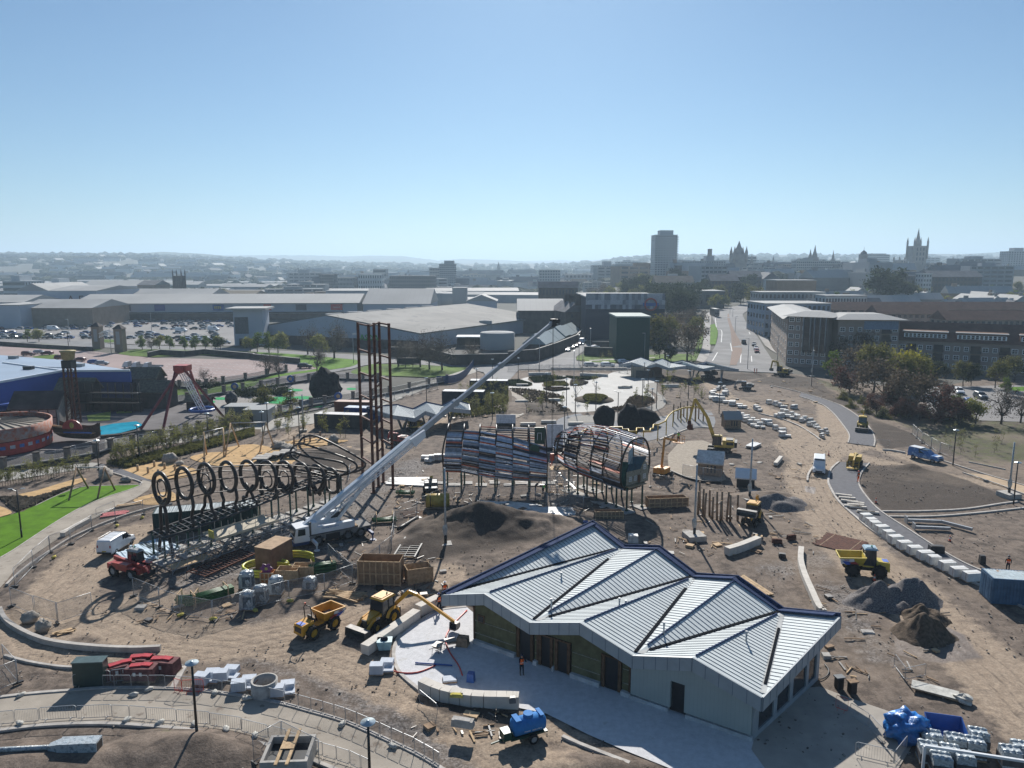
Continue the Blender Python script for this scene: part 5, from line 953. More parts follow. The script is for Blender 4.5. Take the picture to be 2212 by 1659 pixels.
for i in range(6):
 m=MB();n=84
 for j in range(n):
  t=j/n*26;k0=int(t)%26;f=t-int(t);A=LP[i][k0].lerp(LP[i][(k0+1)%26],f);B=LP[i+1][k0].lerp(LP[i+1][(k0+1)%26],f)
  upper=A.z>(SEC[i][2]+SEC[i][3])/2+1.4
  if(i<2 and j%2)or(upper and j%2)or random.random()<.06:continue
  nn=Vector((0,A.y,(A.z-(SEC[i][2]+SEC[i][3])/2))).normalized();m.bar(A+nn*.13,B+nn*.13,.07 if upper else .36,.05,random.choice([5,5,5,1,3])if upper else random.choice([0,1,2,2,4,3,4,2]),nn.orthogonal())
 m.build('slat_panel',SLC,bk_)
m=MB();l=LP[6];m.extr([p+Vector((.02,0,0))for p in l if p.z<7.4 and not(p.y>0 and p.z>6.9)],(.08,0,0));hp=m.build('house_front',[M('painted_night_green',(.015,.07,.06),.6,n=.2)],bk_)
HX=LS+.16
part(hp,'house_roof',M('painted_slate_roof',(.03,.08,.12),.6,n=.2),lambda m:m.extr([(HX,-1.9,5.6),(HX,1.4,5.6),(HX,1.9,7.2),(HX,-.9,7.6)],(.05,0,0)));part(hp,'house_wall',M('painted_stone',(.3,.28,.22),.8,n=.2,sc=4),lambda m:(m.extr([(HX,-1.9,3.7),(HX,2.2,3.7),(HX,2.2,5.6),(HX,-1.9,5.6)],(.05,0,0)),m.extr([(HX+.06,.8,3.7),(HX+.06,2.3,3.7),(HX+.06,2.3,5.7),(HX+.06,1.5,6.8),(HX+.06,.8,5.7)],(.04,0,0))))
part(hp,'chimney',M('painted_pale_blue',(.3,.4,.45),.7),lambda m:(m.extr([(HX,-1.6,6.6),(HX,-.8,6.6),(HX,-.8,8.9),(HX,-1.6,8.3)],(.05,0,0))))
for y,z in((-1.2,4.5),(-.2,4.5),(1.5,4.5),(1.55,5.8)):part(hp,'window',MWH,lambda m:(m.box((HX+.12,y,z),(.03,.5,.06)),m.box((HX+.12,y,z-.3),(.03,.5,.06)),m.box((HX+.12,y,z+.3),(.03,.5,.06)),m.box((HX+.12,y-.22,z),(.03,.06,.6)),m.box((HX+.12,y+.22,z),(.03,.06,.6)),m.box((HX+.11,y,z),(.02,.05,.6))))
part(hp,'door',MBRN,lambda m:m.box((HX+.12,.45,4.3),(.03,.5,1.1)))
part(bk_,'floor_deck',MWD,lambda m:m.bb(LS-3,-1.7,3.4,LS+.6,1.7,3.5))
for i in range(7):
 for s in(-1,1):
  x=.2+i*(LS-.2)/6;y=s*1.5;part(bk_,'leg',MGN,lambda m:(m.cyl((x,y,.05),(x,y,3.4),.13,8),m.cyl((x,y,.05),(x,y,.3),.22,8)))
  m=MB();m.box((0,0,.02),(1.8,1.8,.12));one(m,'concrete_pad',[MCO],'square concrete pad under the slatted tunnel legs','concrete pad','concrete pads under the slatted tunnel',SA+sd*x+sn*y,.5)
  # stair scaffold between wing and tunnel
s2=thing('scaffold','light stair scaffold between the slatted wing and the tunnel','scaffold',G(*Z2(1130,600)),.05);scaff(s2,3,2,1.1,1.2,[.6,1.6,2.6,3.4],3.8,None)
part(s2,'board_deck',MWD,lambda m:m.bb(0,-2.2,3.42,3.3,0,3.5));part(s2,'stair',MGV,lambda m:[m.bb(.8+k*.28,-1.6,3.2-k*.28,1.1+k*.28,-.8,3.24-k*.28)for k in range(11)])
for k in range(9):m=MB();m.box((0,0,.03),(random.uniform(1.4,2.2),random.uniform(1.1,1.6),.1));one(m,'concrete_pad',[MCO],'pale concrete pad on the ground behind the slatted wing','concrete pad','concrete pads behind the slatted wing',G(*Z2(90+k*130,545+(k%2)*18)),random.uniform(-.1,.1))
# yellow pipe rail track round the playground
MPY=M('yellow_pipe',(.55,.36,.03),.45,n=.1)
def overhead(label,pts,r=.16,posts=(),z=3.0,mat=MPY,pr=.1):
 o=G(*pts[0][:2],0);t_=thing('overhead_pipe_rail',label,'play structure',o);P3=[G(p[0],p[1],p[2]if len(p)>2 else z)-o for p in pts]
 part(t_,'rail',mat,lambda m:m.tube(P3,r,8))
 for(u,v,u2,v2)in posts:part(t_,'post',mat,lambda m:m.cyl(G(u2,v2,0)-o,G(u,v,z)-o,pr,8))
 return t_
C2=lambda u,v,z=3.2:(*Q('c2',u,v),z)
def prt(pp,z=3.2):
 out=[]
 for u,v in pp:
  a=G(*Q('c2',u,v),z);dz=a.copy();dz.z=0;r_=dz-Vector((0,0,H));f=r_.y*cp-r_.z*sp;up=r_.y*sp+r_.z*cp;out.append((*Q('c2',u,v),1106+F*r_.x/f,829.5-F*up/f))
 return out
ov=overhead('yellow overhead pipe rail with stepped bends curving behind the tunnel',[C2(615,245),C2(625,235),C2(680,200),C2(730,185),C2(995,180),C2(1000,200),C2(1050,200),C2(1052,218),C2(1120,218),C2(1122,190),C2(1180,190),C2(1185,215),C2(1240,215),C2(1242,195),C2(1265,190),C2(1268,160),C2(1310,158),C2(1370,130),C2(1400,80),C2(1440,45),C2(1530,12),C2(1620,3),C2(1680,8)],.15,prt([(618,240),(722,187),(800,184),(870,182),(935,181),(1120,200),(1182,200),(1308,158),(1382,110),(1440,45),(1512,15),(1560,8),(1640,4)]))
# timber post circle, deck, rope posts
m=MB();m.poly([(p.x,p.y,.1)for p in TT('c2',[(1400,560),(1390,430),(1480,330),(1570,305),(1700,300),(1780,330),(1800,420),(1900,640),(1850,665),(1700,655),(1560,625)])]);stru(m,'timber_deck',M('pale_decking',(.36,.31,.25),.85,n=.1,stripes=(1,.3,.12,(.12,.1,.08))));kerb(TT('c2',[(1400,560),(1560,628),(1700,658),(1850,668)]),.15,.25,mat=MBK,name='deck_edge')
# ---------------- streets, town and trees beyond the site ----------------
def GT(u,v,off=0.0):
 lo=G(u,v,0);z=0
 for _ in range(30):p=G(u,v,z)if v>590 else D(u,v,1500);z=z*.6+.4*float(hz(p.x,p.y))
 p=G(u,v,z);p.z=z+off;return p
def strip(name,Lp,Rp,mat,off=.02,n=24,w=4):
 def res(P_):
  P_=smooth(P_,4);d=[0]
  for a,b in zip(P_[:-1],P_[1:]):d.append(d[-1]+(b-a).length)
  return[Vector([float(np.interp(d[-1]*i/n,d,[q[k]for q in P_]))for k in range(3)])for i in range(n+1)]
 A,B=res([GT(*p)for p in Lp]),res([GT(*p)for p in Rp]);mb=MB()
 def f(s,t):p=A[round(t*n)].lerp(B[round(t*n)],s);p.z=float(hz(p.x,p.y))+off;return p
 mb.grid(f,w,n,0,False);return stru(mb,name,mat)
def flat(name,pts,mat,z=-.05,sm=0):return sheet(name,smooth(pts,sm,True)if sm else pts,z,mat)
c1l=lambda L_:[Q('c1',*p)for p in L_]
a1l=lambda L_:TT('a1',L_);b1l=lambda L_:TT('b1',L_)
MPK=M('pink_car_park',(.33,.26,.245),.9,n=.06,sc=.05,wear=(.08,.56,(.28,.235,.225)));MLOT=M('pale_car_park',(.25,.24,.235),.9,n=.07,sc=.05);MPV=M('pale_pavement',(.34,.325,.31),.85,n=.08,sc=.2)
strip('boulevard_road',c1l([(1690,1175),(1750,1100),(1810,1010),(1832,900),(1800,820),(1772,735),(1860,705),(1960,680),(2060,650),(2090,632)]),c1l([(2330,1190),(2240,1050),(2180,950),(2110,860),(2060,790),(2045,745),(2080,720),(2110,690),(2118,660),(2120,640)]),MROAD,.03)
strip('median',c1l([(1932,1190),(1950,1060),(1940,900),(1912,790),(1915,740)]),c1l([(1990,1190),(2042,1040),(1975,900),(1935,790),(1925,740)]),M('brown_median',(.24,.18,.15),.9),.08,16,2)
strip('pavement',c1l([(1640,1150),(1700,1000),(1702,850),(1706,760),(1750,730)]),c1l([(1700,1170),(1760,1080),(1765,900),(1770,790),(1775,740)]),MPV,.06,16,2)
strip('grass_verge',c1l([(1758,1010),(1762,920),(1762,840)]),c1l([(1808,1012),(1828,900),(1800,830)]),MLAWN,.09,10,2)
strip('grass_verge',c1l([(1600,1160),(1640,1010),(1672,900),(1685,830)]),c1l([(1640,1150),(1692,1010),(1702,900),(1704,835)]),MGRASS,.07,10,2)
strip('pavement',[Q('c1',2240,1020),Q('c1',2160,900),Q('c1',2110,810),Q('c1',2100,760)],[Q('d1',60,1090),Q('d1',-20,960),Q('c1',2200,840),Q('c1',2120,755)],MPV,.07,12,2)
for pp in([(1805,780),(1812,830),(1820,875),(1862,890),(1858,990)],[(1825,1080),(1780,1155)],[(1938,1000),(1952,1070)],[(2030,1090),(2025,1170)],[(2100,900),(2140,1000),(2180,1090)],[(2120,1110),(2124,1160)]):
 mb=MB();p_=smooth([GT(*Q('c1',*p),.06)for p in pp],4)
 for a,b in zip(p_[:-1],p_[1:]):mb.bar(a,b,.3,.02)
 stru(mb,'road_marking',MWHITE)
road=TT('c1',[(-100,1150),(300,1150),(560,1150),(930,1175),(1300,1185),(1700,1170),(2300,1185),(2500,1260),(2200,1250),(1500,1215),(1000,1225),(400,1225),(100,1225),(0,1330),(-200,1400)])
flat('junction_road',road+TT('b1',[(1700,1659),(1900,1500),(2050,1330),(2000,1250),(1900,1230)]),MROAD,-.03)
flat('side_street',TT('c1',[(250,1160),(330,1130),(560,1060),(720,960),(830,850),(950,860),(930,900),(820,960),(740,1020),(640,1080),(590,1120),(600,1160)]),MROAD,-.024)
flat('avenue',b1l([(0,1050),(850,1095),(1250,1130),(1900,1180),(2212,1190),(2212,1240),(1700,1200),(1250,1170),(1090,1175),(960,1190),(850,1220),(600,1262),(300,1300),(-400,1400),(-800,1480),(-800,1440),(-300,1370),(200,1290),(560,1245),(800,1210),(920,1160),(880,1140),(600,1115),(0,1082)]),MROAD,-.04)
flat('left_avenue',a1l([(-100,945),(800,985),(1050,1010),(2212,1045),(2300,1080),(1100,1045),(0,985)]),MROAD,-.045)
flat('car_park',a1l([(-100,1020),(820,1070),(1330,1125),(2212,1140)])+b1l([(0,1140),(380,1175),(560,1215),(100,1300)])+a1l([(2000,1340),(1330,1320),(500,1230),(-100,1180)]),MPK,-.06)
flat('retail_car_park',a1l([(-200,800),(830,790),(2040,810),(2060,1020),(1200,1010),(-200,930)]),MLOT,-.055)
for pts in(b1l([(850,1240),(1000,1190),(1100,1180),(1850,1207),(1750,1275),(1600,1295),(1200,1282),(900,1270)]),b1l([(0,1075),(400,1098),(690,1125),(880,1142),(915,1165),(830,1205),(560,1240),(240,1285),(0,1330),(0,1300),(380,1245),(560,1215),(380,1175),(0,1110)]),TT('c1',[(595,1140),(665,1090),(930,1098),(1290,1098),(1590,1092),(1580,1155),(1200,1165),(800,1165)]),a1l([(1030,1090),(1200,1050),(1650,1057),(2212,1072),(2212,1125),(1750,1100),(1330,1118)]),a1l([(0,990),(300,1000),(820,1035),(830,1060),(400,1045),(0,1010)]),a1l([(280,1115),(500,1095),(560,1120),(400,1140)]),a1l([(1400,1420),(1700,1380),(2212,1310),(2212,1370),(1800,1440),(1500,1450)]),a1l([(890,965),(1010,970),(1000,990),(900,990)])):
 flat('grass_verge',pts,MLAWN if len(pts)>9 else MGRASS,.0,2)
flat('grass_path',TT('c1',[(700,1145),(1280,1120),(1280,1126),(720,1153)]),MPV,.02)
flat('promenade_path',TT('b2',[(-1300,290),(-400,200),(0,130),(520,60),(900,-60),(1300,-150),(1750,-290),(1900,-340),(1940,-300),(1600,-190),(1000,40),(520,150),(100,215),(-500,300),(-1300,400)]),M('promenade_concrete',(.36,.345,.315),.85,n=.08,sc=.3),.012)
flat('promenade_path',TT('a2',[(-100,590),(300,545),(800,490),(900,500),(760,540),(300,610),(-100,670)]),MT['promenade_concrete'],.016);flat('east_car_park',[GT(*Q('d1',u,v))for u,v in[(1330,1390),(2300,1380),(2400,1620),(1500,1659)]][:0]+TT('d1',[(1330,1380),(2400,1360),(2700,1700),(1400,1659)]),MLOT,.03)
flat('parking_lawn',TT('d1',[(2050,1385),(2400,1370),(2400,1420),(2130,1415)]),MLAWN,.05)
# bay lines
for k in range(9):
 mb=MB()
 for j in range(26):
  a=T('a1',1500+j*55-k*20,1135+k*21+j*4.5,-.04);b_=T('a1',1520+j*55-k*20,1139+k*21+j*4.5,-.04);mb.bar(a,b_,.12,.01)
 if k%2==0:mb.bar(T('a1',1480-k*20,1140+k*21,-.04),T('a1',2700-k*20,1240+k*21,-.04),.12,.012)
 stru(mb,'bay_line',MWHITE)
 # ---- buildings ----
WIN=M('town_window',(.045,.055,.07),.15,n=.2,sc=.3);MGRN=M('granite_wall',(.26,.25,.24),.85,n=.12,sc=.15);MSLT=M('slate_roof',(.12,.125,.14),.85,n=.15,sc=.2);MLIT=M('pale_metal_roof',(.38,.38,.37),.8,n=.06,sc=.03,stripes=(0,3.1,.03,(.28,.28,.28)))
MOFF=M('office_grey',(.33,.34,.34),.8,n=.05,sc=.05);MDKW=M('dark_stone',(.085,.075,.07),.9,n=.2,sc=.3);MWHS=M('pale_shed_wall',(.42,.46,.52),.6,n=.05,sc=.05);MSAN=M('sand_brick',(.28,.22,.17),.85,n=.08,sc=.3);MGRR=M('grey_shed_roof',(.33,.33,.325),.7,n=.1,sc=.04,stripes=(1,2.2,.06,(.27,.27,.268)))
def box_b(name,label,u0,u1,vt,dist,depth,mat,roof='flat',rmat=None,floors=0,bays=0,rz=0,vb=None,cat='building',group=None,roofh=4,band=.5,plant=None,parapet=0,cls=True):
 a,b=D(u0,vt,dist),D(u1,vt,dist);z0=float(hz((a.x+b.x)/2,dist))-1 if vb is None else D(u0,vb,dist).z-.3;L=abs(b.x-a.x)/math.cos(rz);hgt=a.z-z0
 r=thing(name,label,cat,(a.x,dist,z0),rz,group);m=MB();m.bb(0,0,0,L,depth,hgt);m.build('wall',[mat],r)
 if roof=='gable':m=MB();m.prof([(-.8,hgt-.1),(depth/2,hgt+roofh),(depth+.8,hgt-.1)],-.6,L+.6);m.build('roof',[rmat or MSLT],r)
 elif roof=='gablex':m=MB();m.extr([(-.8,-.6,hgt-.1),(L/2,-.6,hgt+roofh),(L+.8,-.6,hgt-.1)],(0,depth+1,0));m.build('roof',[rmat or MSLT],r)
 elif roof=='flat':m=MB();m.bb(-.3,-.3,hgt,L+.3,depth+.3,hgt+.5);m.build('roof',[rmat or mat],r)
 fh=hgt/max(1,floors)
 for k in range(floors):
  m=MB();z=fh*(k+.3)
  if bays:
   bw=L/bays
   for j in range(bays):m.bb(j*bw+bw*.25,-.12,z,j*bw+bw*.78,.02,z+fh*band)
  else:m.bb(L*.02,-.12,z,L*.98,.02,z+fh*band)
  if depth>6 and abs(rz)>.02 or u0<1000 or u1>1200:
   x_=L if(u0+u1)/2<1106 else 0
   for j in range(max(2,int(depth/4))):y=depth*(j+.3)/max(2,int(depth/4));m.bb(x_-.12,y,z,x_+.12,y+1.6,z+fh*band)
  m.build('window_band',[WIN],r)
 if plant:m=MB();m.bb(L*plant[0],depth*.2,hgt+.5,L*plant[1],depth*.8,hgt+.5+plant[2]);m.build('plant_room',[mat],r)
 return r
c1u=lambda u:Q('c1',u,0)[0];c1v=lambda v:Q('c1',0,v)[1];d1u=lambda u:Q('d1',u,0)[0];b1u=lambda u:Q('b1',u,0)[0]
def BB(t,name,label,u0,u1,vt,dist,depth,mat,**k):return box_b(name,label,Q(t,u0,0)[0],Q(t,u1,0)[0],Q(t,0,vt)[1],dist,depth,mat,**k)
tb=BB('c1','tower_block','tallest pale concrete tower block on the skyline',1285,1478,58,735,22,M('tower_concrete',(.4,.42,.44),.8,n=.05,sc=.05),floors=20,bays=8,plant=(.25,.85,4.5),band=.42)
hh_=TD('c1',1285,58,735).z-tb.location.z;LT=TD('c1',1478,58,735).x-TD('c1',1285,58,735).x
for k in range(3,20):m=MB();z=hh_*k/20;m.bb(LT-.1,1,z,LT+1.4,5,z+1.1);m.build('balcony',[MT['tower_concrete']],tb)
BB('c1','slab_block','wide pale slab block of flats right of the tallest tower',1520,1897,285,760,14,MT['tower_concrete'],floors=10,bays=18,plant=(.55,.75,5),band=.45)
def spire(name,label,t,u,vtip,vsh,w,dist,mat=None,tur=True,vb=None):
 mat=mat or MGRN;p=TD(t,u,vsh,dist);tip=TD(t,u,vtip,dist).z;z0=float(hz(p.x,dist))-2;r=thing(name,label,'spire',(p.x,dist,z0));hh=p.z-z0;m=MB();m.bb(-w/2,-w/2,0,w/2,w/2,hh);m.build('tower',[mat],r)
 m=MB();m.lathe((0,0,hh),[(w*.5,0),(w*.42,(tip-p.z)*.15),(w*.18,(tip-p.z)*.55),(.05,tip-p.z)],8);m.build('steeple',[mat],r)
 if tur:
  for sx in(-1,1):
   for sy in(-1,1):m=MB();m.cyl((sx*w*.45,sy*w*.45,hh*.7),(sx*w*.45,sy*w*.45,hh+2),w*.12,6);m.cyl((sx*w*.45,sy*w*.45,hh+2),(sx*w*.45,sy*w*.45,hh+2+w*.5),w*.12,6,0,.02);m.build('turret',[mat],r)
 return r
spire('clock_tower','tall granite clock tower with a pointed steeple right of the slab block','c1',2010,105,225,15,860)
spire('church_spire','thin dark church spire rising left of the distant tower block','b1',2130,288,345,9,1700,tur=False);spire('church_spire','taller of the twin pale church spires above the offices','d1',388,140,250,8,1000,tur=False);spire('church_spire','shorter of the twin pale church spires above the offices','d1',350,175,255,6,1000,tur=False);spire('church_spire','slender church spire just right of the long office roof','d1',548,185,270,4.5,1000,tur=False);spire('church_spire','small church spire at the far left of the old town roofs','d1',27,232,305,5,1100,tur=False);spire('church_spire','faint slim spire in front of the grey office block','c1',2122,215,300,5,950,tur=False)
def pinn(label,t,u0,u1,vt,dist,tips,mid=None,vb=None,name='church_tower',MGRN=MGRN):
 r=BB(t,name,label,u0,u1,vt,dist,(u1-u0)/4.032/F*dist,MGRN,roof='none');L=(u1-u0)/4.032/F*dist;hh=TD(t,u0,vt,dist).z-r.location.z
 for(fx,fy)in((0,0),(1,0),(0,1),(1,1)):m=MB();w_=L*.08;m.cyl((L*fx,L*fy,hh*.55),(L*fx,L*fy,hh+tips*.45),w_,6);m.cyl((L*fx,L*fy,hh+tips*.45),(L*fx,L*fy,hh+tips),w_,6,0,.05);m.build('pinnacle',[MGRN],r)
 if mid:m=MB();m.cyl((L/2,L/2,hh),(L/2,L/2,hh+mid*.45),L*.2,8,0,L*.14);m.cyl((L/2,L/2,hh+mid*.45),(L/2,L/2,hh+mid),L*.12,8,0,.05);m.build('lantern',[MGRN],r)
 for k in range(5):
  m=MB()
  for j in range(3):m.bb(L*(.2+j*.24),-.15,hh*(.15+k*.17),L*(.3+j*.24),.05,hh*(.26+k*.17))
  m.build('window_band',[WIN],r)
 return r
pinn('great granite tower with a central lantern and four pinnacles','d1',1258,1372,150,1000,12,24);pinn('dark church tower with a crown of pinnacles among the sheds','a1',1505,1578,412,640,6,MGRN=MDKW)
pinn('granite hall end with four small pinnacles left of the great tower','d1',1128,1222,275,1050,5.5,name='granite_hall')
mh=BB('d1','music_hall','granite building with a pale roof between two spired turrets',1425,1718,330,950,20,MGRN,roof='gable',rmat=MSLT,floors=3,bays=12)
for u,vt in((1590,240),(1706,240)):spire('turret_spire','dark pointed turret beside the pale roofed granite hall','d1',u,vt,300,6,940,tur=True)['group']='turrets of the granite hall'
BB('d1','office_block','pale multi storey office block below the twin spires',232,610,285,900,16,MOFF,floors=6,bays=22,plant=(.1,.4,3));BB('d1','office_block','grey office slab left of the pale office block',110,240,310,930,18,MGRN,floors=4,bays=8)
BB('d1','office_block','long grey office roof right of the twin spires',612,850,310,880,20,MGRN,floors=3,bays=12);BB('d1','office_block','distant pale slab office behind the domed tower',850,1045,228,1500,30,MOFF,floors=8,plant=(.1,.9,2));BB('c1','office_block','misty grey office block beside the clock tower',2045,2165,245,1150,30,MOFF,floors=6)
dt=BB('d1','domed_tower','square granite tower with a small dome on the long office roof',800,853,225,880,8,MGRN,roof='none');m=MB();m.lathe((4,4,dt.children[0].dimensions.z if False else TD('d1',800,225,880).z-dt.location.z),[(4,0),(3.4,2.4),(1.5,4),(.3,5),(.1,9)],10);m.build('dome',[MSLT],dt)
BB('d1','tower_block','grey tower block cut off at the right edge of the skyline',2080,2260,200,1100,20,MT['tower_concrete'],floors=12,bays=8,plant=(.35,.8,5))
BB('c1','castle_building','castle-like granite building between the two blocks of flats',1708,1795,262,800,14,MGRN,roof='none',plant=(.6,.85,10));BB('c1','chimney_block','dark granite block tucked against the tower block',1470,1515,325,700,14,MDKW,floors=5,bays=3)
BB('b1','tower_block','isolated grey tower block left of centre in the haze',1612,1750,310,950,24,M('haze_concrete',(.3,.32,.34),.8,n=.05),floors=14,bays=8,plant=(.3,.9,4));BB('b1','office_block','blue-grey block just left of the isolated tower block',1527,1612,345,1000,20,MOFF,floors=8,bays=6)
BB('b1','office_block','long dark flat-roofed office block in the middle distance',1180,1575,415,820,20,M('dark_office',(.14,.145,.15),.8),floors=6,bays=24);BB('b1','tower_block','squat dark grey tower block left of the pale offices',572,692,402,850,20,MT['dark_office'],floors=8,bays=8)
BB('b1','office_block','pale office block beside the squat dark tower block',693,868,428,900,20,MOFF,floors=4,bays=14);BB('b1','office_block','white office block with pale gable in the harbour area',905,1110,400,900,20,M('off_white',(.5,.52,.52),.7,n=.04),floors=4,bays=10);BB('b1','office_block','blocky hazy office stack behind the white offices',1037,1150,355,1100,20,MOFF,floors=5)
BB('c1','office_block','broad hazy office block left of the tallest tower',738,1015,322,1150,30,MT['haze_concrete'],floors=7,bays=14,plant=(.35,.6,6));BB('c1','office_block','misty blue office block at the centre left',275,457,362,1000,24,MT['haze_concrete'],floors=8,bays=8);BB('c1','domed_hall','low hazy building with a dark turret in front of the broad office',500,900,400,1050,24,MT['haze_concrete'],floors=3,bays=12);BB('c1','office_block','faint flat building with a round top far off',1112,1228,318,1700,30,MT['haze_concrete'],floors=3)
# harbour sheds and left side
BB('a1','fabrication_shed','large grey shed with dark lettering on its side',150,415,540,520,60,MWHS,roof='gablex',rmat=MGRR,roofh=5)
af=BB('a1','fabrication_shed','grey shed wing carrying the dark lettering',415,840,540,520,60,MWHS,roof='gable',rmat=MGRR,roofh=3);text('A-FAB',8,M('dark_sign_letter',(.07,.03,.03),.6),af,(24,-.2,11),(R(90),0,0),ext=.1)
BB('a1','long_shed','long shed with ribbed pale roof behind the lettered shed',700,1200,500,700,40,MWHS,roof='gable',rmat=MLIT,roofh=5);BB('a1','shed','low brown shed beside the dark church tower',1195,1350,490,690,30,MSAN,roof='gable',roofh=4);BB('a1','shed','long low grey-roofed shed in front of the dark church tower',1020,1800,600,560,50,MDKW,roof='gable',rmat=MGRR,roofh=6);BB('a1','shed','mossy brown-roofed shed right of the church tower trees',1680,2180,600,600,50,MDKW,roof='gable',rmat=M('mossy_roof',(.16,.14,.11),.9),roofh=5)
BB('a1','office_block','white offices with dark window strips at the left edge',20,215,460,700,30,M('off_white2',(.5,.52,.53),.7),floors=4,plant=(.2,.6,5));BB('a1','office_block','long low white offices behind the lettered shed',215,550,475,740,30,MT['off_white2'],floors=2,plant=(.6,.8,4))
BB('a1','shed','light grey shed with a pale curved roof at the left edge',-200,205,640,480,40,MWHS,roof='gable',rmat=MLIT,roofh=4);BB('a1','trade_unit','white unit with a blue sign at the left edge',-100,165,672,400,40,MWHS,roof='flat',rmat=MLIT);BB('a1','trade_unit','low brown-walled unit with a pale ribbed roof beside the retail park',160,800,690,410,40,MSAN,roof='gable',rmat=MGRR,roofh=4)
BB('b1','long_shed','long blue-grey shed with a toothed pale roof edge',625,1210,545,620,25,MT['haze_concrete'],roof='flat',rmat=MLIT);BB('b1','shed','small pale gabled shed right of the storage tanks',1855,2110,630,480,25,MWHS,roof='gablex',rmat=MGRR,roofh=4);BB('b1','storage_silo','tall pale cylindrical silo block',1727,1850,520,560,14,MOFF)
for k,(u,v)in enumerate(((1300,555),(1370,552),(1440,552),(1560,558),(1610,560),(1660,562))):p=TD('b1',u,v,600);m=MB();m.cyl((0,0,0),(0,0,p.z),11,20);m.lathe((0,0,p.z),[(11,0),(0,1.5)],20);one(m,'storage_tank',[MOFF],'round white storage tank in the row behind the big warehouse','tank','storage tanks',(p.x,600,0))
BB('b1','retail_hall','white gable-ended retail hall behind the big warehouse',950,1530,655,470,50,MWHS,roof='gable',rmat=MLIT,roofh=9);BB('c1','shed','pale-roofed shed with dark eaves left of the tenement',90,492,712,370,40,MDKW,roof='gable',rmat=MLIT,roofh=5);BB('c1','terrace','dark stone terrace with chimneys left of the park trees',270,610,515,500,12,MDKW,roof='gable',floors=3,bays=12,roofh=4)
BB('c1','glazed_hall','pale flat-roofed hall behind the dark trees',1590,1890,548,480,30,MT['dark_office'],roof='flat',rmat=MLIT,floors=1,bays=5);BB('c1','apartment_house','cream gabled apartment house below the tallest tower',1290,1620,470,560,16,M('cream_wall',(.4,.38,.34),.8),roof='gable',rmat=MSAN,floors=3,bays=12,roofh=5)
BB('c1','tenement','dark granite tenement with white gable right of the slab block',1770,2010,455,560,18,MDKW,roof='gable',floors=5,bays=8,roofh=5);BB('c1','tenement','row of dark tenements with chimneys below the clock tower',1950,2212,420,640,18,MDKW,roof='gable',floors=4,bays=10,roofh=5)
# arena-like bowling hall, green block, tenement, cottages
bw=BB('c1','bowling_hall','dark navy leisure hall with a chequered grey band',680,1370,600,330,50,M('navy_cladding',(.035,.045,.07),.6,n=.08),rz=0,roof='flat',rmat=M('hall_roof',(.3,.31,.31),.8))
hB=TD('c1',680,600,330).z;LB=abs(TD('c1',1370,600,330).x-TD('c1',680,600,330).x);random.seed(5)
CK=[M('panel_a',(.45,.46,.5),.6),M('panel_b',(.2,.21,.25),.6),M('panel_c',(.32,.33,.37),.6),M('panel_d',(.1,.11,.14),.6)];m=MB()
for r_ in range(3):
 for j in range(26):m.bb(LB*j/26,-.35,hB-5.5+r_*2,LB*(j+1)/26,-.02,hB-3.5+r_*2-.02+1.0*(r_==2),random.choice([0,0,2,1])if r_ else random.choice([0,1,3,3]))
m.build('chequered_band',CK,bw);m=MB();m.tube([(LB-6.5+2.6*math.cos(a),-.7,hB-3.4+2.6*math.sin(a))for a in[R(q)for q in range(0,360,20)]],.4,6,0,True);s_=m.build('round_sign',[MRD],bw);m=MB();m.bb(LB-10,-.9,hB-4.1,LB-3,-.6,hB-2.7);m.build('sign_bar',[MBL],s_)
gb=BB('c1','green_block','windowless dark green clad block above a pale concrete base',950,1240,775,262,20,M('deep_green_cladding',(.01,.055,.045),.6,n=.1),vb=1040,roof='flat',rmat=M('green_roof',(.3,.36,.34),.7));m=MB();hz_g=gb.location.z
m.bb(-.1,-.5,-7,LB*0+abs(TD('c1',1240,0,262).x-TD('c1',950,0,262).x)+.1,19,.1);m.build('concrete_base',[MCO],gb)
tn=thing('tenement','four-storey dark stone tenement with a row of tall chimneys','tenement',T('c1',495,935),.25);m=MB();m.bb(0,0,0,12,24,11.5);m.build('wall',[MDKW],tn);m=MB();m.extr([(-.3,-.2,11.4),(6,-.2,16),(12.3,-.2,11.4)],(0,24.5,0));rf=m.build('roof',[MSLT],tn)
for k in range(3):m=MB();m.bb(5,k*8-.3,14.5,9,k*8+.8,19);[m.cyl((5.3+j*.65,k*8+.25,19),(5.3+j*.65,k*8+.25,20),.18,6)for j in range(6)];m.build('chimney',[MDKW],rf)
for z in(2.5,5.6,8.6):
 for x in(3,8.5):m=MB();m.bb(x,-.1,z,x+1.1,.05,z+1.7);m.build('window',[WIN],tn)
for k,(u,v,L_,w_)in enumerate(((225,1100,0,0),)):pass
cA,cB=T('c1',330,1110),T('c1',640,960);cd=(cB-cA).normalized();ct=thing('slate_cottages','row of slate-roofed stone workshops along the side street','building',cA,math.atan2(cd.y,cd.x));Lc=(cB-cA).length
m=MB();m.bb(0,.4,0,Lc,9,3.8);m.build('wall',[MDKW],ct)
for k in range(6):a=Lc*k/6;m=MB();zz=0 if k%3 else .5;m.prof([(0,3.7+zz),(4.7,7.6+zz),(9.4,3.7+zz)],a+.2,a+Lc/6-.3);m.build('roof',[M('blue_slate',(.27,.33,.35),.5,n=.08)],ct)
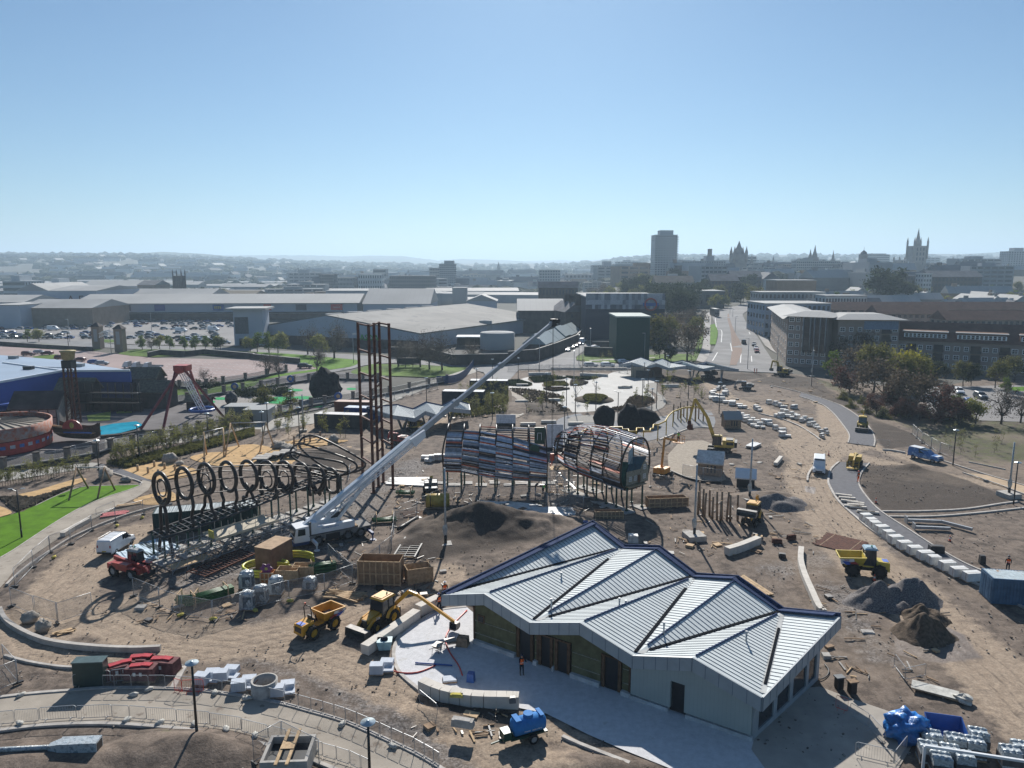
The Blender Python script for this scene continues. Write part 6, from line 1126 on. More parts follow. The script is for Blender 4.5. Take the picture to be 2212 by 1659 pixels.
def wall(label,pts,h,mat,th=.5,name='stone_wall',cat='wall',cop=True,group=None):
 o=Vector((pts[0][0],pts[0][1],0));t_=thing(name,label,cat,o,0,group);m=MB();k_=MB()
 for a,b in zip(pts[:-1],pts[1:]):
  A,B=Vector((a[0],a[1],h/2-.1))-o,Vector((b[0],b[1],h/2-.1))-o;m.bar(A,B,th,h+.1);k_.bar(A+Vector((0,0,h/2+.1)),B+Vector((0,0,h/2+.1)),th+.15,.14)
 m.build('wall',[mat],t_)
 if cop:k_.build('coping',[MCO],t_)
 return t_
wall('high dark stone wall along the side street and yard',TT('c1',[(0,1175),(240,1155),(420,1090),(600,1010),(640,960)]),4.2,MDKW);wall('dark stone wall at the foot of the green block',TT('c1',[(665,1100),(800,1110),(945,1112)]),3.2,MDKW);wall('dark stone wall round the yard beside the street',TT('c1',[(735,1035),(945,1040)]),2.5,MDKW);wall('long dark yard wall below the big warehouse',TT('b1',[(1190,1115),(1500,1125),(1730,1190),(2212,1180)]),3.6,MDKW);wall('low stone wall edging the pink car park',TT('a1',[(0,1010),(400,1040),(810,1062)]),1.4,MDKW);wall('dark stepped stone wall between the grass bank and the pink car park',TT('a1',[(1290,1120),(1400,1095),(1620,1108),(1700,1100),(1780,1090),(2212,1130)])+TT('b1',[(0,1135),(400,1175)]),1.8,MDKW);wall('curving dark wall beside the boulevard pavement',[GT(*Q('c1',*p))for p in((1708,800),(1706,760),(1740,725),(1800,708))],2.2,MDKW)
# big grey-roofed warehouse
A0,B0_,C0=T('b1',0,990),T('b1',1430,1060),T('c1',300,880);wa=thing('warehouse','huge warehouse with a low-pitched streaky grey roof and white walls','warehouse',A0,0)
A1_,B1_,X1_=onplane(*Q('b1',0,845),A0,B0_),onplane(*Q('b1',1430,922),A0,B0_),onplane(*Q('b1',625,762),A0,B0_);sd_=C0-B0_;wgt=[A0,B0_,B1_,X1_,A1_];print('WH',A0,B0_,C0,A1_.z,B1_.z,X1_.z)
A1_.z=B1_.z=(A1_.z+B1_.z)/2 if abs(A1_.z-B1_.z)>4 else B1_.z
m=MB();m.extr([p-A0 for p in[A0,B0_,B1_,X1_,A1_]],sd_);m.build('wall',[MWHS],wa);m=MB();up_=Vector((0,0,.5));ov_=(B0_-A0).normalized()
m.hexa([A1_-ov_-A0,X1_-A0,X1_+sd_-A0,A1_-ov_+sd_-A0,A1_-ov_+up_-A0,X1_+up_-A0,X1_+sd_+up_-A0,A1_-ov_+sd_+up_-A0]);m.hexa([X1_-A0,B1_+ov_-A0,B1_+ov_+sd_-A0,X1_+sd_-A0,X1_+up_-A0,B1_+ov_+up_-A0,B1_+ov_+sd_+up_-A0,X1_+sd_+up_-A0])
wr=m.build('roof',[M('streaky_grey_roof',(.21,.207,.2),.8,n=.12,sc=.05,wear=(.09,.54,(.15,.147,.145)))],wa)
for t in(.08,.2,.32,.45,.58,.7):m=MB();q=X1_+sd_*t-A0+(A1_-X1_)*.08;m.box((q.x,q.y,q.z+.6),(7,3,1.0),.6);m.build('roof_vent',[MOFF],wr)
part(wa,'brick_base',MDKW,lambda m:(m.bar(-ov_*.3+Vector((0,-.2,1.8)),B0_-A0+Vector((0,-.2,1.8)),.6,3.8)))
tg=text('ASDA',3.6,M('green_sign_letter',(.05,.35,.05),.6),wa,onplane(*Q('b1',1005,952),A0,B0_)-A0+Vector((0,-.5,0)),(R(90),0,math.atan2(ov_.y,ov_.x)),ext=.1)
te=thing('corner_tower','white square corner tower with an overhanging flat roof at the warehouse end','building',T('a1',2045,1020),.1);m=MB();m.bb(0,0,0,12,12,15);m.build('wall',[MWHS],te);m=MB();m.bb(-2.5,-2.5,15,14,14,15.8);m.build('roof',[MLIT],te);part(te,'mesh_panel',MT['dark_office'],lambda m:m.bb(.5,-.2,5,6,.1,12));part(te,'opening',MDARK,lambda m:m.bb(2,-.2,0,10,.1,3))
for i,(u,v,rr,hh)in enumerate(((1918,965,3.2,6),(2018,955,3,8),(2120,1045,7,6.5),(1960,1000,1.2,3))):p=T('b1',u,v);m=MB();m.lathe((0,0,0),[(rr,0),(rr,hh),(rr*.95,hh+.2),(0,hh+.6)],22);one(m,'process_tank',[MOFF],['left','taller middle','wide right','small'][i]+' round tank beside the big warehouse wall','tank',None,p)
r=thing('loading_canopy','white flat loading canopy beside the warehouse tanks','canopy',T('b1',1760,1035));part(r,'roof',M('white_canopy',(.6,.6,.6),.7),lambda m:m.bb(0,0,4,22,9,4.4));[part(r,'post',MDKW,lambda m:m.cyl((x,.5,0),(x,.5,4),.2,6))for x in(.5,7.5,14.5,21.5)];part(r,'back_wall',MDKW,lambda m:m.bb(0,8.5,0,22,9,4))
# retail parade
RA0,RB0=T('a1',825,800),T('b1',900,790);rp=thing('retail_parade','long white retail parade with signs and a dark canopy along the car park','retail building',RA0,head_of(RA0,RB0));Lr=(RB0-RA0).length;hr=onplane(*Q('a1',830,652),RA0,RB0).z;print('RETAIL',RA0,RB0,Lr,hr)
m=MB();m.bb(0,0,0,Lr,45,hr);m.build('wall',[MWHS],rp);m=MB();m.prof([(-3,hr),(22,hr+5),(48,hr)],-12,Lr+2);m.build('roof',[MLIT],rp);part(rp,'canopy',MBK,lambda m:m.bb(Lr*.02,-5,hr*.42,Lr*.95,0,hr*.47));part(rp,'shopfront',WIN,lambda m:m.bb(Lr*.05,-.3,0,Lr*.95,.1,hr*.38));part(rp,'brick_base',MDKW,lambda m:m.bb(0,-.4,0,Lr,-.31,1.2))
RS=lambda t,u:(lambda w_:(w_-RA0).length)(onplane(*Q(t,u,700),RA0,RB0)*1.0)if False else 0
def rs(t,u0,u1,txt,bgc,fgc,v0=683,v1=710):
 x0=Vector((onplane(*Q(t,u0,700),RA0,RB0)-RA0).xy).length;x1=Vector((onplane(*Q(t,u1,700),RA0,RB0)-RA0).xy).length;zc=hr*.74;b=part(rp,'shop_sign',bgc,lambda m:m.bb(x0,-.35,zc-1.9,x1,-.02,zc+1.9))
 if txt:text(txt,min(3.2,(x1-x0)/len(txt)*1.25),fgc,b,((x0+x1)/2,-.45,zc),(R(90),0,0),ext=.05)
rs('a1',1010,1140,'ALDI',M('sign_dark',(.05,.06,.09),.5),M('sign_pale',(.45,.5,.55),.5));rs('a1',1348,1438,'Poundworld'[:0],M('sign_blue',(.06,.08,.3),.5),None);rs('a1',1853,1952,'B&M'[:0]or 'dunes'[:0],M('sign_royal',(.02,.08,.3),.5),None);rs('b1',85,152,'Bargains',M('sign_red',(.55,.05,.04),.5),M('sign_pale2',(.6,.6,.6),.5));rs('b1',365,458,'',MT['sign_dark'],None);rs('b1',670,772,'Iceland',MT['sign_red'],MT['sign_pale2'])
part(rp,'yellow_letters',MSAK,lambda m:[m.bb((Vector((onplane(*Q('a1',1870+k*16,700),RA0,RB0)-RA0).xy).length),-.5,hr*.74-.8,(Vector((onplane(*Q('a1',1880+k*16,700),RA0,RB0)-RA0).xy).length),-.36,hr*.74+.8)for k in range(4)])
# ---- apartments on the right ----
MAP=M('apartment_brick',(.3,.25,.215),.85,n=.07,sc=.3);MAPR=M('pantile_roof',(.17,.1,.075),.85,n=.12,sc=.4,stripes=(2,.35,.3,(.1,.06,.05)));MWF=M('window_frame_white',(.85,.87,.88),.5)
WPRO={}
def awin(root,x,y,z,w_,h_,rz=0):
 k=(round(w_,1),round(h_,1))
 if k not in WPRO:
  m=MB();m.bb(-w_/2,-.06,-h_/2,w_/2,0,h_/2);f=m.build('window',[MWF],root);m=MB()
  for s in(-1,1):m.bb(min(s*.04,s*(w_/2-.17)),-.09,-h_/2+.15,max(s*.04,s*(w_/2-.17)),-.061,-.04);m.bb(min(s*.04,s*(w_/2-.17)),-.09,.04,max(s*.04,s*(w_/2-.17)),-.061,h_/2-.15)
  p=m.build('pane',[MGLS],f);WPRO[k]=f;o=f
 else:o=dup(WPRO[k],(0,0,0),0,parent=root)
 o.location=(x,y,z);o.rotation_euler.z=rz;return o
def apt(label,PA,PB,zt,depth,floors,cols,bal=(),dorm=(),rmode='pantile',wcols=None,base=0):
 o=Vector((PA.x,PA.y,base));r=thing('apartment_block',label,'apartment block',o,head_of(PA,PB));L=(PB-PA).length;fh=2.75
 part(r,'wall',MAP,lambda m:m.bb(0,0,-1,L,depth,zt));
 if rmode=='pantile':part(r,'roof',MAPR,lambda m:m.prof([(-.8,zt-.2),(depth/2,zt+5.5),(depth+.8,zt-.2)],-.4,L+.4))
 else:part(r,'roof',MLIT,lambda m:m.hexa([(-2,-2,zt),(L+2,-2,zt),(L+2,depth+2,zt),(-2,depth+2,zt),(4,4,zt+1.6),(L-4,4,zt+1.6),(L-4,depth-4,zt+1.6),(4,depth-4,zt+1.6)]))
 for j in range(cols):
  x=L*(j+.5)/cols
  for k in range(floors):
   z=1.7+k*fh
   if z>zt-1:continue
   if j in bal:
    part(r,'balcony_opening',MDARK if k<2 else MGLS,lambda m:m.bb(x-1.3,-.12,z-1.1,x+1.3,.02,z+1.1));part(r,'balcony',MBK if k else MAP,lambda m:(m.bb(x-1.5,-1.1,z-1.2,x+1.5,-.05,z-1.08),m.bb(x-1.5,-1.12,z-1.1,x+1.5,-1.08,z-.3)))
   else:awin(r,x,-.02,z,1.3 if j%3 else 1.7,1.5)
 for a,b in dorm:
  d=part(r,'dormer',MAPR,lambda m:m.hexa([(L*a,-.3,zt+.6),(L*b,-.3,zt+.6),(L*b,5,zt+.6),(L*a,5,zt+.6),(L*a,-.3,zt+2.7),(L*b,-.3,zt+2.7),(L*b,5,zt+3.3),(L*a,5,zt+3.3)]));n_=int(L*(b-a)/1.15)
  part(d,'window_strip',MWF,lambda m:m.bb(L*a+.3,-.36,zt+.9,L*b-.3,-.31,zt+2.2))
  for q in range(n_):x=L*a+.6+(L*(b-a)-1)*(q+.3)/n_;part(d,'pane',MGLS,lambda m:(m.bb(x-.25,-.4,zt+1.0,x+.5,-.365,zt+1.5),m.bb(x-.25,-.4,zt+1.58,x+.5,-.365,zt+2.1)))
  part(d,'dormer_roof',MLIT if False else MOFF,lambda m:m.bb(L*a-.2,-.7,zt+2.7,L*b+.2,5,zt+2.9))
 return r
def gapt(u,v):return T('d1',u,v)
a1_,a2_=gapt(1100,1215),gapt(2330,1290);zt1=onplane(*Q('d1',1150,965),a1_,a2_).z;print('APT',a1_,a2_,zt1)
apt('long brown apartment block with two strips of white dormer windows',a1_,a2_,zt1,13,5,15,(1,4,8,11,14),((.03,.36),(.42,.78),(.86,1.0)))
a3_,a4_=gapt(570,1215),gapt(1098,1222);zt2=onplane(*Q('d1',600,790),a3_,a4_).z;ab=apt('brown apartment block with a flat overhanging pale roof and blue top storey',a3_,a4_,zt2,16,6,7,(5,),(),'flat')
part(ab,'blue_panel',M('pale_blue_panel',(.12,.2,.32),.5),lambda m:m.bb((a4_-a3_).length*.42,-.15,zt2-3.2,(a4_-a3_).length*.98,.02,zt2-.5))
a5_,a6_=gapt(140,1190),gapt(480,1215);zt3=onplane(*Q('d1',150,760),a5_,a6_).z;ac=apt('rounded corner apartment block with tall dark glazed balconies',a5_,a6_,zt3,14,6,6,(),(),'flat');Lc_=(a6_-a5_).length
part(ac,'glazed_bay',MGLS,lambda m:m.bb(Lc_*.42,-1.4,zt3*.32,Lc_*.98,-.05,zt3-.4));
for k in range(6):part(ac,'balcony_slab',MBK,lambda m:m.bb(Lc_*.41,-1.7,zt3*(.31+k*.125),Lc_*.99,-1.3,zt3*(.31+k*.125)+.25))
for x in(.42,.6,.7,.84,.98):part(ac,'column',MOFF,lambda m:m.cyl((Lc_*x,-1.8,zt3*.3),(Lc_*x,-1.8,zt3),.15,6))
apt('apartment wing running back along the boulevard',gapt(0,1000),gapt(135,1185),zt3-1,12,5,9,(),(),'flat')
for(lab,u0,u1,v0,dist,bays,rm,fl)in(('second brown apartment range behind the long block',1540,2330,790,300,16,MAPR,2),('third brown apartment range with white windows beyond',950,1560,735,330,12,MAPR,2),('furthest brown-roofed apartment range',540,2300,700,360,24,MAPR,1)):BB('d1','apartment_block',lab,u0,u1,v0+5,dist,12,MAP,roof='gable',rmat=rm,floors=4,bays=bays,roofh=3.5)
BB('d1','apartment_block','pale blue and white apartments with a flat roof near the boulevard',-40,530,660,330,25,M('pale_blue_wall',(.28,.34,.42),.7),roof='flat',rmat=MLIT,floors=4,bays=14);BB('d1','apartment_block','brown drum-like apartment block with a thin roof',60,405,455,470,20,MSAN,roof='flat',rmat=MLIT,floors=0);BB('d1','apartment_block','white and grey balconied apartments behind the pale blue ones',-80,480,560,420,18,MOFF,roof='flat',rmat=MLIT,floors=3,bays=16);BB('d1','apartment_block','white terrace with blue doors below the yellow tree',485,845,590,400,14,MT['off_white'],roof='flat',rmat=MOFF,floors=2,bays=14)
BB('d1','granite_school','long dark granite building with two small domes',860,1310,415,640,20,MDKW,roof='flat',rmat=MSLT,floors=3,bays=16);BB('d1','granite_hall','dark granite range right of the domed building',1400,1850,420,620,20,MDKW,roof='gable',floors=3,bays=14,roofh=5);BB('d1','red_crane_office','pale slim block between two dark granite ranges',1340,1412,395,600,12,MT['off_white'],floors=5,bays=3,name_='x')if False else BB('d1','office_block','pale slim block between two dark granite ranges',1340,1412,395,600,12,MT['off_white'],floors=5,bays=3)
# ---- scattered houses on the slopes ----
random.seed(11);HOUS=[]
for wm,rm in((MGRN,MLIT),(MDKW,MSLT),(MT['off_white'],MSLT),(MSAN,MLIT)):
 m=MB();m.bb(-8,-5,-3,8,5,6,0);m.prof([(-5.3,5.9),(0,10),(5.3,5.9)],-8.2,8.2,1);m.bb(-6.5,-.6,8,-5.3,.6,11.5,0);HOUS.append(m.build('terraced_house',[wm,rm]))
def scat(n,y0,y1,az0,az1,labs,grp,sc=1.0,protos=HOUS,cats='house'):
 for _ in range(n):
  y=math.exp(random.uniform(math.log(y0),math.log(y1)));x=y*random.uniform(az0,az1);i=random.randrange(len(protos));o=protos[i].copy();C.objects.link(o);o.location=(x,y,float(hz(x,y)));o.rotation_euler.z=random.choice([0,.1,-.1,1.5,.4]);s=sc*random.uniform(.8,1.5);o.scale=(s*random.uniform(1,2.6),s,s*random.uniform(.7,1.1));tag(o,labs[i],cats,grp)
LB_=lambda w:[f'granite house with a pale lit roof {w}',f'dark stone house with a slate roof {w}',f'white-walled house with a slate roof {w}',f'sand-coloured house with a pale roof {w}']
scat(130,1350,3600,-.68,-.28,LB_('on the left far hillside'),'houses on the left far hillside',1.25);scat(70,900,2400,-.3,.1,LB_('in the hazy centre of town'),'houses in the hazy centre',1.5);scat(74,650,2200,.14,.68,LB_('among the old town roofs'),'houses among the old town roofs',1.25);scat(26,430,560,.42,.68,LB_('behind the apartments on the right'),'houses behind the apartments',.85)
for h_ in HOUS:tag(h_,'town house on the far slope behind everything else','house','houses on the left far hillside');h_.location=(random.uniform(-900,-700),2400,float(hz(-800,2400)))
SHD=[]
for wm,rm in((MOFF,MLIT),(MT['haze_concrete'],MGRR),(MT['off_white'],MLIT)):m=MB();m.bb(-18,-9,-2,18,9,7,0);m.prof([(-9.4,6.9),(0,9),(9.4,6.9)],-18.4,18.4,1);SHD.append(m.build('harbour_shed',[wm,rm]))
scat(46,620,1350,-.68,-.02,['grey harbour shed with a pale roof','blue-grey harbour shed with a grey roof','white harbour shed with a pale roof'],'harbour sheds',1.0,SHD,'shed')
for h_ in SHD:tag(h_,'low shed in the hazy harbour','shed','harbour sheds');h_.location=(random.uniform(-700,-300),1300,0)
TWN=[]
for wm,nf in((MOFF,4),(MGRN,3),(MT['haze_concrete'],5),(MSAN,3)):
 m=MB();h_=nf*3.2;m.bb(-11,-7,-6,11,7,h_,0);m.bb(-4,-3,h_,3,3,h_+2.4,0);[m.bb(-10.3,-7.1,k*3.2+1,10.3,-7.01,k*3.2+2.4,1)for k in range(nf)];[m.bb(x,-7.14,0,x+.7,-7.0,h_,0)for x in(-8,-4.5,-1,2.5,6)];TWN.append(m.build('town_block',[wm,WIN]))
scat(90,620,2000,-.3,.66,['grey office block with window strips among the town roofs','granite block with window strips among the town roofs','hazy five-storey block with window strips in the town','sand-coloured block with window strips in the town'],'mid-distance town blocks',1.0,TWN,'building')
for h_ in TWN:tag(h_,'flat block far behind the harbour sheds','building','mid-distance town blocks');h_.location=(random.uniform(-300,200),1700,float(hz(0,1700)))
# hills
def hill(name,pts,dist,depth,col,zb=-5):
 P_=[(Q(t,u,v)[0],Q(t,u,v)[1])for t,u,v in pts];us=[p[0]for p in P_];vs_=[p[1]for p in P_];mb=MB();n=150
 def f(s,t):
  u=us[0]+(us[-1]-us[0])*s;v=float(np.interp(u,us,vs_))+.9*mnoise.noise(Vector((u*.05,dist,0)))+.8*mnoise.noise(Vector((u*.23,dist,5)));p=D(u,v,dist);prof=math.sin(math.pi*(.02+.5*t))if t<1 else 1
  return Vector((p.x*(1-.25*(1-t)),dist-depth*(1-t),zb+(p.z-zb)*(t**.7)))
 mb.grid(f,n,6);return stru(mb,name,M('hill_'+str(int(dist)),col,.95,n=.2,sc=.002))
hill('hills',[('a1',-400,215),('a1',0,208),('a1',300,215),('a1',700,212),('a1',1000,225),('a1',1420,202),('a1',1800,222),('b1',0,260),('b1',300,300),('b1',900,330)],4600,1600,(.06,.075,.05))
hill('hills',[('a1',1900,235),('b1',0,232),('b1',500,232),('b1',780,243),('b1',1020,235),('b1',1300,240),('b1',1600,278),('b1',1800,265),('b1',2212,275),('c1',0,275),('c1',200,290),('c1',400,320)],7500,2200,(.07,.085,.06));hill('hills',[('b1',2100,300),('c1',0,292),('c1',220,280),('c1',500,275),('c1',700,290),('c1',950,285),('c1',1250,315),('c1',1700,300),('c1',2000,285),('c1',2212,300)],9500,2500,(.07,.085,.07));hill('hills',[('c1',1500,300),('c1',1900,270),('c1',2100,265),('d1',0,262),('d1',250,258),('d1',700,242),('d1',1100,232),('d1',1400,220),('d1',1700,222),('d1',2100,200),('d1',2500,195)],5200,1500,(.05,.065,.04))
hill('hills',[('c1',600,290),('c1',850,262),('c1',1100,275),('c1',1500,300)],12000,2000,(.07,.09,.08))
# ---------------- trees and planting ----------------
MBARK=M('bark',(.12,.095,.078),.9,n=.2);LEAF={k:M('leaves_'+k,c,.8,n=.3,sc=.9,spec=.1)for k,c in dict(olive=(.17,.165,.05),brown=(.125,.1,.072),green=(.15,.21,.03),yellow=(.36,.33,.045),red=(.15,.078,.062),dark=(.045,.06,.03),spring=(.27,.27,.08),grey=(.17,.15,.125),pale=(.3,.29,.12)).items()}
def mk_tree(name,h,r,leaf,nl,ls,lev=4,seed=1,trunk=.22,spread=.75,low=.35,blobs=9):
 rd_=random.Random(seed);root=bpy.data.objects.new(name,None);C.objects.link(root);tb_=MB();tw_=MB();tips=[]
 def br(p,d,L,w,l):
  q=p+d*L;(tb_ if l<2 else tw_).tube([p,p+d*L*.5+Vector((rd_.uniform(-.04,.04),rd_.uniform(-.04,.04),0))*L,q],[w,w*.8,w*.6],5 if l<2 else 3,0,False,False)
  if l>=lev:tips.append(q);return
  for _ in range(3 if l else 5):
   nd=(d*rd_.uniform(.5,1)+Vector((rd_.gauss(0,1),rd_.gauss(0,1),rd_.gauss(.15,.5)))*spread).normalized();br(p+d*L*rd_.uniform(.55,1),nd,L*rd_.uniform(.55,.85),w*.55,l+1)
 br(Vector((0,0,-.2)),Vector((0,0,1)),h*low,trunk,0)
 tb_.build('trunk',[MBARK],root);sx=1;zs=[t.z for t in tips];cr_=MB();
 mx=max(math.hypot(t.x,t.y)for t in tips)or 1;kx,kz=r/mx,(h-h*low)/max(.1,max(zs)-h*low)
 V=[];
 for i,v in enumerate(tw_.v):z=v[2];tw_.v[i]=(v[0]*kx,v[1]*kx,h*low+(z-h*low)*kz if z>h*low else z)
 tips=[Vector((t.x*kx,t.y*kx,h*low+(t.z-h*low)*kz if t.z>h*low else t.z))for t in tips]
 cl=[rd_.choice(tips)for _ in range(blobs*4)]
 for _ in range(nl):
  c=rd_.choice(cl);p=c+Vector((rd_.gauss(0,1),rd_.gauss(0,1),rd_.gauss(0,.8)))*r*.16;a,b=Vector((rd_.gauss(0,1),rd_.gauss(0,1),rd_.gauss(0,1))).normalized(),Vector((rd_.gauss(0,1),rd_.gauss(0,1),rd_.gauss(0,1))).normalized();s=ls*rd_.uniform(.5,1.3);cr_.add([p,p+a*s,p+a*s+b*s,p+b*s],[(0,1,2,3)],1)
 o_=len(cr_.v);cr_.v+=tw_.v;cr_.f+=[tuple(i+o_ for i in f)for f in tw_.f];cr_.m+=[0]*len(tw_.f);cr_.s+=tw_.s
 cr_.build('crown',[MBARK,LEAF[leaf]],root);root['kind_']=leaf;del root['kind_'];return root
TR={k:mk_tree(*a)for k,a in dict(olive=('broadleaf_tree',9,4.2,'olive',2600,.32,4,1),brown=('budding_tree',8.5,4.5,'brown',2200,.26,4,2),green=('broadleaf_tree',7,2.8,'green',1800,.3,4,3),yellow=('flowering_tree',8,4.3,'yellow',2600,.34,4,4),red=('flowering_tree',6,3.6,'red',1900,.26,4,5),dark=('evergreen_tree',10,5,'dark',3600,.45,3,6),spring=('broadleaf_tree',8,4,'spring',2200,.34,4,7),bare=('bare_tree',8,4,'grey',1700,.13,5,8,.22,.75,.3),bush=('shrub',2.6,2.6,'olive',1500,.22,3,9,.08,.9,.15),dbush=('shrub',3,3.4,'dark',1800,.3,3,10,.08,.9,.15),sap=('sapling',4,1.0,'pale',160,.13,3,11,.05,.6,.4),sapg=('sapling',3.4,.9,'spring',260,.13,3,12,.05,.6,.3)).items()}
for m_ in LEAF.values():
 t=m_.node_tree;b=t.nodes['Principled BSDF'];tl=t.nodes.new('ShaderNodeBsdfTranslucent');ms=t.nodes.new('ShaderNodeMixShader');ms.inputs[0].default_value=.3;t.links.new(b.inputs['Base Color'].links[0].from_socket,tl.inputs[0]);t.links.new(b.outputs[0],ms.inputs[1]);t.links.new(tl.outputs[0],ms.inputs[2]);t.links.new(ms.outputs[0],t.nodes['Material Output'].inputs[0])
NMC=dict(sap='sapling',sapg='sapling',bush='shrub',dbush='shrub')
random.seed(3)
def tree(k,p,label,s=1.0,group=None,sq=1):
 o=place(TR[k],'',p,random.uniform(0,6),label,NMC.get(k,'tree'),group,(s*sq,s*sq,s));return o
D1=lambda u,v:T('d1',u,v)
for k,u,v,s,lb in(('brown',700,1215,1.6,'big bare brown tree in front of the pale-roofed apartments'),('green',560,1330,1.15,'bright green young tree at the end of the site road'),('brown',760,1400,1.55,'brown twiggy tree right of the bright green tree'),('red',690,1440,1.1,'reddish tree low on the bank near the green tree'),('olive',900,1430,1.45,'olive tree between the brown tree and the yellow one'),('yellow',1160,1410,1.35,'bright yellow-green tree in the middle of the bank'),('brown',980,1530,1.5,'dull brown tree below the yellow tree'),('red',1080,1580,1.1,'pink-red blossom tree at the front of the bank'),('olive',1270,1570,1.35,'olive-yellow tree right of the pink blossom tree'),('red',1460,1660,1.15,'dark red tree above the fence bend'),('brown',1230,1640,1.4,'brown tree behind the bent fence line'),('dark',1450,1350,.6,'dark evergreen clump beside the car park'),('bare',1480,1560,1.0,'bare tree at the near edge of the east car park'),('bare',1640,1230,1.05,'pale bare tree against the long apartment block'),('bare',1900,1250,1.0,'second pale bare tree against the long apartment block'),('olive',1680,1370,.75,'rounded olive shrub tree beside the recycling bins'),('dark',1750,1370,.55,'dark rounded evergreen beside the recycling bins'),('olive',1960,1390,.85,'spreading olive tree right of the recycling bins'),('green',2060,1450,.6,'low bright green shrub tree behind the lamp cluster'),('bare',2010,1700,1.2,'large bare tree in front of the east car park'),('green',1640,1680,.75,'green tree at the near corner of the car park'),('spring',1790,1700,.7,'small yellow-green tree on the near grass'),('bare',2180,1690,1.0,'bare tree at the far right above the lamp post'),('dark',1300,1320,.7,'dark green tree right of the yellow tree'),('olive',2130,1330,.8,'olive tree against the right end of the apartments')):
 tree(k,D1(u,v),lb,s)
for i in range(16):tree(random.choice(['bush','bush','red','bush']),D1(random.uniform(650,1700),0)if False else T('d1',640+i*72+random.uniform(-20,20),1480+min(170,i*22)+random.uniform(-15,60)),'low shrub in the planting under the bank trees',random.uniform(.45,.9),'low shrubs under the bank trees')
for k,u,v,s,lb in(('bare',470,1095,1.2,'large bare tree left in the clump before the warehouse'),('bare',700,1130,1.45,'largest bare tree in the clump before the warehouse'),('spring',560,1110,.8,'pale green tree inside the bare clump'),('green',30,1075,.8,'small green tree left of the warehouse front'),('green',130,1078,.8,'small green tree second from the left by the warehouse'),('spring',210,1085,.8,'small yellowish tree third from the left by the warehouse'),('bare',1260,1200,1.05,'bare tree at the left of the round lawn'),('bare',1370,1160,.9,'thin bare tree behind the dark bench sign'),('bare',1450,1205,1.2,'bare leaning tree right of the dark bench sign'),('bare',1530,1225,1.2,'bare tree in the middle of the round lawn row'),('bare',1640,1230,1.3,'bare spreading tree at the right of the round lawn'),('bare',1890,1180,.9,'bare tree by the yard wall'),('bare',550,1245,.9,'bare tree beside the single dark car'),('bare',130,1285,.8,'bare twin tree left on the golf verge'),('bare',220,1300,.8,'bare twin tree right on the golf verge')):
 tree(k,T('b1',u,v),lb,s*1.28)
for i,(u,v)in enumerate(((1240,1055),(1320,1060),(1390,1050),(1480,1055),(1610,1058),(1700,1060),(1790,1055),(1880,1060),(1920,1060),(340,985),(240,985),(2180,1070))):tree(random.choice(['bare','spring','green']),T('a1',u,v),'small tree in the row between the avenue and the retail car park',.75,'small trees along the avenue')
tree('bare',T('a1',1780,1340),'bare little tree at the corner of the pink car park',.6);tree('dbush',T('a1',1800,1380),'dark clipped bush beside the pink car park corner',.9)
for k,u,v,s,lb in(('olive',1370,1130,1.7,'large rounded olive tree right of the green block'),('dark',1320,1130,.7,'dark evergreen at the foot of the green block'),('brown',1560,1150,1.7,'tall brown tree beside the boulevard pavement'),('brown',1450,1020,1.7,'brown tree behind the rounded olive tree'),('olive',1600,1040,1.4,'olive tree leaning over the boulevard verge'),('dark',1420,1160,.45,'low dark clipped shrub before the olive tree'),('brown',1330,960,1.5,'dark brown tree just behind the green block'),('brown',1520,920,1.5,'brown tree deep in the park clump'),('brown',1620,880,1.5,'brown tree at the top of the park clump')):tree(k,T('c1',u,v),lb,s)
for k,u,v,s,lb in(('olive',2170,720,1.6,'tall olive tree on the right side of the boulevard'),('spring',1800,700,1.2,'yellow-green tree at the bend of the boulevard'),('spring',1880,690,1.0,'second yellow-green tree at the bend')):tree(k,GT(*Q('c1',u,v)),lb,s)
for i in range(26):y=random.uniform(400,520);tree('dark',(lambda p:Vector((p.x,p.y,float(hz(p.x,p.y))-1)))(D(Q('c1',1240+i*14.5,0)[0],660,y)),'dark evergreen in the dense clump behind the leisure hall',random.uniform(1.0,1.5),'dark evergreens behind the leisure hall')
for i in range(70):
 u=random.choice([random.uniform(640,1300),random.uniform(1600,2250),random.uniform(640,2212)]);y=random.uniform(480,760);p=D(Q('c1',u,0)[0],640,y);tree(random.choice(['brown','olive','dark','spring']),Vector((p.x,y,float(hz(p.x,y))-1)),'town tree on the slope behind the leisure hall and park',random.uniform(1.0,1.6),'town trees on the slope')
for i in range(40):y=random.uniform(470,620);p=D(Q('d1',random.uniform(560,2250),0)[0],640,y);tree(random.choice(['spring','spring','olive','green']),Vector((p.x,y,float(hz(p.x,y))-1)),'spring-green town tree behind the brown apartments',random.uniform(.9,1.4),'town trees behind the apartments')
p=TD('d1',980,620,470);tree('dark',Vector((p.x,470,float(hz(p.x,470)))),'large dark conifer rising behind the brown apartments',2.3);tree('dark',Vector((p.x+14,475,float(hz(p.x,475)))),'smaller dark conifer beside the large one',1.7)
for i in range(30):u=random.uniform(1350,2050);p=TD('a1',u,560,640+i*3);tree(random.choice(['dark','olive','olive']),Vector((p.x,p.y,0)),'tree in the clump around the dark church tower',random.uniform(1.0,1.5),'trees round the dark church tower')
mb=MB()
for i in range(5200):
 y=math.exp(random.uniform(math.log(760),math.log(4300)));az=random.uniform(-.7,.72)
 if mnoise.noise(Vector((az*14,math.log(y)*6,3)))<.0 and y<2500:continue
 x=az*y;z=float(hz(x,y));s=random.uniform(3,7)*(1+y/3000);mb.blob((x,y,z+s*.4),(s*random.uniform(1,2.4),s,s*.75),0,5,3,.35,1.2,i%50)
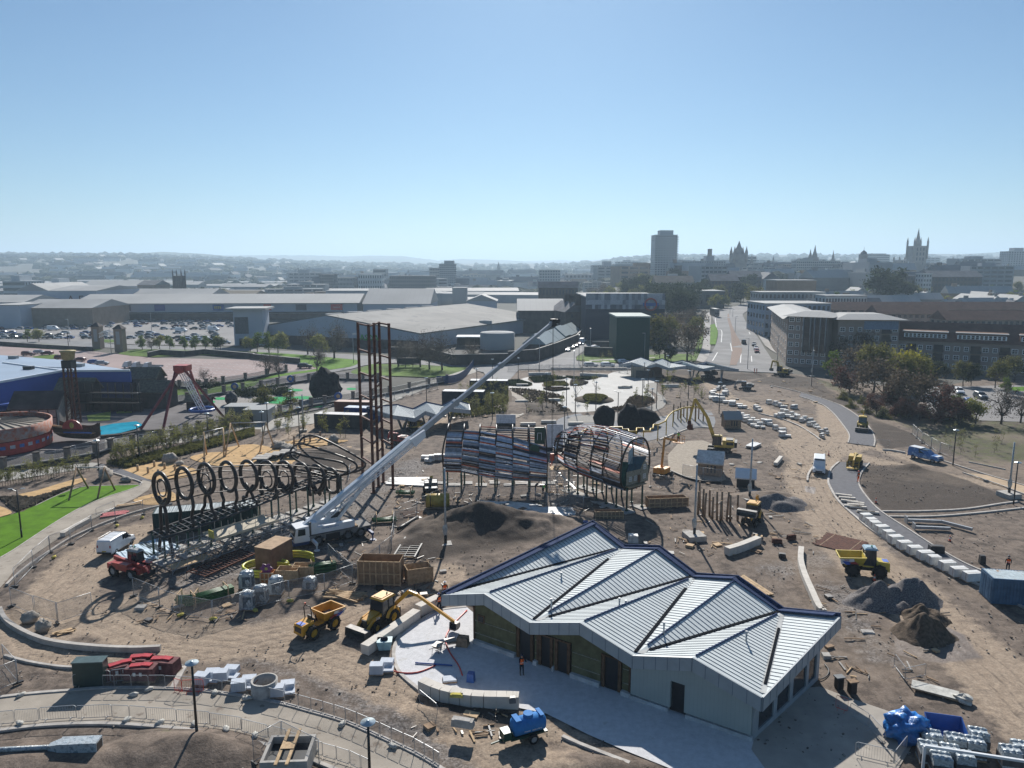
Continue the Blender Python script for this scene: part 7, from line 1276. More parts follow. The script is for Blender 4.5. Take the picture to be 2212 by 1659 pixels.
tag(mb.build('far_woods',[M('far_tree_mass',(.05,.058,.03),.95,n=.3,sc=.01)]),'woods and garden trees spread between the far roofs','woods',kind='stuff')
# saplings in the new beds
SP=[('a2',900,600,2212,200,46),('a2',0,640,800,560,14)]
for i in range(120):
 t_=i/120;u=980+t_*1230+random.uniform(-20,20);v=505-t_*330+random.uniform(-45,25);tree(random.choice(['sap','sapg']),T('a2',u,v),'thin sapling in the dense hedge planting beside the play sand',random.uniform(.6,1.05),'saplings in the hedge beside the play sand')
for i in range(34):t_=i/34;tree(random.choice(['sap','sapg']),T('a2',t_*800,690-t_*130+random.uniform(-15,15)),'thin sapling along the path behind the lawn',random.uniform(.5,.9),'saplings along the path behind the lawn')
for i in range(26):tree(random.choice(['sap','sapg']),T('b2',random.uniform(0,820),random.uniform(120,280)),'thin staked sapling in the soil round the sand circles',random.uniform(.7,1.1),'saplings round the sand circles')
for i in range(60):tree(random.choice(['sap','sapg']),T('b1',random.uniform(1760,2212),random.uniform(1420,1650)),'thin sapling in the birch block right of the crane boom',random.uniform(.6,1.0),'saplings right of the crane boom')
for i in range(16):tree('sap',T('d2',random.uniform(1450,2200),random.uniform(230,460)),'staked bare sapling on the right-hand grass bank',random.uniform(.45,.7),'staked saplings on the grass bank')
for i,(u,v)in enumerate(((1390,1380),(1440,1350),(1500,1480),(1540,1420),(1620,1470),(1690,1500),(1660,1440),(690,1600),(480,1560),(600,1500),(1120,1500),(1210,1530),(300,1590),(160,1600),(1350,1480),(760,1430),(650,1240),(820,1200),(880,1190),(400,1350))):tree(random.choice(['sap','sapg','sapg']),T('c1',u,v),'young tree in the beds round the skate park',random.uniform(.9,1.5),'young trees round the skate park')
# ground cover beds
def bed(pts,n,h,label,leaf='brown',z=0,mound=0):
 xs,ys=[p[0]for p in pts],[p[1]for p in pts];mb=MB();c=Vector((sum(xs)/len(xs),sum(ys)/len(ys),0));rad=max(math.hypot(p[0]-c.x,p[1]-c.y)for p in pts);k=0
 m2=MB();m2.poly([(p[0],p[1],z+.03)for p in smooth(pts,3,True)]);m2.build
 while k<n:
  x,y=random.uniform(min(xs),max(xs)),random.uniform(min(ys),max(ys))
  if not inside(np.array([x]),np.array([y]),pts)[0]:continue
  k+=1;zz=z+mound*max(0,1-(math.hypot(x-c.x,y-c.y)/rad)**2);s=random.uniform(.15,.45)
  for _ in range(3):a=random.uniform(0,6.28);d=Vector((math.cos(a),math.sin(a),0))*s;q=Vector((x,y,zz));mb.add([q-d*.5,q+d*.5,q+d*.6+Vector((0,0,h*random.uniform(.4,1))),q-d*.4+Vector((0,0,h*random.uniform(.4,1)))],[(0,1,2,3)],1)
 if mound:mb.lathe((c.x,c.y,z),[(rad*.8*math.cos(a),mound*math.sin(a))for a in(0,.4,.8,1.2,1.56)],20,0)
 else:mb.poly([(p[0],p[1],z+.04)for p in smooth(pts,3,True)],0)
 return tag(mb.build('planting',[M('bed_soil',(.12,.095,.07),.95),LEAF[leaf]]),label,'planting',kind='stuff')
for pts,lf,mo,zz in(([(180,1300),(380,1285),(520,1300),(400,1330),(230,1345)],'dark',0,.04),([(310,1350),(480,1330),(530,1370),(330,1385)],'olive',0,.04),([(545,1370),(550,1325),(640,1330),(700,1345),(640,1368)],'grey',0,.045),([(310,1400),(420,1390),(540,1400),(400,1420)],'brown',0,.04),([(0,1395),(180,1400),(420,1440),(500,1480),(400,1500),(560,1600),(150,1610),(180,1500)],'brown',0,0),([(650,1500),(700,1465),(800,1460),(865,1500),(800,1530),(680,1520)],'olive',1.0,.03),([(1050,1480),(1120,1455),(1260,1480),(1270,1510),(1150,1570),(740,1605),(900,1570),(1010,1550)],'brown',0,.03),([(0,1325),(100,1320),(210,1355),(180,1375),(0,1370)],'dark',0,0),([(500,1290),(640,1300),(790,1300),(700,1320),(560,1310)],'dark',0,.04)):
 bed(TT('c1',pts),900 if mo==0 else 1600,.5,'brown low planting in a bed of the skate park',lf,zz,mo)
bed(TT('b1',[(1760,1480),(1900,1400),(2212,1380),(2212,1600),(1900,1640),(1700,1640)]),2200,.7,'scrubby young planting right of the crane boom','olive');bed(TT('a2',[(930,500),(1500,380),(2212,200),(2212,260),(1700,400),(1100,540)]),2600,.7,'dense young hedge beside the play sand','olive');bed(TT('a2',[(0,800),(160,790),(300,800),(480,745),(640,700),(300,860),(160,920)]),900,.4,'low planting behind the bright lawn','grey')
for i in range(60):
 pass
 # ---------------- funfair, golf and seafront strip ----------------
F4=lambda u,v:((u*700/2212)/1.8228,(1380+v*700/2212)/1.8228)
F5=lambda u,v:((700+u*700/2212)/1.8228,(1380+v*700/2212)/1.8228)
g4=lambda u,v,z=0:G(*F4(u,v),z);g5=lambda u,v,z=0:G(*F5(u,v),z)
flat('fair_ground',[g4(-300,1550),g4(-200,600),g4(800,600),g4(2000,480),g5(1500,240),g5(2600,300),g5(2300,620),g5(1000,880),g4(2212,1060),g4(700,1400)],M('fair_asphalt',(.16,.15,.15),.9,n=.15,sc=.2),-.03)
MBB=M('royal_blue_cladding',(.03,.09,.36),.5,n=.06,sc=.2);MBR=M('blue_grey_roof',(.27,.35,.45),.55,n=.06,sc=.1)
zr=7.5;bb_=thing('funfair_hall','large blue funfair hall with a pale blue-grey roof and white edge','building',g4(720,700));o=bb_.location.copy()
e1,e2,e3=G(*F4(-500,500),zr),G(*F4(770,268),zr),G(*F4(1620,262),zr);b1_,b2_=G(*F4(860,140),zr),G(*F4(-600,20),zr);m=MB()
for a,b in((e1,e2),(e2,e3)):m.hexa([(a.x-o.x,a.y-o.y,-.3),(b.x-o.x,b.y-o.y,-.3),(b.x-o.x,b.y-o.y+.4,-.3),(a.x-o.x,a.y-o.y+.4,-.3),(a.x-o.x,a.y-o.y,zr),(b.x-o.x,b.y-o.y,zr),(b.x-o.x,b.y-o.y+.4,zr),(a.x-o.x,a.y-o.y+.4,zr)])
m.build('wall',[MBB],bb_);m=MB();m.extr([p-o for p in(e1,e2,e3,b1_,b2_)],(0,0,.3));rf=m.build('roof',[MBR],bb_)
m=MB()
for a,b in((e1,e2),(e2,e3)):m.bar(a-o+Vector((0,-.15,.3)),b-o+Vector((0,-.15,.3)),.5,.5)
m.bar(G(*F4(40,170),zr)-o+Vector((0,0,.45)),G(*F4(770,268),zr)-o+Vector((0,0,.45)),.4,.25);m.bar(G(*F4(480,225),zr)-o+Vector((0,0,.45)),G(*F4(900,232),zr)-o+Vector((0,0,.45)),.3,.2);m.build('white_edge',[MWH],rf)
for u,v in((170,115),(360,250),(990,215)):part(rf,'roof_vent',MDARK if u==360 else MOFF,lambda m:m.box(tuple(G(*F4(u,v),zr)-o+Vector((0,0,.7))),(2.2,1.2,.8)))
part(bb_,'lower_canopy',MBB,lambda m:m.bar(g4(-200,700,3)-o,g4(740,590,3)-o,2,.4));part(bb_,'shopfront',MGLS,lambda m:m.bar(g4(-200,880,1.4)-o+Vector((0,2,0)),g4(700,740,1.4)-o+Vector((0,2,0)),.4,2.8))
# drop tower, pendulum ride, ship, carousel, huts
dt_=thing('drop_tower_ride','brown lattice drop tower with a pale yellow cup on top','fairground ride',g4(925,900));zt=onplane(*F4(890,120),g4(925,900),g4(925,900)+Vector((1,0,0))).z
m=MB()
for sx in(-.9,.9):
 for sy in(-.9,.9):m.bar((sx,sy,0),(sx*.85,sy*.85,zt),.3)
for k in range(12):
 z0,z1=zt*k/12,zt*(k+1)/12
 for s in(-.88,.88):m.bar((-.88,s,z0),(.88,s,z1),.1);m.bar((s,-.88,z0),(s,.88,z1),.1)
m.build('lattice_mast',[MRU],dt_);m=MB();m.lathe((0,0,zt),[(.8,0),(1.2,.3),(1.35,1.7),(1.55,1.75),(1.55,2.0),(0,2.1)],14);m.build('top_cup',[M('cream_yellow',(.4,.33,.17),.6)],dt_);part(dt_,'antenna',MBK,lambda m:m.cyl((.3,0,zt+3),(.3,0,zt+6),.06,5));part(dt_,'dark_collar',MBK,lambda m:m.box((0,0,zt-.8),(2,2,1.6)))
Fp4=lambda u,v:F4(u,v);pa=[g4(1750,980),g4(2020,1030),g5(330,760),g5(580,840)];pc=sum(pa,Vector())/4;ap=Vector((pc.x,pc.y,0));hub=onplane(*F4(2212+40,225),ap,ap+Vector((1,0,0)));hub=onplane(*F5(60,230),ap,ap+Vector((1,0,0)))
pr=thing('pendulum_ride','tall red A-frame pendulum ride with a white lattice arm','fairground ride',ap)
for i,q in enumerate(pa):s=-1 if i in(0,1)else 1;part(pr,'red_leg',M('ride_crimson',(.2,.025,.03),.5,n=.15),lambda m:m.bar(q-ap,hub-ap+Vector((s*.9,(1.2 if i in(0,2)else-1.2),0)),.42,.42));
part(pr,'hub',MRD,lambda m:(m.box(tuple(hub-ap+Vector((0,0,.3))),(2.8,2.6,1.1)),m.cyl(hub-ap+Vector((0,-2,0)),hub-ap+Vector((0,2,0)),.8,12)))
m=MB();q=g5(310,800)-ap;q.z=1.2;hb_=hub-ap
for ox,oy in((-.5,-.5),(.5,-.5),(.5,.5),(-.5,.5)):m.bar(hb_+Vector((ox,oy,-1)),q+Vector((ox,oy,0)),.14)
for k in range(10):a,b=hb_.lerp(q,k/10),hb_.lerp(q,(k+1)/10);m.bar(a+Vector((-.5,-.5,0)),b+Vector((.5,-.5,0)),.1);m.bar(a+Vector((-.5,.5,0)),b+Vector((.5,.5,0)),.1)
m.build('white_arm',[MWH],pr);part(pr,'gondola',MBL,lambda m:m.tube([q+Vector((2.6*math.cos(a),2.6*math.sin(a),0))for a in[R(x)for x in range(0,360,30)]],.35,6,0,True))
sh=thing('pirate_ship','wooden pirate ship with a carved red stern board','play ship',g4(980,1130),-.1);sh.scale=(.62,.7,.8);hu=MB()
hu.grid(lambda u,v:((u-.5)*15*(1-.1*v),(-2.4 if v<.5 else 2.4)*math.sin(math.pi*min(1,.18+.82*u))*(.6+.8*abs(v-.5)),.3+3.2*abs(2*v-1)+(1.2*(abs(u-.5)*2)**3)),14,8,0);hu.build('hull',[M('ship_timber',(.09,.06,.045),.8,n=.2)],sh);part(sh,'deck',MWO,lambda m:m.bb(-6,-2,2.2,6,2,2.4));part(sh,'blue_stripe',MBL,lambda m:m.bb(-2,-3.2,2.6,7,-3.05,2.9));part(sh,'stern_board',MRD,lambda m:m.extr([(1+3.2*math.cos(a),-3.3,3.6+2.2*math.sin(a))for a in[R(x)for x in range(0,181,20)]],(0,.3,0)));part(sh,'stern_emblem',MSAK,lambda m:m.cyl((1,-3.36,4.5),(1,-3.3,4.5),.7,14));part(sh,'bow_rail',MWD,lambda m:m.tube([(-7.4,-1,3.8),(-5,-2.8,4.2),(-2,-3.1,4)],.25,6))
ca_=thing('carousel','round red fairground ride with painted panels and a canvas roof at the left edge','fairground ride',g4(-100,1210));ca_.location.z=0;Rr=(g4(555,1250)-g4(-100,1250)).length
m=MB();V=[];m.lathe((0,0,0),[(Rr,0),(Rr,2.6)],40,0);m.lathe((0,0,2.6),[(Rr+.3,0),(Rr+.35,2.2),(Rr+.1,2.2)],40,1);m.build('wall',[M('ride_dark_red',(.17,.03,.03),.6,n=.2),M('painted_rim',(.35,.3,.27),.6,col2=(.4,.12,.06),sc=1.2)],ca_)
for k in range(40):a=R(k*9);part(ca_,'painted_panel',[M('panel_red',(.45,.05,.04),.5),M('panel_white',(.5,.5,.52),.5),M('panel_blue',(.05,.14,.4),.5)],lambda m:(m.box(((Rr+.03)*math.cos(a),(Rr+.03)*math.sin(a),1.3),(.1,1.6,2.2),a,0),m.box(((Rr+.09)*math.cos(a),(Rr+.09)*math.sin(a),1.5),(.08,.8,.6),a,1+k%2)))
m=MB();m.lathe((0,0,3.9),[(Rr,0),(Rr*.2,1.2),(0,1.3)],40,0);cr_=m.build('canvas_roof',[M('canvas',(.36,.32,.27),.9,n=.06)],ca_);m=MB()
for k in range(30):a=R(k*12);m.bar((Rr*math.cos(a),Rr*math.sin(a),4.0),(Rr*.2*math.cos(a),Rr*.2*math.sin(a),5.2),.12)
m.build('roof_rib',[MBK],cr_)
def hut(label,p,L,W,h,rh,wm,rm,rz=0,name='hut',cat='hut',ov=.5):r=thing(name,label,cat,p,rz);part(r,'wall',wm,lambda m:(m.bb(0,0,-.1,L,W,h),m.extr([(0,0,h),(0,W,h),(0,W/2,h+rh)],(L,0,0))));part(r,'roof',rm,lambda m:(m.extr([(-ov,-ov,h-.15),(-ov,W/2,h+rh+.1),(-ov,W/2,h+rh-.1),(-ov,-ov+.1,h-.35)],(L+2*ov,0,0)),m.extr([(-ov,W+ov,h-.15),(-ov,W/2,h+rh+.1),(-ov,W/2,h+rh-.1),(-ov,W+ov-.1,h-.35)],(L+2*ov,0,0))));return r
MTH=M('shingle_roof',(.14,.13,.1),.9,n=.2,sc=2);td=hut('black and white timbered house with a steep dark roof in the funfair',g4(150,960),9,6,4,3,M('dirty_render',(.3,.28,.26),.8),MDKW,.1,'timbered_house','house');part(td,'timber_beams',MBK,lambda m:[m.bb(x,-.1,0,x+.2,.0,4)for x in(0,1.8,3.6,5.4,7.2,8.8)]+[m.bb(0,-.12,z,9,-.0,z+.2)for z in(1.9,3.8)])
hut('timber lookout tower hut with a shingle roof behind the drop tower',g4(720,760),7.5,5,4.8,2.6,MDKW,MTH,0,'lookout_hut');hut('right-hand timber hut with a pale shingle roof on the aerial walkway',g4(1600,620),7,5,5.6,2.3,MDKW,MTH);hut('wide-roofed timber hut at the end of the aerial walkway',g4(1720,720),7,5,4.0,2.3,MDKW,MTH,-.1)
aw=thing('aerial_walkway','dark netted aerial walkway between the timber huts','walkway',g4(980,760));e_=g4(1750,770)-aw.location;e_.z=0
for z in(2.2,4.4):part(aw,'deck',MWO if z>5 else MBK,lambda m:m.bar((0,0,z),e_+Vector((0,0,z)),2,.2));part(aw,'netting',mesh_mat('black_net',(.02,.02,.02),.45),lambda m:m.bar((0,-.9,z+1.4),e_+Vector((0,-.9,z+1.4)),.03,2.6))
for k in range(9):part(aw,'post',MBK,lambda m:m.cyl(e_*(k/8),e_*(k/8)+Vector((0,0,6.6)),.14,6))
part(aw,'shade_wall',MDKW,lambda m:m.bar(Vector((0,1.2,1.5)),e_+Vector((0,1.2,1.5)),.2,3))
flat('pool_water',[g4(*p)for p in((1245,960),(1400,925),(1700,895),(1780,940),(1690,990),(1500,1040),(1260,1072))],M('pool_turquoise',(.03,.38,.55),.15,n=.1,sc=.5,spec=.6),.25);flat('fair_turf',[g4(*p)for p in((1080,810),(1380,760),(1370,870),(1100,885))],M('lime_turf',(.3,.38,.1),.9),.05);flat('fair_turf',[g4(*p)for p in((1450,745),(1640,735),(1640,780),(1450,785))],MT['lime_turf'],.05)
wall('low rock wall round the turquoise pool',[g4(*p)for p in((1255,1090),(1500,1070),(1700,1030),(2000,1010))],.6,MDKW,1.0,cop=False);hut('dark low cabin behind the pendulum ride',g5(110,740),5,3,2.2,1,MDKW,MTH)
for lb,u,v,L_,W_,h_,m_ in(('flat-roofed grey cabin beside the pendulum ride foot',590,850,6,4,2.6,MCGR),('white flat-roofed cabin beside the grey one',830,900,5,5,2.7,MOFF)):r=thing('cabin',lb,'cabin',g5(u,v));part(r,'wall',m_,lambda m:m.bb(0,0,0,L_,W_,h_));part(r,'roof',MOFF,lambda m:m.bb(-.2,-.2,h_,L_+.2,W_+.2,h_+.15));part(r,'door',MDARK,lambda m:m.bb(1,-.05,0,1.9,.02,2))
# golf
flat('golf_paving',[g5(*p)for p in((0,660),(700,540),(1300,440),(1700,400),(2212,420),(2212,620),(1500,740),(1000,740),(500,720))],M('golf_path',(.3,.28,.26),.9,n=.1,sc=.2),.01);MGO=M('golf_green',(.02,.3,.1),.9,n=.1)
for i,(u,v,w_,h_)in enumerate(((340,640,130,22),(540,600,110,16),(1430,495,130,18),(1300,600,180,22),(1560,590,150,20),(1250,640,160,25),(1700,690,110,22),(2160,480,60,14),(1380,760,70,16),(1180,540,90,10))):flat('golf_green',smooth([g5(u+w_*math.cos(a),v+h_*math.sin(a))for a in[R(x+i*7)for x in range(0,360,45)]],3,True),MGO,.04+.002*i)
rk=boulder('rock_mountain',g5(1830,590),(3.9,3.2,4.4),'huge dark artificial rock hill on the golf course','rock',M('dark_artificial_rock',(.03,.03,.032),.9,n=.3,sc=1,bump=.2),None,4,.2);boulder('skull_rock',g5(670,670),(1.7,1.4,1.8),'round grey skull-like rock on the golf course','rock',M('grey_rock',(.1,.1,.1),.9,n=.3,sc=1.5),None,2,.15);boulder('rock',g5(1960,540),(1.8,1.6,1.7),'smaller dark rock beside the huge rock hill','rock',MT['dark_artificial_rock'],None,8)
for u,v in((840,560),(900,560),(960,555),(1060,540),(1130,520),(1280,540),(1320,530)):tree('dbush',g5(u,v),'dark clipped bush in the golf course row',.75,'clipped bushes on the golf course')
tree('bush',g5(1040,640),'large brown shrub in the middle of the golf course',1.3);tree('bush',g5(1400,670),'low brown shrub below the golf greens',1.1)
# stone pier fences with panels between
def pierfence(label,pts,n,h=1.6,wl_h=.6,group=None,w_=.75,net=True,ph=2.2):
 for i in range(n):
  t=i/(n-1)*(len(pts)-1);k=min(int(t),len(pts)-2);p=Vector(pts[k]).lerp(Vector(pts[k+1]),t-k);r=thing('stone_pier','stone pier with a flat cap in the '+label,'pier',(p.x,p.y,0),0,'stone piers of the '+label);part(r,'shaft',M('granite_pier',(.2,.17,.15),.9,n=.15,sc=2),lambda m:m.box((0,0,ph/2),(w_,w_,ph)));part(r,'cap',MDKW,lambda m:m.box((0,0,ph+.08),(w_+.2,w_+.2,.16)))
 wall('low wall of the '+label,pts,wl_h,MDKW,.4,'low_wall')
 if net:
  r=thing('railing','dark railing of the '+label,'railing',(pts[0][0],pts[0][1],0));o=Vector(pts[0]);o.z=0;part(r,'bars',mesh_mat('rail_mesh',(.2,.2,.2),.3),lambda m:[m.bar(Vector((a[0],a[1],1.2))-o,Vector((b[0],b[1],1.2))-o,.03,1.4)for a,b in zip(pts[:-1],pts[1:])]);part(r,'top_rail',MGV,lambda m:[m.bar(Vector((a[0],a[1],1.95))-o,Vector((b[0],b[1],1.95))-o,.05,.05)for a,b in zip(pts[:-1],pts[1:])])
pierfence('near funfair boundary',[g4(50,1500),g4(660,1400),g4(1200,1310),g4(1470,1230),g4(2000,1130)],7);pierfence('golf boundary by the promenade',[g4(2150,1080),g5(380,1000),g5(740,940),g5(1300,800),g5(1640,710),g5(2080,640),g5(2700,540),g5(3350,400)],20);pierfence('golf boundary by the verge',[g5(-120,690),g5(480,560),g5(1080,470),g5(1600,390),g5(2000,370),g5(2500,380)],14);pierfence('pink car park boundary',[g4(1880,400),g4(2180,470),g5(200,480),g5(510,430),g5(950,360),g5(1350,270)],9)
for u,v in((720,475),(1410,372),(2005,600)):r=thing('round_sign',['left round blue club sign on the golf fence','middle round blue club sign on the golf fence','right round blue club sign on the golf fence'][(u>1000)+(u>1500)],'sign',g5(u,v+60));part(r,'disc',MBL,lambda m:m.cyl((0,-.5,1.9),(0,-.4,1.9),1.0,20));part(r,'pale_emblem',MWD,lambda m:(m.cyl((0,-.54,1.9),(0,-.5,1.9),.55,5)))
for i,(u,v)in enumerate(((1625,1130),(2040,1180))[:0]):pass
# twin gate piers of the retail park with arch
gp=thing('arch_gateway','white arched lattice gateway between two square stone piers','gateway',T('a1',860,1045));o=gp.location;q=T('a1',1055,1072)-o
for p in(Vector((0,0,0)),q):pp_=part(gp,'pier',MSAN,lambda m:m.box((p.x,p.y,4.5),(3.2,3.2,9)));part(pp_,'pier_panel',MOFF,lambda m:m.box((p.x,p.y-1.62,5.5),(1.4,.06,5)));part(pp_,'pier_roof',MDKW,lambda m:m.hexa([(p.x-2,p.y-2,9),(p.x+2,p.y-2,9),(p.x+2,p.y+2,9),(p.x-2,p.y+2,9),(p.x-.3,p.y-.3,10.6),(p.x+.3,p.y-.3,10.6),(p.x+.3,p.y+.3,10.6),(p.x-.3,p.y+.3,10.6)]))
m=MB()
for dz in(0,1.6):
 for s in(-.6,.6):m.tube([q*(.1+.08*k)+Vector((0,s,4.6+dz+1.6*math.sin(math.pi*k/10)))for k in range(11)],.1,4)
for k in range(10):a=q*(.1+.08*k)+Vector((0,-.6,4.6+1.6*math.sin(math.pi*k/10)));b=q*(.18+.08*k)+Vector((0,-.6,6.2+1.6*math.sin(math.pi*(k+1)/10)));m.bar(a,b,.1)
m.build('lattice_arch',[MWH],gp)
bs=thing('bench_sign','dark board on posts standing on the round lawn','sign board',T('b1',1350,1205));part(bs,'board',MBK,lambda m:m.bb(-4,0,1.0,4,.3,3.0));[part(bs,'post',MBK,lambda m:m.bb(x,.1,0,x+.2,.3,1))for x in(-3.8,-1.2,1.2,3.6)]
PAVF=[Vector((9.6036+s_*.8305+t_*.557,51.2154-s_*.557+t_*.8305,0))for s_,t_ in((-19,-.5),(9,-.5),(12,12.5),(-15,21))]
# ---------------- lamp posts, masts, wrapped poles ----------------
random.seed(21)
def gh(t,u,v,h):p=G(*Q(t,u,v),h);return Vector((p.x,p.y,0))
for i,(t,u,v,h,k,lb)in enumerate((('a3',1670,745,5.8,0,'lamp post with a silver disc head standing on the lower path'),('b3',993,1262,5.8,0,'nearest lamp post with a silver disc head at the bottom of the view'),('a2',145,728,6,1,'lamp post with two bracket heads on the bright lawn'),('a2',838,298,6,0,'disc lamp post at the corner of the black path fork'),('a2',1190,165,6,0,'lamp post rising from the hedge before the pool'),('a2',1800,62,6,0,'lamp post by the left end of the play sand'),('b2',65,50,6,0,'lamp post right of the timber swing frames'),('b1',110,1520,6,0,'lamp post by the promenade left of the grey container'),('b1',315,1415,6,0,'lamp post before the rock hill'),('b1',385,1558,6,0,'short-looking lamp post beside the wrapped white pole'),('b1',1500,1302,6,0,'lamp post on the promenade right of the steel tower'),('b1',1940,1222,6,0,'lamp post left of the crane boom in the birches'),('b1',2075,1432,6,0,'lamp post in the birches below the boom'),('b1',2078,1138,6,0,'lamp post at the corner near the blue fence'),('c1',90,1128,6.5,0,'lamp post left of the skate park beds'),('c1',590,1360,6.5,0,'slim lamp post inside the skate park'),('c1',770,1338,6.5,0,'lamp post in the middle of the skate park'),('c1',962,1425,6.5,1,'twin-headed lamp post at the skate park edge'),('c1',1225,1232,6.5,0,'lamp post right of the skate park canopy'),('c1',1175,1312,6.5,0,'lamp post in the cluster before the far pavilion'),('c1',1300,1328,6.5,0,'lamp post behind the yellow pipe rail'),('c1',1258,1396,6.5,0,'lamp post with a bin-like box on its shaft'),('c1',1395,1105,6.5,0,'lamp post in front of the dark trees'),('c1',1190,1170,7,0,'tall black mast before the far pavilion wall'),('c1',1580,1240,7,0,'black mast right of the pavilion leg'),('c1',1850,1340,7,0,'black mast beside the stacked blocks'),('c1',335,1260,7,0,'black mast left in the skate park'),('c1',512,1310,7,0,'black mast beside the skate bowl bench'),('c2',495,5,6.5,0,'black mast behind the slatted tunnel'),('d2',1622,207,6,0,'disc lamp post beside the blue service pickup'),('d2',2160,490,6,0,'disc lamp post at the far right path edge'))):
 place((L6,L2h)[k],'',gh(t,u,v,h),R(random.uniform(-20,20)),lb,'lamp post',None,(1,1,h/(6 if k==0 else 6.5)))
SL=bpy.data.objects.new('street_light',None);C.objects.link(SL);part(SL,'post',MGV,lambda m:m.tube([(0,0,0),(0,0,10)],[.12,.07],6));part(SL,'lamp_head',MGV,lambda m:m.box((.5,0,10),(1.1,.3,.15)))
for t,u,v in(('c1',2100,955),('c1',1985,765),('c1',1960,705),('c1',1936,690),('c1',1605,895),('c1',1668,850),('c1',1195,910),('c1',962,752),('c1',912,780),('c1',722,870),('c1',622,925),('c1',275,955),('c1',440,720),('c1',578,1068),('c1',655,1005),('b1',860,920),('a1',1308,720),('a1',590,790),('a1',950,860),('a1',1600,800),('d1',380,1060),('d1',75,930)):place(SL,'',gh(t,u,v,10),random.uniform(-3,3),'tall galvanised street light beside the road','street light','street lights along the roads')
def wpole(lb,t,u,v,h,base=True):r=thing('wrapped_pole',lb,'pole',T(t,u,v));part(r,'pole',MSHR,lambda m:m.tube([(0,0,2.2),(0,0,h)],[.14,.1],8));part(r,'wrapping',MSAW,lambda m:m.blob((0,0,2),(.3,.25,.7),0,8,7,.3));part(r,'lower_shaft',MBLK,lambda m:m.cyl((0,0,.2),(0,0,1.6),.18,8));base and part(r,'concrete_base',MCO,lambda m:m.box((0,0,.2),(2.2,2.2,.8)if base==1 else(1.4,1.4,.3),.2));return r
wpole('plastic-wrapped pole on a square concrete base before the zinc roof','c2',1622,1150,9.2);wpole('plastic-wrapped pole on a base beside the timber posts','c2',2103,825,9);wpole('plastic-wrapped pole standing on the dark mound','b2',1670,1215,9.5,2);wpole('wrapped camera mast at the right edge of the path','d2',2078,785,8,1);wpole('white wrapped pole with a loose bag by the hedge','b2',432,215,7.5,2);wpole('pale pole by the apartment corner','d1',362,1290,9,2)
# ---------------- barriers and fences ----------------
off=lambda pts,d:[Vector((p[0],p[1]+d,0))for p in pts]
run(B0,TT('a3',[(640,960),(1290,880)]),2.2,'crowd barrier leaning round the red pallets','crowd barrier','crowd barriers by the red pallets');run(B0,smooth(low_up[4:-1],3),2.2,'grey crowd barrier on the upper edge of the lower path','crowd barrier','crowd barriers on the upper path edge',.05);run(B0,smooth(TT('a3',[(0,1290),(350,1255),(980,1230),(1280,1250),(1830,1300)])+TT('b3',[(130,1410),(390,1500),(600,1570),(840,1640),(1000,1720)]),2),2.2,'grey crowd barrier on the lower edge of the lower path','crowd barrier','crowd barriers on the lower path edge',.06)
for t,pts in(('d3',[(695,1210),(860,1310),(1000,1470)]),('d3',[(740,1560),(1080,1640),(1190,1500)]),('d3',[(1080,770),(1175,900),(1355,860)]),('b3',[(1440,1090),(1600,1225)]),('d2',[(925,340),(1045,345)]),('b2',[(820,650),(840,560),(1000,560)]),('b2',[(1230,600),(1325,600)]),('a2',[(840,960),(1000,890)])):run(B0,TT(t,pts),2.2,'loose grey crowd barrier standing on the dirt','crowd barrier','loose crowd barriers')
run(BR,TT('a3',[(1520,990),(1590,1010),(1780,1000)]),1.6,'red-framed barrier gate beside the lamp post on the lower path','barrier','red barriers by the lamp post');run(BR,TT('d3',[(570,1140),(680,1180)]),1.6,'dull red barrier frame at the slab edge','barrier','red barriers at the slab edge')
for pts in(TT('a3',[(100,250),(310,330),(500,400),(810,300)]),TT('a3',[(1165,160),(1390,260),(1590,325),(1860,370)])+TT('b3',[(310,190),(620,130),(900,30)]),TT('a2',[(130,1570),(290,1400),(440,1270),(620,1200),(800,1080),(1010,1010),(1250,940),(1500,880)]),TT('b2',[(650,1340),(860,1540),(1200,1270),(1230,1050),(1420,1000)]),TT('c2',[(-80,780),(30,800),(240,830),(340,880),(660,900)]),TT('b2',[(1230,990),(1420,930),(1680,810),(1745,800),(1960,820),(2140,840)]),TT('c2',[(1240,700),(1440,730)]),TT('a2',[(490,480),(830,390),(1180,330),(1700,260)]),TT('c2',[(1520,610),(1700,640),(1860,660)]),TT('c1',[(0,1240),(900,1240),(1270,1300)]),TT('d2',[(1240,240),(1330,320),(1480,410),(1600,450)]),TT('b1',[(1600,1400),(1300,1470),(900,1560),(600,1620)]),TT('a3',[(-60,1010),(160,920),(20,780)]),TT('b3',[(0,1620),(250,1480),(560,1660)])):run(H0,pts,3.4,'see-through mesh fence panel round the works','fence panel','mesh fence panels round the works',.04)
for i,(t,u,v)in enumerate((('a3',1575,335),('a3',1855,370),('b3',315,212),('b3',10,295),('a2',1240,975),('a2',1020,1045),('a2',470,1320),('a3',180,1035),('a3',1165,1030),('a3',1300,985))):sack(T(t,u,v),'yellow sandbag at a fence foot','yellow sandbags at fence feet')if i<7 else sack(T(t,u,v),'white sandbag on the upper path edge','white sandbags on the path',MSAW)
for t,u,v in(('a3',175,1285),('a3',1105,1255),('a3',1395,1275),('a3',1870,1015),('a3',2150,1065),('b3',765,1290),('b3',1210,1480),('b3',10,1390),('a3',1690,1290),('a3',1970,1335),('b3',515,1530)):sack(T(t,u,v),'white sandbag on the lower path','white sandbags on the path',MSAW,1.1)
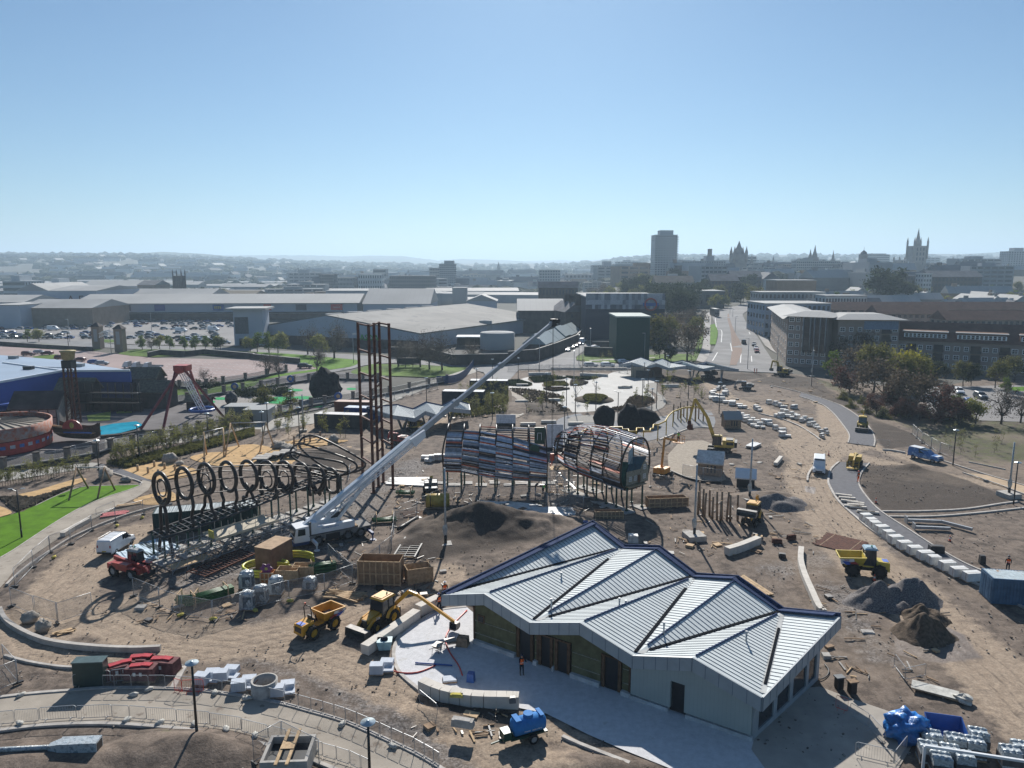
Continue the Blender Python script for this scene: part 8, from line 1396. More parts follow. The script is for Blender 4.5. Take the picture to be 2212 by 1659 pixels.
bf=thing('site_hoarding','curving blue mesh hoarding round the lawn corner','hoarding',T('b1',1600,1350));pts=[p-bf.location for p in smooth(TT('b1',[(1590,1350),(1750,1340),(1840,1290),(1890,1230),(1915,1190)]),4)];part(bf,'blue_mesh',M('blue_mesh',(.03,.08,.2),.6,alpha=.8),lambda m:[m.bar(a+Vector((0,0,1.1)),b+Vector((0,0,1.1)),.04,2.2)for a,b in zip(pts[:-1],pts[1:])])
for t,u,v,lb in(('d2',510,425,'traffic cone at the end of the dirt track'),('d2',922,840,'traffic cone on the soil circle edge'),('d2',1565,1175,'traffic cone beside the fallen grey frames'),('d2',908,1520,'traffic cone beside the dumper wheel'),('c3',0,0,'')):lb and cone_(T(t,u,v),lb,None)
# ---------------- people ----------------
person('worker in an orange vest sweeping the paving beside the pavilion',T('c3',120,850),-1.2,'reach',MHV,(.03,.03,.05));person('worker in an orange vest walking at the left eave of the pavilion',T('b3',1615,292),2.6,'walk',MHV,(.03,.05,.2));person('worker in an orange vest and white helmet behind the pavilion corner',T('b2',1665,1675),1.9,'stand',MHV);person('worker in orange standing beside the lowered boom lift',T('d2',768,662),2.0,'stand',MHV,(.7,.1,.05),MHV);person('worker in orange behind the blue container',T('d2',2068,1440),1.2,'stand',MHV,(.03,.03,.05));person('bending worker in a green vest under the slatted wing',T('c2',305,770),1.0,'bend',MHG);person('dark-clothed worker crouching under the slatted wing',T('c2',238,745),.4,'bend',None,(.02,.02,.03))
for i,(u,v)in enumerate(((2145,1260),(2165,1262))):person(('left','right')[i]+' worker of the pair in orange by the road junction',T('c1',u,v),0,'stand',MHV,trousers=MHV)
lf_=person('worker in green hi-vis standing in the raised lift basket',(0,0,0),0,'reach',MHG);Mb=bl.matrix_basis;lf_.location=Mb@Vector((4.85,0,4.75));lf_.rotation_euler.z=bl.rotation_euler.z
for i,(u,v,o_)in enumerate(((1748,790,'upper'),(1750,825,'lower'),(1733,890,'a'),(1742,893,'a'),(1752,893,'a'),(1728,920,'a'),(1746,922,'a'))):person('pedestrian walking on the boulevard pavement' if o_=='a' else o_+' lone pedestrian on the boulevard pavement',GT(*Q('c1',u,v),.08),1.5,'walk',None,None,group='pedestrians on the boulevard' if o_=='a' else None)
# ---------------- vehicles on the streets ----------------
PNT={k:M('car_'+k,c,.3,0,n=.02)for k,c in dict(white=(.7,.72,.74),black=(.02,.02,.024),silver=(.4,.42,.44),blue=(.03,.1,.32),red=(.22,.02,.02),grey=(.12,.13,.14),maroon=(.12,.02,.02)).items()}
def carm(kind,col):
 k=(kind,col)
 if k not in MT:r=van('x',PNT[col],kind);MT[k]=r;del r['label'];USED.discard(r)
 return MT[k]
def vput(kind,col,pr,pf,lb,group=None,cat=None):o=place(carm(kind,col),'',(0,0,0),0,lb,cat or{'car':'car','suv':'car','bigvan':'van','van':'van','pickup':'pickup'}[kind],group);o.name='parked_car' if kind in('car','suv')else 'parked_van';d=(Vector(pf)-Vector(pr));fit(o,pr,pf,0,0,pr[2]);return o
for kind,col,t,u,v,a,lb in(('car','blue','a1',825,1175,10,'blue hatchback beside the silver one in the pink car park'),('car','silver','a1',890,1185,10,'silver hatchback beside the blue one in the pink car park'),('suv','maroon','a1',540,1140,10,'dark red car left of the drop tower cup'),('car','maroon','a1',690,1155,185,'dark red hatchback right of the drop tower cup'),('suv','maroon','a1',250,1105,0,'dark red car leftmost in the car park row'),('car','maroon','a1',410,1098,185,'dark red saloon behind the small green patch'),('car','silver','a1',345,1088,0,'pale car between the two dark red cars'),('suv','black','b1',445,1215,5,'single shiny dark car at the edge of the pink car park'),('suv','silver','c1',722,1205,5,'left silver estate car waiting on the cross road'),('suv','white','c1',870,1205,5,'right silver-white car waiting on the cross road'),('car','white','c1',1010,1172,5,'white car half hidden by the pavilion roof'),('suv','white','d1',1645,1440,250,'white car in the east car park'),('suv','grey','d1',1832,1480,260,'grey car in the east car park'),('car','blue','d1',1730,1530,255,'blue car in the east car park'),('car','maroon','d1',1685,1560,255,'dark orange-red car beside the blue one')):p=T(t,u,v);vput(kind,col,p,p+Vector((math.cos(R(a)),math.sin(R(a)),0)),lb)
for i,(u,v,col,kind)in enumerate(((525,1068,'white','car'),(568,1042,'black','car'),(598,1030,'maroon','car'),(622,1012,'red','car'),(640,1005,'white','bigvan'),(668,985,'silver','car'),(712,960,'silver','van'),(738,948,'white','car'),(760,932,'black','car'),(778,922,'white','car'),(672,960,'blue','car'))):p=T('c1',u,v);vput(kind,col,p,p+T('c1',520,1068)-T('c1',700,960),'parked vehicle in the line along the side street, number %d from the junction'%(i+1)if False else['white car nearest the junction','black hatchback second in the line','dark car third in the line','red car before the tall van','tall white van in the line','silver car just behind the tall van','grey van','white car behind the grey van','black car near the bend','white car last before the bend','dark blue car beside the tall van'][i]+' on the side street')
for u,v,col,kind,d,lb in((2053,1000,'black','suv',-1,'black car driving away on the boulevard'),(2142,1020,'silver','car',1,'silver car leading the queue on the boulevard'),(2160,1055,'white','car',1,'white car in the middle of the boulevard queue'),(2168,1080,'red','car',1,'orange-red car last in the boulevard queue')):p=GT(*Q('c1',u,v),.06);q=GT(*Q('c1',u-12,v-60),.06);vput(kind,col,p,q if d<0 else p+(p-q),lb)
vput('car','white',T('c1',760,1045),T('c1',780,1043),'white car behind the yard wall')
bus=thing('bus','grey double-decker bus coming down the boulevard','bus',GT(*Q('c1',1822,768),.05),0);part(bus,'body',MCGR,lambda m:m.bb(-1.25,0,.4,1.25,10.5,4.2));part(bus,'window',MGLS,lambda m:(m.bb(-1.15,-.04,2.8,1.15,0,3.9),m.bb(-1.15,-.04,1.2,1.15,0,2.3)));part(bus,'headlight',MREF,lambda m:m.bb(-1.1,-.05,.6,-.7,0,.8));[wheel(bus,0,0,.5,.5,.3,MRIMW,False)for _ in()]
for sx in(-1,1):
 for y in(2,8):o=wheel(bus,sx*1.1,y,.5,.5,.3,MRIMW,False);o.rotation_euler.z=R(90)
SPOT=[]
for r_ in range(9):
 v=812+r_*22+(14 if r_>3 else 0)
 for j in range(26):
  u=-20+j*80+r_*9
  if u>2020 or random.random()<(.15 if r_ in(0,1,6,7)else .5):continue
  if r_ in(7,8)and u<1500:continue
  SPOT.append((u+random.uniform(-15,15),v))
cols=['black','grey','silver','white','blue','maroon','black','silver']
CM={}
for c_ in set(cols):
 m=MB();m.hexa([(-2.1,-.88,.3),(2.1,-.88,.3),(2.1,.88,.3),(-2.1,.88,.3),(-2.1,-.86,.95),(2.05,-.84,.8),(2.05,.84,.8),(-2.1,.86,.95)]);m.hexa([(-1.9,-.82,.93),(1.1,-.82,.86),(1.1,.82,.86),(-1.9,.82,.93),(-1.4,-.66,1.42),(.3,-.66,1.45),(.3,.66,1.45),(-1.4,.66,1.42)],1);m.bb(-1.3,-.62,1.42,.2,.62,1.47)
 for x in(-1.3,1.3):
  for y in(-.85,.85):m.cyl((x,y-.08,.32),(x,y+.08,.32),.32,10,2)
 CM[c_]=m.build('parked_car',[PNT[c_],MGLS,MTY])
fst=set()
for u,v in SPOT:
 c_=random.choice(cols);o=CM[c_]if c_ not in fst else CM[c_].copy()
 if c_ in fst:C.objects.link(o)
 fst.add(c_);o.location=T('a1',u,v,-.05);o.rotation_euler.z=random.choice([0,math.pi])+random.uniform(.05,.2);tag(o,c_+' car parked in the rows of the retail car park','car','cars in the retail car park')
for kind,u,v,lb in(('bigvan',465,885,'blue-striped white van left in the retail car park'),('bigvan',1580,900,'white delivery van with blue doors in the retail car park'),('bigvan',1860,890,'tall white van right in the retail car park')):p=T('a1',u,v);vput(kind,'white',p,p+Vector((1,.1,0)),lb)
for i,(u,v)in enumerate(((1115,1215),(1190,1222),(1290,1225))):
 lb=('left','middle','right')[i]+' white flatbed truck in the pink car park';r=thing('flatbed_truck',lb,'truck',T('a1',u+40,v),R(172));part(r,'cab',MWH,lambda m:m.hexa([(1.0,-.95,.4),(3.3,-.95,.4),(3.3,.95,.4),(1.0,.95,.4),(1.0,-.85,2.2),(2.1,-.85,2.2),(2.1,.85,2.2),(1.0,.85,2.2)]));part(r,'windscreen',MGLS,lambda m:m.hexa([(3.02,-.8,1.2),(3.06,-.8,1.2),(3.06,.8,1.2),(3.02,.8,1.2),(2.2,-.75,2.1),(2.26,-.75,2.1),(2.26,.75,2.1),(2.2,.75,2.1)]));part(r,'flatbed',MGV,lambda m:(m.bb(-3.2,-1.05,.8,.95,1.05,.95),m.bb(-3.2,-1.05,.95,.9,-1.0,1.35),m.bb(-3.2,1.0,.95,.9,1.05,1.35),m.bb(.85,-1,.95,.95,1,2.3)));[wheel(r,x,s*.85,.35,.35,.25,MRIMW,False)for x in(-2,2.2)for s in(-1,1)]
 # ---------------- granite walls and block stacks ----------------
def gwall(lb,pts,w=.7,h=.75,n=0,name='granite_bench'):P_2=smooth([Vector((p[0],p[1],0))for p in pts],3);o=P_2[0].copy();r=thing(name,lb,'bench wall',o);[part(r,'stone',MGR,lambda m:m.bar(a-o+(b-a)*.01+Vector((0,0,h/2)),b-o-(b-a)*.01+Vector((0,0,h/2)),w,h))for a,b in zip(P_2[:-1],P_2[1:])];return r
gwall('long granite bench wall behind the backhoe at the plaza edge',TT('b3',[(965,670),(1180,520),(1420,350)]),.85,.85);gwall('raised granite block at the end of the plaza wall',TT('b3',[(1430,330),(1610,240)]),.85,1.0);gwall('curved granite wall at the lower edge of the plaza',TT('b3',[(1460,985),(1640,1060),(1900,1110),(2200,1120)])+TT('c3',[(95,1125)]),.8,1.0);gwall('curved white granite block before the timber posts',TT('c2',[(1905,1295),(2020,1260),(2180,1195)]),.8,.9);gwall('curving pale coping wall running to the pavilion corner',TT('d2',[(270,1260),(265,1370),(300,1500),(360,1640)])+TT('d3',[(430,300),(480,320)]),.6,.6);gwall('pale granite block lying beside the site track',TT('d2',[(45,520),(95,460)]),.6,.6);gwall('white block row on the left path edge',TT('a2',[(545,1135),(640,1075),(770,1005)]),.6,.5)
for i,pts in enumerate(([(370,1228),(700,1231),(1035,1232)],[(180,1277),(375,1272)],[(628,1278),(870,1290)],[(1340,1380),(1490,1380)])):gwall(['long','left','right','short'][i]+' pale seating wall above the skate park',TT('c1',pts),.8,.8)
def blk(p,s,rz,lb,grp,mat=None,name='stone_block',bands=True):m=MB();m.box((0,0,s[2]/2),s,0,0,.02,.02);m.box((0,0,.07),(s[0]*1.03,s[1]*1.03,.1),0,1);bands and m.box((s[0]*.2,0,s[2]/2),(.03,s[1]+.015,s[2]+.015),0,1);return one(m,name,[mat or MSHW,MWO],lb,'stone block',grp,p,rz)
MSHW=M('white_wrapped_stone',(.62,.62,.6),.5,n=.08,sc=2,bump=.03,wear=(1.6,.6,(.45,.44,.42)));br_=math.atan2(*(T('d2',1750,1500)-T('d2',830,960)).yx)
for i,(u,v,s)in enumerate(((832,1000,1),(880,1040,.9),(912,1068,.9),(972,1105,1.1),(1030,1150,.9),(1090,1195,1.15),(1168,1245,1.1),(1258,1290,1.1),(1350,1335,1.2),(1425,1375,.9),(1540,1425,1.2),(1640,1480,1.2),(1755,1520,1.3))):blk(T('d2',u,v),(.92,1.35*s,1.0),br_+random.uniform(-.08,.08),'white wrapped stone block in the row on the new asphalt path','wrapped blocks in the row on the asphalt')
for i,(u,v)in enumerate(((640,785),(670,810),(690,838),(745,850),(720,885),(765,890),(835,930),(870,935),(745,870))):blk(T('d2',u,v),(2.2,.45,.35),-.3+random.uniform(-.2,.2),'long pale kerb stone laid on the new asphalt path','kerb stones laid on the asphalt',MGR)
def arcst(t,pts,n,grp,s=1.0,two=.5):
 P_3=smooth(TT(t,pts),4)
 for i in range(n):
  k=(len(P_3)-1)*i/(n-1);a=P_3[int(k)].lerp(P_3[min(int(k)+1,len(P_3)-1)],k-int(k))+Vector((random.uniform(-.8,.8),random.uniform(-.8,.8),0));rz=random.uniform(-.4,.4);s=s*.97;sz=(random.uniform(1.0,1.8)*s,.85*s,random.uniform(.5,.75)*s);blk(a,sz,rz,'pale stone block in the '+grp,grp)
  if random.random()<two:blk(a+Vector((0,0,sz[2]+.01)),(sz[0]*.9,sz[1]*.9,.5*s),rz+.1,'pale stone block on top in the '+grp,grp)
arcst('c1',[(1780,1500),(1790,1440),(1830,1400),(1900,1390)],16,'upper block stack by the far pavilion');arcst('c1',[(1800,1490),(1930,1530),(2060,1560),(2200,1590)],12,'curved block stack below the mini digger',1.2,.4);arcst('c1',[(1700,1510)if False else(1870,1460),(1900,1420)],6,'inner block stack by the far pavilion');arcst('d1',[(20,1530),(120,1560),(240,1570)],10,'left block stack in the middle of the site');arcst('d1',[(60,1640),(200,1650),(340,1680)],12,'long block stack in the middle of the site');arcst('d2',[(130,60),(250,110),(360,170),(450,210),(460,270)],22,'large curved block stack before the track',1.0,.7);arcst('d2',[(-40,140),(20,180),(80,240),(120,265)],8,'block stack at the left of the track',1.1);arcst('c2',[(2040,110),(2120,150),(2200,190)],12,'long white block rows by the small play house',1.1);arcst('b2',[(1500,470),(1560,480),(1630,460)],6,'bagged block stack left of the slatted wing',1.0,.9)
for t,u,v in(('c1',410,1500),('c1',125,1370),('c1',1010,1390),('c1',450,1338),('c1',430,1392),('c1',1035,1388),('c2',175,165),('c2',355,145),('c2',590,160),('c1',120,1515),('b1',1990,0)):t=='b1' or blk(T(t,u,v,.03),(3.2,.8,.6),.05+(u==1035)*.4,'long pale stone bench beside the skate park and rubber paving','stone benches round the skate park',MGR,'stone_bench',False)
for t,x,y,grp in(('a3',1790,880,'left pale slab pile on the lower gravel'),('a3',1960,850,'middle pale slab pile on the lower gravel'),('a3',2110,940,'right pale slab pile on the lower gravel'),('b3',235,985,'slab pile beside the concrete ring'),('b3',1100,790,'slab pile at the plaza edge'),('b3',1735,900,'slab pile on a pallet on the plaza')):
 for k in range(4 if x!=1735 else 1):blk(T(t,x+(k%2)*90-30,y+(k//2)*45-(k%2)*20),(1.1,.8,.25+.3*(k%3)),random.uniform(-.2,.3),'pale slab in the '+grp,grp,M('blue_white_slab',(.5,.54,.6),.7,n=.06,sc=2),'stone_slab',False)
for i,(u,v,s)in enumerate(((1060,860,1),(1240,800,.9),(1420,820,1.2),(1240,880,1.1))):
 r=thing('wrapped_pallet',['left','back','right','front'][i]+' plastic-wrapped pallet of red packs beside the green cabinet','pallet',T('a3',u,v),[.5,0,-.15,0][i]);part(r,'red_packs',M('maroon_packs',(.16,.07,.07),.6,n=.2),lambda m:m.box((0,0,.6),(2.2*s,1.2,1.0),0,0,.06,.06));part(r,'top_packs',M('bright_red_pack',(.45,.03,.035),.4),lambda m:(m.box((-.4,0,1.15),(.9,.5,.14),.2),m.box((.4,.1,1.15),(.8,.5,.16),-.1)));part(r,'timber_pallet',MWO,lambda m:m.box((0,0,.06),(2.3*s,1.3,.12)));part(r,'label_sheet',MREF,lambda m:(m.box((-.3,-.62,.7),(.22,.02,.3)),m.box((.2,-.62,.7),(.2,.02,.3))))
r=thing('green_cabinet','dark green cabinet box at the edge of the lower path','cabinet',T('a3',800,925),.08);part(r,'body',M('cabinet_green',(.02,.045,.04),.5,stripes=(2,.1,.15,(.01,.025,.02))),lambda m:m.box((0,0,1.0),(2.3,.9,2.0)));part(r,'lid',M('cabinet_lid',(.06,.1,.1),.4),lambda m:m.box((0,0,2.04),(2.4,1.0,.08)))
r=thing('concrete_ring','large open concrete manhole ring beside the slabs','concrete ring',T('b3',95,1010));part(r,'ring',MCO,lambda m:m.lathe((0,0,0),[(1.0,0),(1.0,1.15),(.85,1.15),(.85,.1)],28));part(r,'step_iron',MRU,lambda m:m.bar((-.8,0,.8),(-.5,.1,1.1),.05))
r=thing('lamp_column','wrapped lamp column with a box base lying on the ground at the bottom left','lamp column',T('a3',700,1520),R(184));part(r,'base_box',MSHR,lambda m:(m.box((0,0,.5),(2.6,.9,.8)),m.hexa([(1.3,-.4,.2),(2.0,-.2,.3),(2.0,.2,.3),(1.3,.4,.2),(1.3,-.4,.85),(2.0,-.2,.65),(2.0,.2,.65),(1.3,.4,.85)])));part(r,'shaft',MSHR,lambda m:m.cyl((1.9,0,.45),(9,0,.4),.17,8));part(r,'open_end',MDARK,lambda m:m.box((-1.31,0,.5),(.02,.7,.6)))
for lb,t,u,v,s in(('angular pale boulder inside the left kerb bend','a3',260,385,(.75,.6,.55)),('cube-like pale boulder right of the angular one','a3',375,460,(.65,.65,.6)),('large pale boulder beside the play sand','a2',1480,488,(1.3,.9,.9)),('flat pale rock beside the large boulder','a2',1560,510,(.9,.6,.4)),('grey rock mass behind the swing frame','a2',920,625,(1.8,1.0,1.0)),('pale rock at the right end of the sand circles','b2',695,310,(1.1,.9,.8)),('grey rock in the timber circle edge','b2',225,360,(1.4,.7,.6)),('pale rock under the swing','a2',1100,650,(1,.6,.4))):boulder('boulder',T(t,u,v),s,lb)
for k in range(8):boulder('log_boulder',T('b2',190+k*22,340+k*7),(1.3,.6,.5),'grey stone in the line between the sand circles','stone',None,'stones between the sand circles',k)
MRK=M('black_foam_rock',(.02,.021,.024),.8,n=.2,bump=.1)
for lb,u,v,s in(('left black play rock beyond the yellow rail',840,200,(2.3,1.8,2.9)),('middle black play rock standing tall at the rail',1055,240,(2.4,1.8,3.6)),('wide black play rock behind the middle one',1150,165,(3.8,2.2,2.2)),('small black play rock at the back',1030,130,(1.8,1.4,1.6))):boulder('play_rock',T('c2',u,v),s,lb,'play rock',MRK,None,u,.12)
# ---------------- piles ----------------
def pile(lb,t,u,v,rx,ry,h,mat,seed,rz=0,name='gravel_pile',pk=1):m=MB();m.grid(lambda a,b:(lambda r_,th:((r_*rx*(1+.25*mnoise.noise(Vector((math.cos(th)*1.5,math.sin(th)*1.5,seed)))))*math.cos(th),r_*ry*math.sin(th)*(1+.2*mnoise.noise(Vector((math.cos(th),math.sin(th),seed+9)))),h*(max(0,1-r_**1.35)**1.25)*(1+.8*mnoise.noise(Vector((r_*math.cos(th)*2.2,r_*math.sin(th)*2.2,seed))))+.1*mnoise.noise(Vector((r_*math.cos(th)*9,r_*math.sin(th)*9,seed)))-.12*r_))(b,a*2*math.pi),48,20);return one(m,name,[mat],lb,'pile',None,T(t,u,v),rz)
MGP=M('grey_gravel',(.2,.185,.18),.95,n=.35,sc=9,bump=.05,bsc=14);pile('grey gravel pile in front of the cabbed dumper','d3',960,220,3.6,2.6,2.0,MGP,2);pile('second gravel pile behind the grey one','d3',1220,190,3.2,2.5,2.1,MGP,5);pile('dark sand pile beside the wet mud','d3',1330,500,3.1,2.3,2.0,M('brown_sand',(.13,.1,.075),.95,n=.25,sc=3,bump=.08),8,.2,'sand_pile');pile('small dark pile between the gravel and sand piles','d3',1340,350,2.4,2.0,1.2,MT['brown_sand'],12,0,'soil_pile');pile('grey spoil pile beside the site track','d2',60,850,5.0,3.4,1.6,MGP,15)
# ---------------- containers ----------------
c_=lambda n,c,**k:M('container_'+n,c,.6,n=.12,sc=1,**k)
container('dark grey container with a tan end left of the rusty tower',T('b2',530,185),-.16,10.5,2.6,2.9,c_('dark',(.06,.06,.06)),M('pale_cont_roof',(.5,.5,.5),.6));container('blue container right behind the grey one',T('b2',790,125),-.16,7.5,2.6,2.9,c_('blue',(.02,.05,.2)),M('pale_blue_roof',(.4,.46,.55),.6));container('red-brown container behind the blue one',T('b2',705,60),-.12,8,2.6,2.7,c_('red',(.16,.05,.03)),M('pink_roof',(.4,.28,.24),.6));container('black container behind the grey canopy',T('b1',1640,1530),-.1,10,3,3.2,c_('black',(.03,.035,.045)),M('white_cont_roof',(.55,.57,.6),.6));container('black container below the boom near the birches',T('b1',1880,1420),-.08,10,3,3.0,MT['container_black'],MT['white_cont_roof']);container('blue container with a rust-stained pale roof at the right edge',T('d2',1925,1715),-.17,6.06,2.44,2.59,c_('steel_blue',(.08,.15,.24)),M('rust_stained_roof',(.4,.47,.5),.6,wear=(1.1,.58,(.28,.17,.1))));container('dark green container with a striped grey roof behind the ring frame',T('a2',1345,1120),.28,12,2.6,2.7,c_('green',(.03,.06,.055)),M('striped_roof',(.36,.4,.41),.6,stripes=(0,.5,.3,(.2,.23,.24))))
r=thing('skip_bin','open royal blue tipping skip beside the tarpaulin','skip',T('d3',1530,1420),-.25);part(r,'shell',MBL,lambda m:(m.extr([(-1.1,-.7,.1),(1.0,-.7,.1),(1.15,-.8,.85),(-1.15,-.8,.85)],(0,.05,0)),m.extr([(-1.0,.9,.4),(1.0,.9,.4),(1.15,1.0,1.35),(-1.15,1.0,1.35)],(0,.05,0)),m.extr([(-1.0,-.7,.1),(-1.0,.9,.4),(-1.15,1.0,1.35),(-1.15,-.8,.85)],(-.05,0,0)),m.extr([(1.0,-.7,.1),(1.0,.9,.4),(1.15,1.0,1.35),(1.15,-.8,.85)],(.05,0,0)),m.extr([(-1,-.7,.1),(1,-.7,.1),(1,.9,.4),(-1,.9,.4)],(0,0,-.05))));r=thing('blue_tarpaulin','crumpled blue tarpaulin over a load beside the slab','tarpaulin',T('d3',1180,1390));part(r,'sheet',M('tarp_blue',(.02,.17,.5),.35,n=.25,sc=1.5,bump=.12,bsc=2.5),lambda m:m.blob((0,0,.75),(1.45,1.15,1.1),0,22,16,.28,1.6,4,-.75))
pk_=[('d3',1400,1500),('d3',1600,1530),('d3',1770,1560),('d3',1370,1600),('d3',1800,1480),('d3',2080,1640),('d3',2180,1600),('d3',1560,1630),('d3',1680,1690),('d3',1480,1700)]
for i,(t,u,v)in enumerate(pk_):r=thing('wrapped_pallet','clear-wrapped pallet of grey paving in the bottom right corner','pallet',T(t,u,v),-.25,'wrapped pallets in the bottom right corner');part(r,'load',MSHR,lambda m:(m.box((0,0,.7),(1.2,1.1,1.1),0,0,.05,.05),[m.blob((x,y,1.22),(.24,.2,.14),0,7,5,.25,1.3,i+x)for x in(-.38,0,.38)for y in(-.3,.3)]));part(r,'dark_paving',M('dark_paving',(.09,.09,.095),.7),lambda m:m.box((0,0,.55),(1.22,1.12,.5)));part(r,'timber_pallet',MWO,lambda m:m.box((0,0,.07),(1.25,1.15,.13)))
r=thing('goal_frame','white steel goal-like frame in the bottom right corner','frame',T('d3',1330,1660),-.3);part(r,'bar',MWH,lambda m:(m.bar((0,0,0),(0,0,1.6),.16),m.bar((0,0,1.6),(6,.2,1.6),.16),m.bar((6,.2,0),(6,.2,1.6),.16)))
for i,(u,v,s)in enumerate(((850,175,1),(930,230,1),(1000,150,1.1),(1200,170,.95),(1080,130,1.0))):
 u2,v2,lb=((60,240,'front left'),(195,160,'right'),(-60,110,'back left'),(2160-2212,290,'front'),(480,100,'round'))[i];t='b3';r=thing('wrapped_bundle',lb+' wrapped white-blue bundle near the green post racks','wrapped bundle',T('b3',u2,v2-20)if i!=4 else T('b3',490,95));q_=1.25 if i<4 else .75;part(r,'plastic',MSHR,lambda m:(m.box((0,0,.15+.6*q_),(1.35,1.15,1.2*q_),0,0,.1,.08),m.blob((0,0,1.2*q_+.1),(.62,.55,.3),0,14,8,.28,2.2,i),m.blob((.3,-.5,.6*q_),(.3,.16,.45),0,10,8,.28,2,i+9)));part(r,'grey_load',M('grey_packed_load',(.14,.17,.2),.6,n=.3,sc=3),lambda m:(m.box((.15,-.56,.7*q_),(.8,.06,.8*q_)),m.box((.66,0,.7*q_),(.06,.7,.8*q_))));part(r,'timber_pallet',MWO,lambda m:m.box((0,0,.07),(1.4,1.2,.13)))
def timber_rack(lb,p,rz,n=10,L=3.6,mat=MGN,r0=.09):r=thing('post_rack',lb,'rack of posts',p,rz);part(r,'posts',M('green_tube',(.03,.12,.03),.5,n=.2),lambda m:[m.cyl((-L/2+random.uniform(-.2,.2),(k%5-2)*r0*2.2,.3+(k//5)*r0*2.1),(L/2,(k%5-2)*r0*2.2,.3+(k//5)*r0*2.1),r0,8)for k in range(n)]);part(r,'timber_stand',MWD,lambda m:[(m.bar((x,-.7,0),(x,-.7,1.3),.1),m.bar((x,.7,0),(x,.7,1.3),.1),m.bar((x,-.7,.15),(x,.7,.15),.1),m.bar((x,-.7,1.25),(x,.7,1.25),.08))for x in(-L*.35,L*.35)]);return r
timber_rack('dark green posts on timber stands at the left of the bundles',T('a3',1640,230),.1,15,2.2);timber_rack('long green posts racked behind the front bundles',T('a3',1830,200),.7,20,4.5);timber_rack('thick green tubes in a timber rack beside the yellow rings',T('b2',590,1440),.35,12,3.0,MGN,.17);timber_rack('green steel feet stacked on pallets by the tower',T('b2',1320,770),-.1,10,2.6);timber_rack('green painted posts behind the crane',T('b2',1140,1010),.2,10,3.0)
for lb,u,v in(('left stack of curved yellow tubes',105,1440),('right stack of curved yellow tubes',330,1370)):r=thing('yellow_tubes',lb,'tubes',T('b2',u,v));[part(r,'curved_tube',M('lemon_tube',(.62,.6,.06),.4,n=.05),lambda m:m.tube([(2.4*math.cos(a),1.7*math.sin(a),.16+k*.3)for a in[R(x)for x in range(10+k*6,285,11)]],.14,8))for k in range(3)]
def tbox(lb,p,L,W,h,rz=0,mat=None,nm='timber_crate',slat=7,tilt=0):r=thing(nm,lb,'crate',p,rz);part(r,'panel',mat or MWD,lambda m:(m.bb(0,0,.1,L,.06,h),m.bb(0,W-.06,.1,L,W,h),m.bb(0,.06,.1,.06,W-.06,h),m.bb(L-.06,.06,.1,L,W-.06,h)));part(r,'batten',MWD,lambda m:[m.bb(L*k/slat,-.08,.05,L*k/slat+.12,0,h+.1)for k in range(slat+1)]+[m.bb(0,-.1,z,L,-.02,z+.1)for z in(.15,h*.5,h)]);return r
tbox('big open plywood crate behind the backhoe',T('b2',905,1560),4.4,2.2,2.6,-.06,M('plywood',(.3,.2,.12),.8,n=.15,sc=1.5));tbox('tilted slatted timber crate beside the black ladder frame',T('b2',1340,1560),2.6,1.8,1.6,.35);tbox('small timber crate with a purple flower panel',T('b2',55,1560),1.3,1.1,1.3,0,M('orange_ply',(.4,.17,.06),.8),slat=3);tbox('low white-topped timber crates behind the wrapped bundles',T('b2',190,1530),2.2,1.5,1.2,0,slat=5);tbox('second white-topped timber crate',T('b2',330,1500),2.2,1.5,1.2,.05,slat=5);tbox('brown timber trough beside the tunnel legs',T('c2',1225,890),5.5,1.6,1.3,.12,MWO);tbox('small timber trough with uprights behind the zinc roof',T('c2',760,1000),3.6,1.2,1.2,.05,MWO)
r=thing('cardboard_box','large brown wrapped box behind the yellow tubes','box',T('b2',180,1380),-.35);part(r,'box',M('cardboard',(.23,.14,.09),.8,n=.12,sc=1),lambda m:m.box((0,0,1.3),(2.2,3.6,2.5)));part(r,'lid',M('pale_card',(.42,.3,.2),.8),lambda m:m.box((0,0,2.58),(2.25,3.65,.06)))
r=thing('flower_panel','purple panel with a yellow flower on the small crate','panel',T('b2',75,1560)+Vector((0,.2,0)));part(r,'panel',M('purple_panel',(.15,.03,.14),.5),lambda m:m.extr([(.6*(1+.18*math.cos(6*a))*math.cos(a)+.4,0,1.75+.5*(1+.18*math.cos(6*a))*math.sin(a))for a in[R(x)for x in range(0,360,15)]],(0,.06,0)));part(r,'flower',MSAK,lambda m:m.cyl((.4,-.05,1.75),(.4,0,1.75),.16,10))
def planks(lb,p,rz,n,L,w,h,lay,mat,nm='plank_pile',jit=.05,fan=0):r=thing(nm,lb,'planks',p,rz);m=MB();[m.box((random.uniform(-.2,.2),(i-n/2)*w*1.15,h/2+k*h*1.05),(L*random.uniform(.85,1),w,h),random.uniform(-jit,jit)+fan*(i/n-.5))for k in range(lay)for i in range(n)];m.build('planks',[mat],r);part(r,'bearer',MWO,lambda m:[m.bar((x,-n*w*.6,.03),(x,n*w*.6,.03),.1,.06)for x in(-L*.3,L*.3)]);return r
MSL=M('silver_slat',(.62,.62,.6),.55,n=.15,sc=2);planks('fan of pale grey slats left of the small boom lift',T('b2',1340,655),-.05,16,6.5,.22,.08,2,MSL,fan=.25);planks('fan of pale slats on the ground under the wing',T('c2',90,880),-.45,16,5.2,.2,.08,2,MSL,fan=.3);planks('curved pale slat pile behind the zinc roof',T('c2',370,935),.12,18,6.5,.2,.1,3,MSL,fan=-.25);planks('pale slats beside the mound fence',T('b2',2080,850),-.1,8,4.5,.2,.08,2,MSL);MBS=M('blue_white_slat',(.55,.68,.78),.5,n=.15,sc=2)
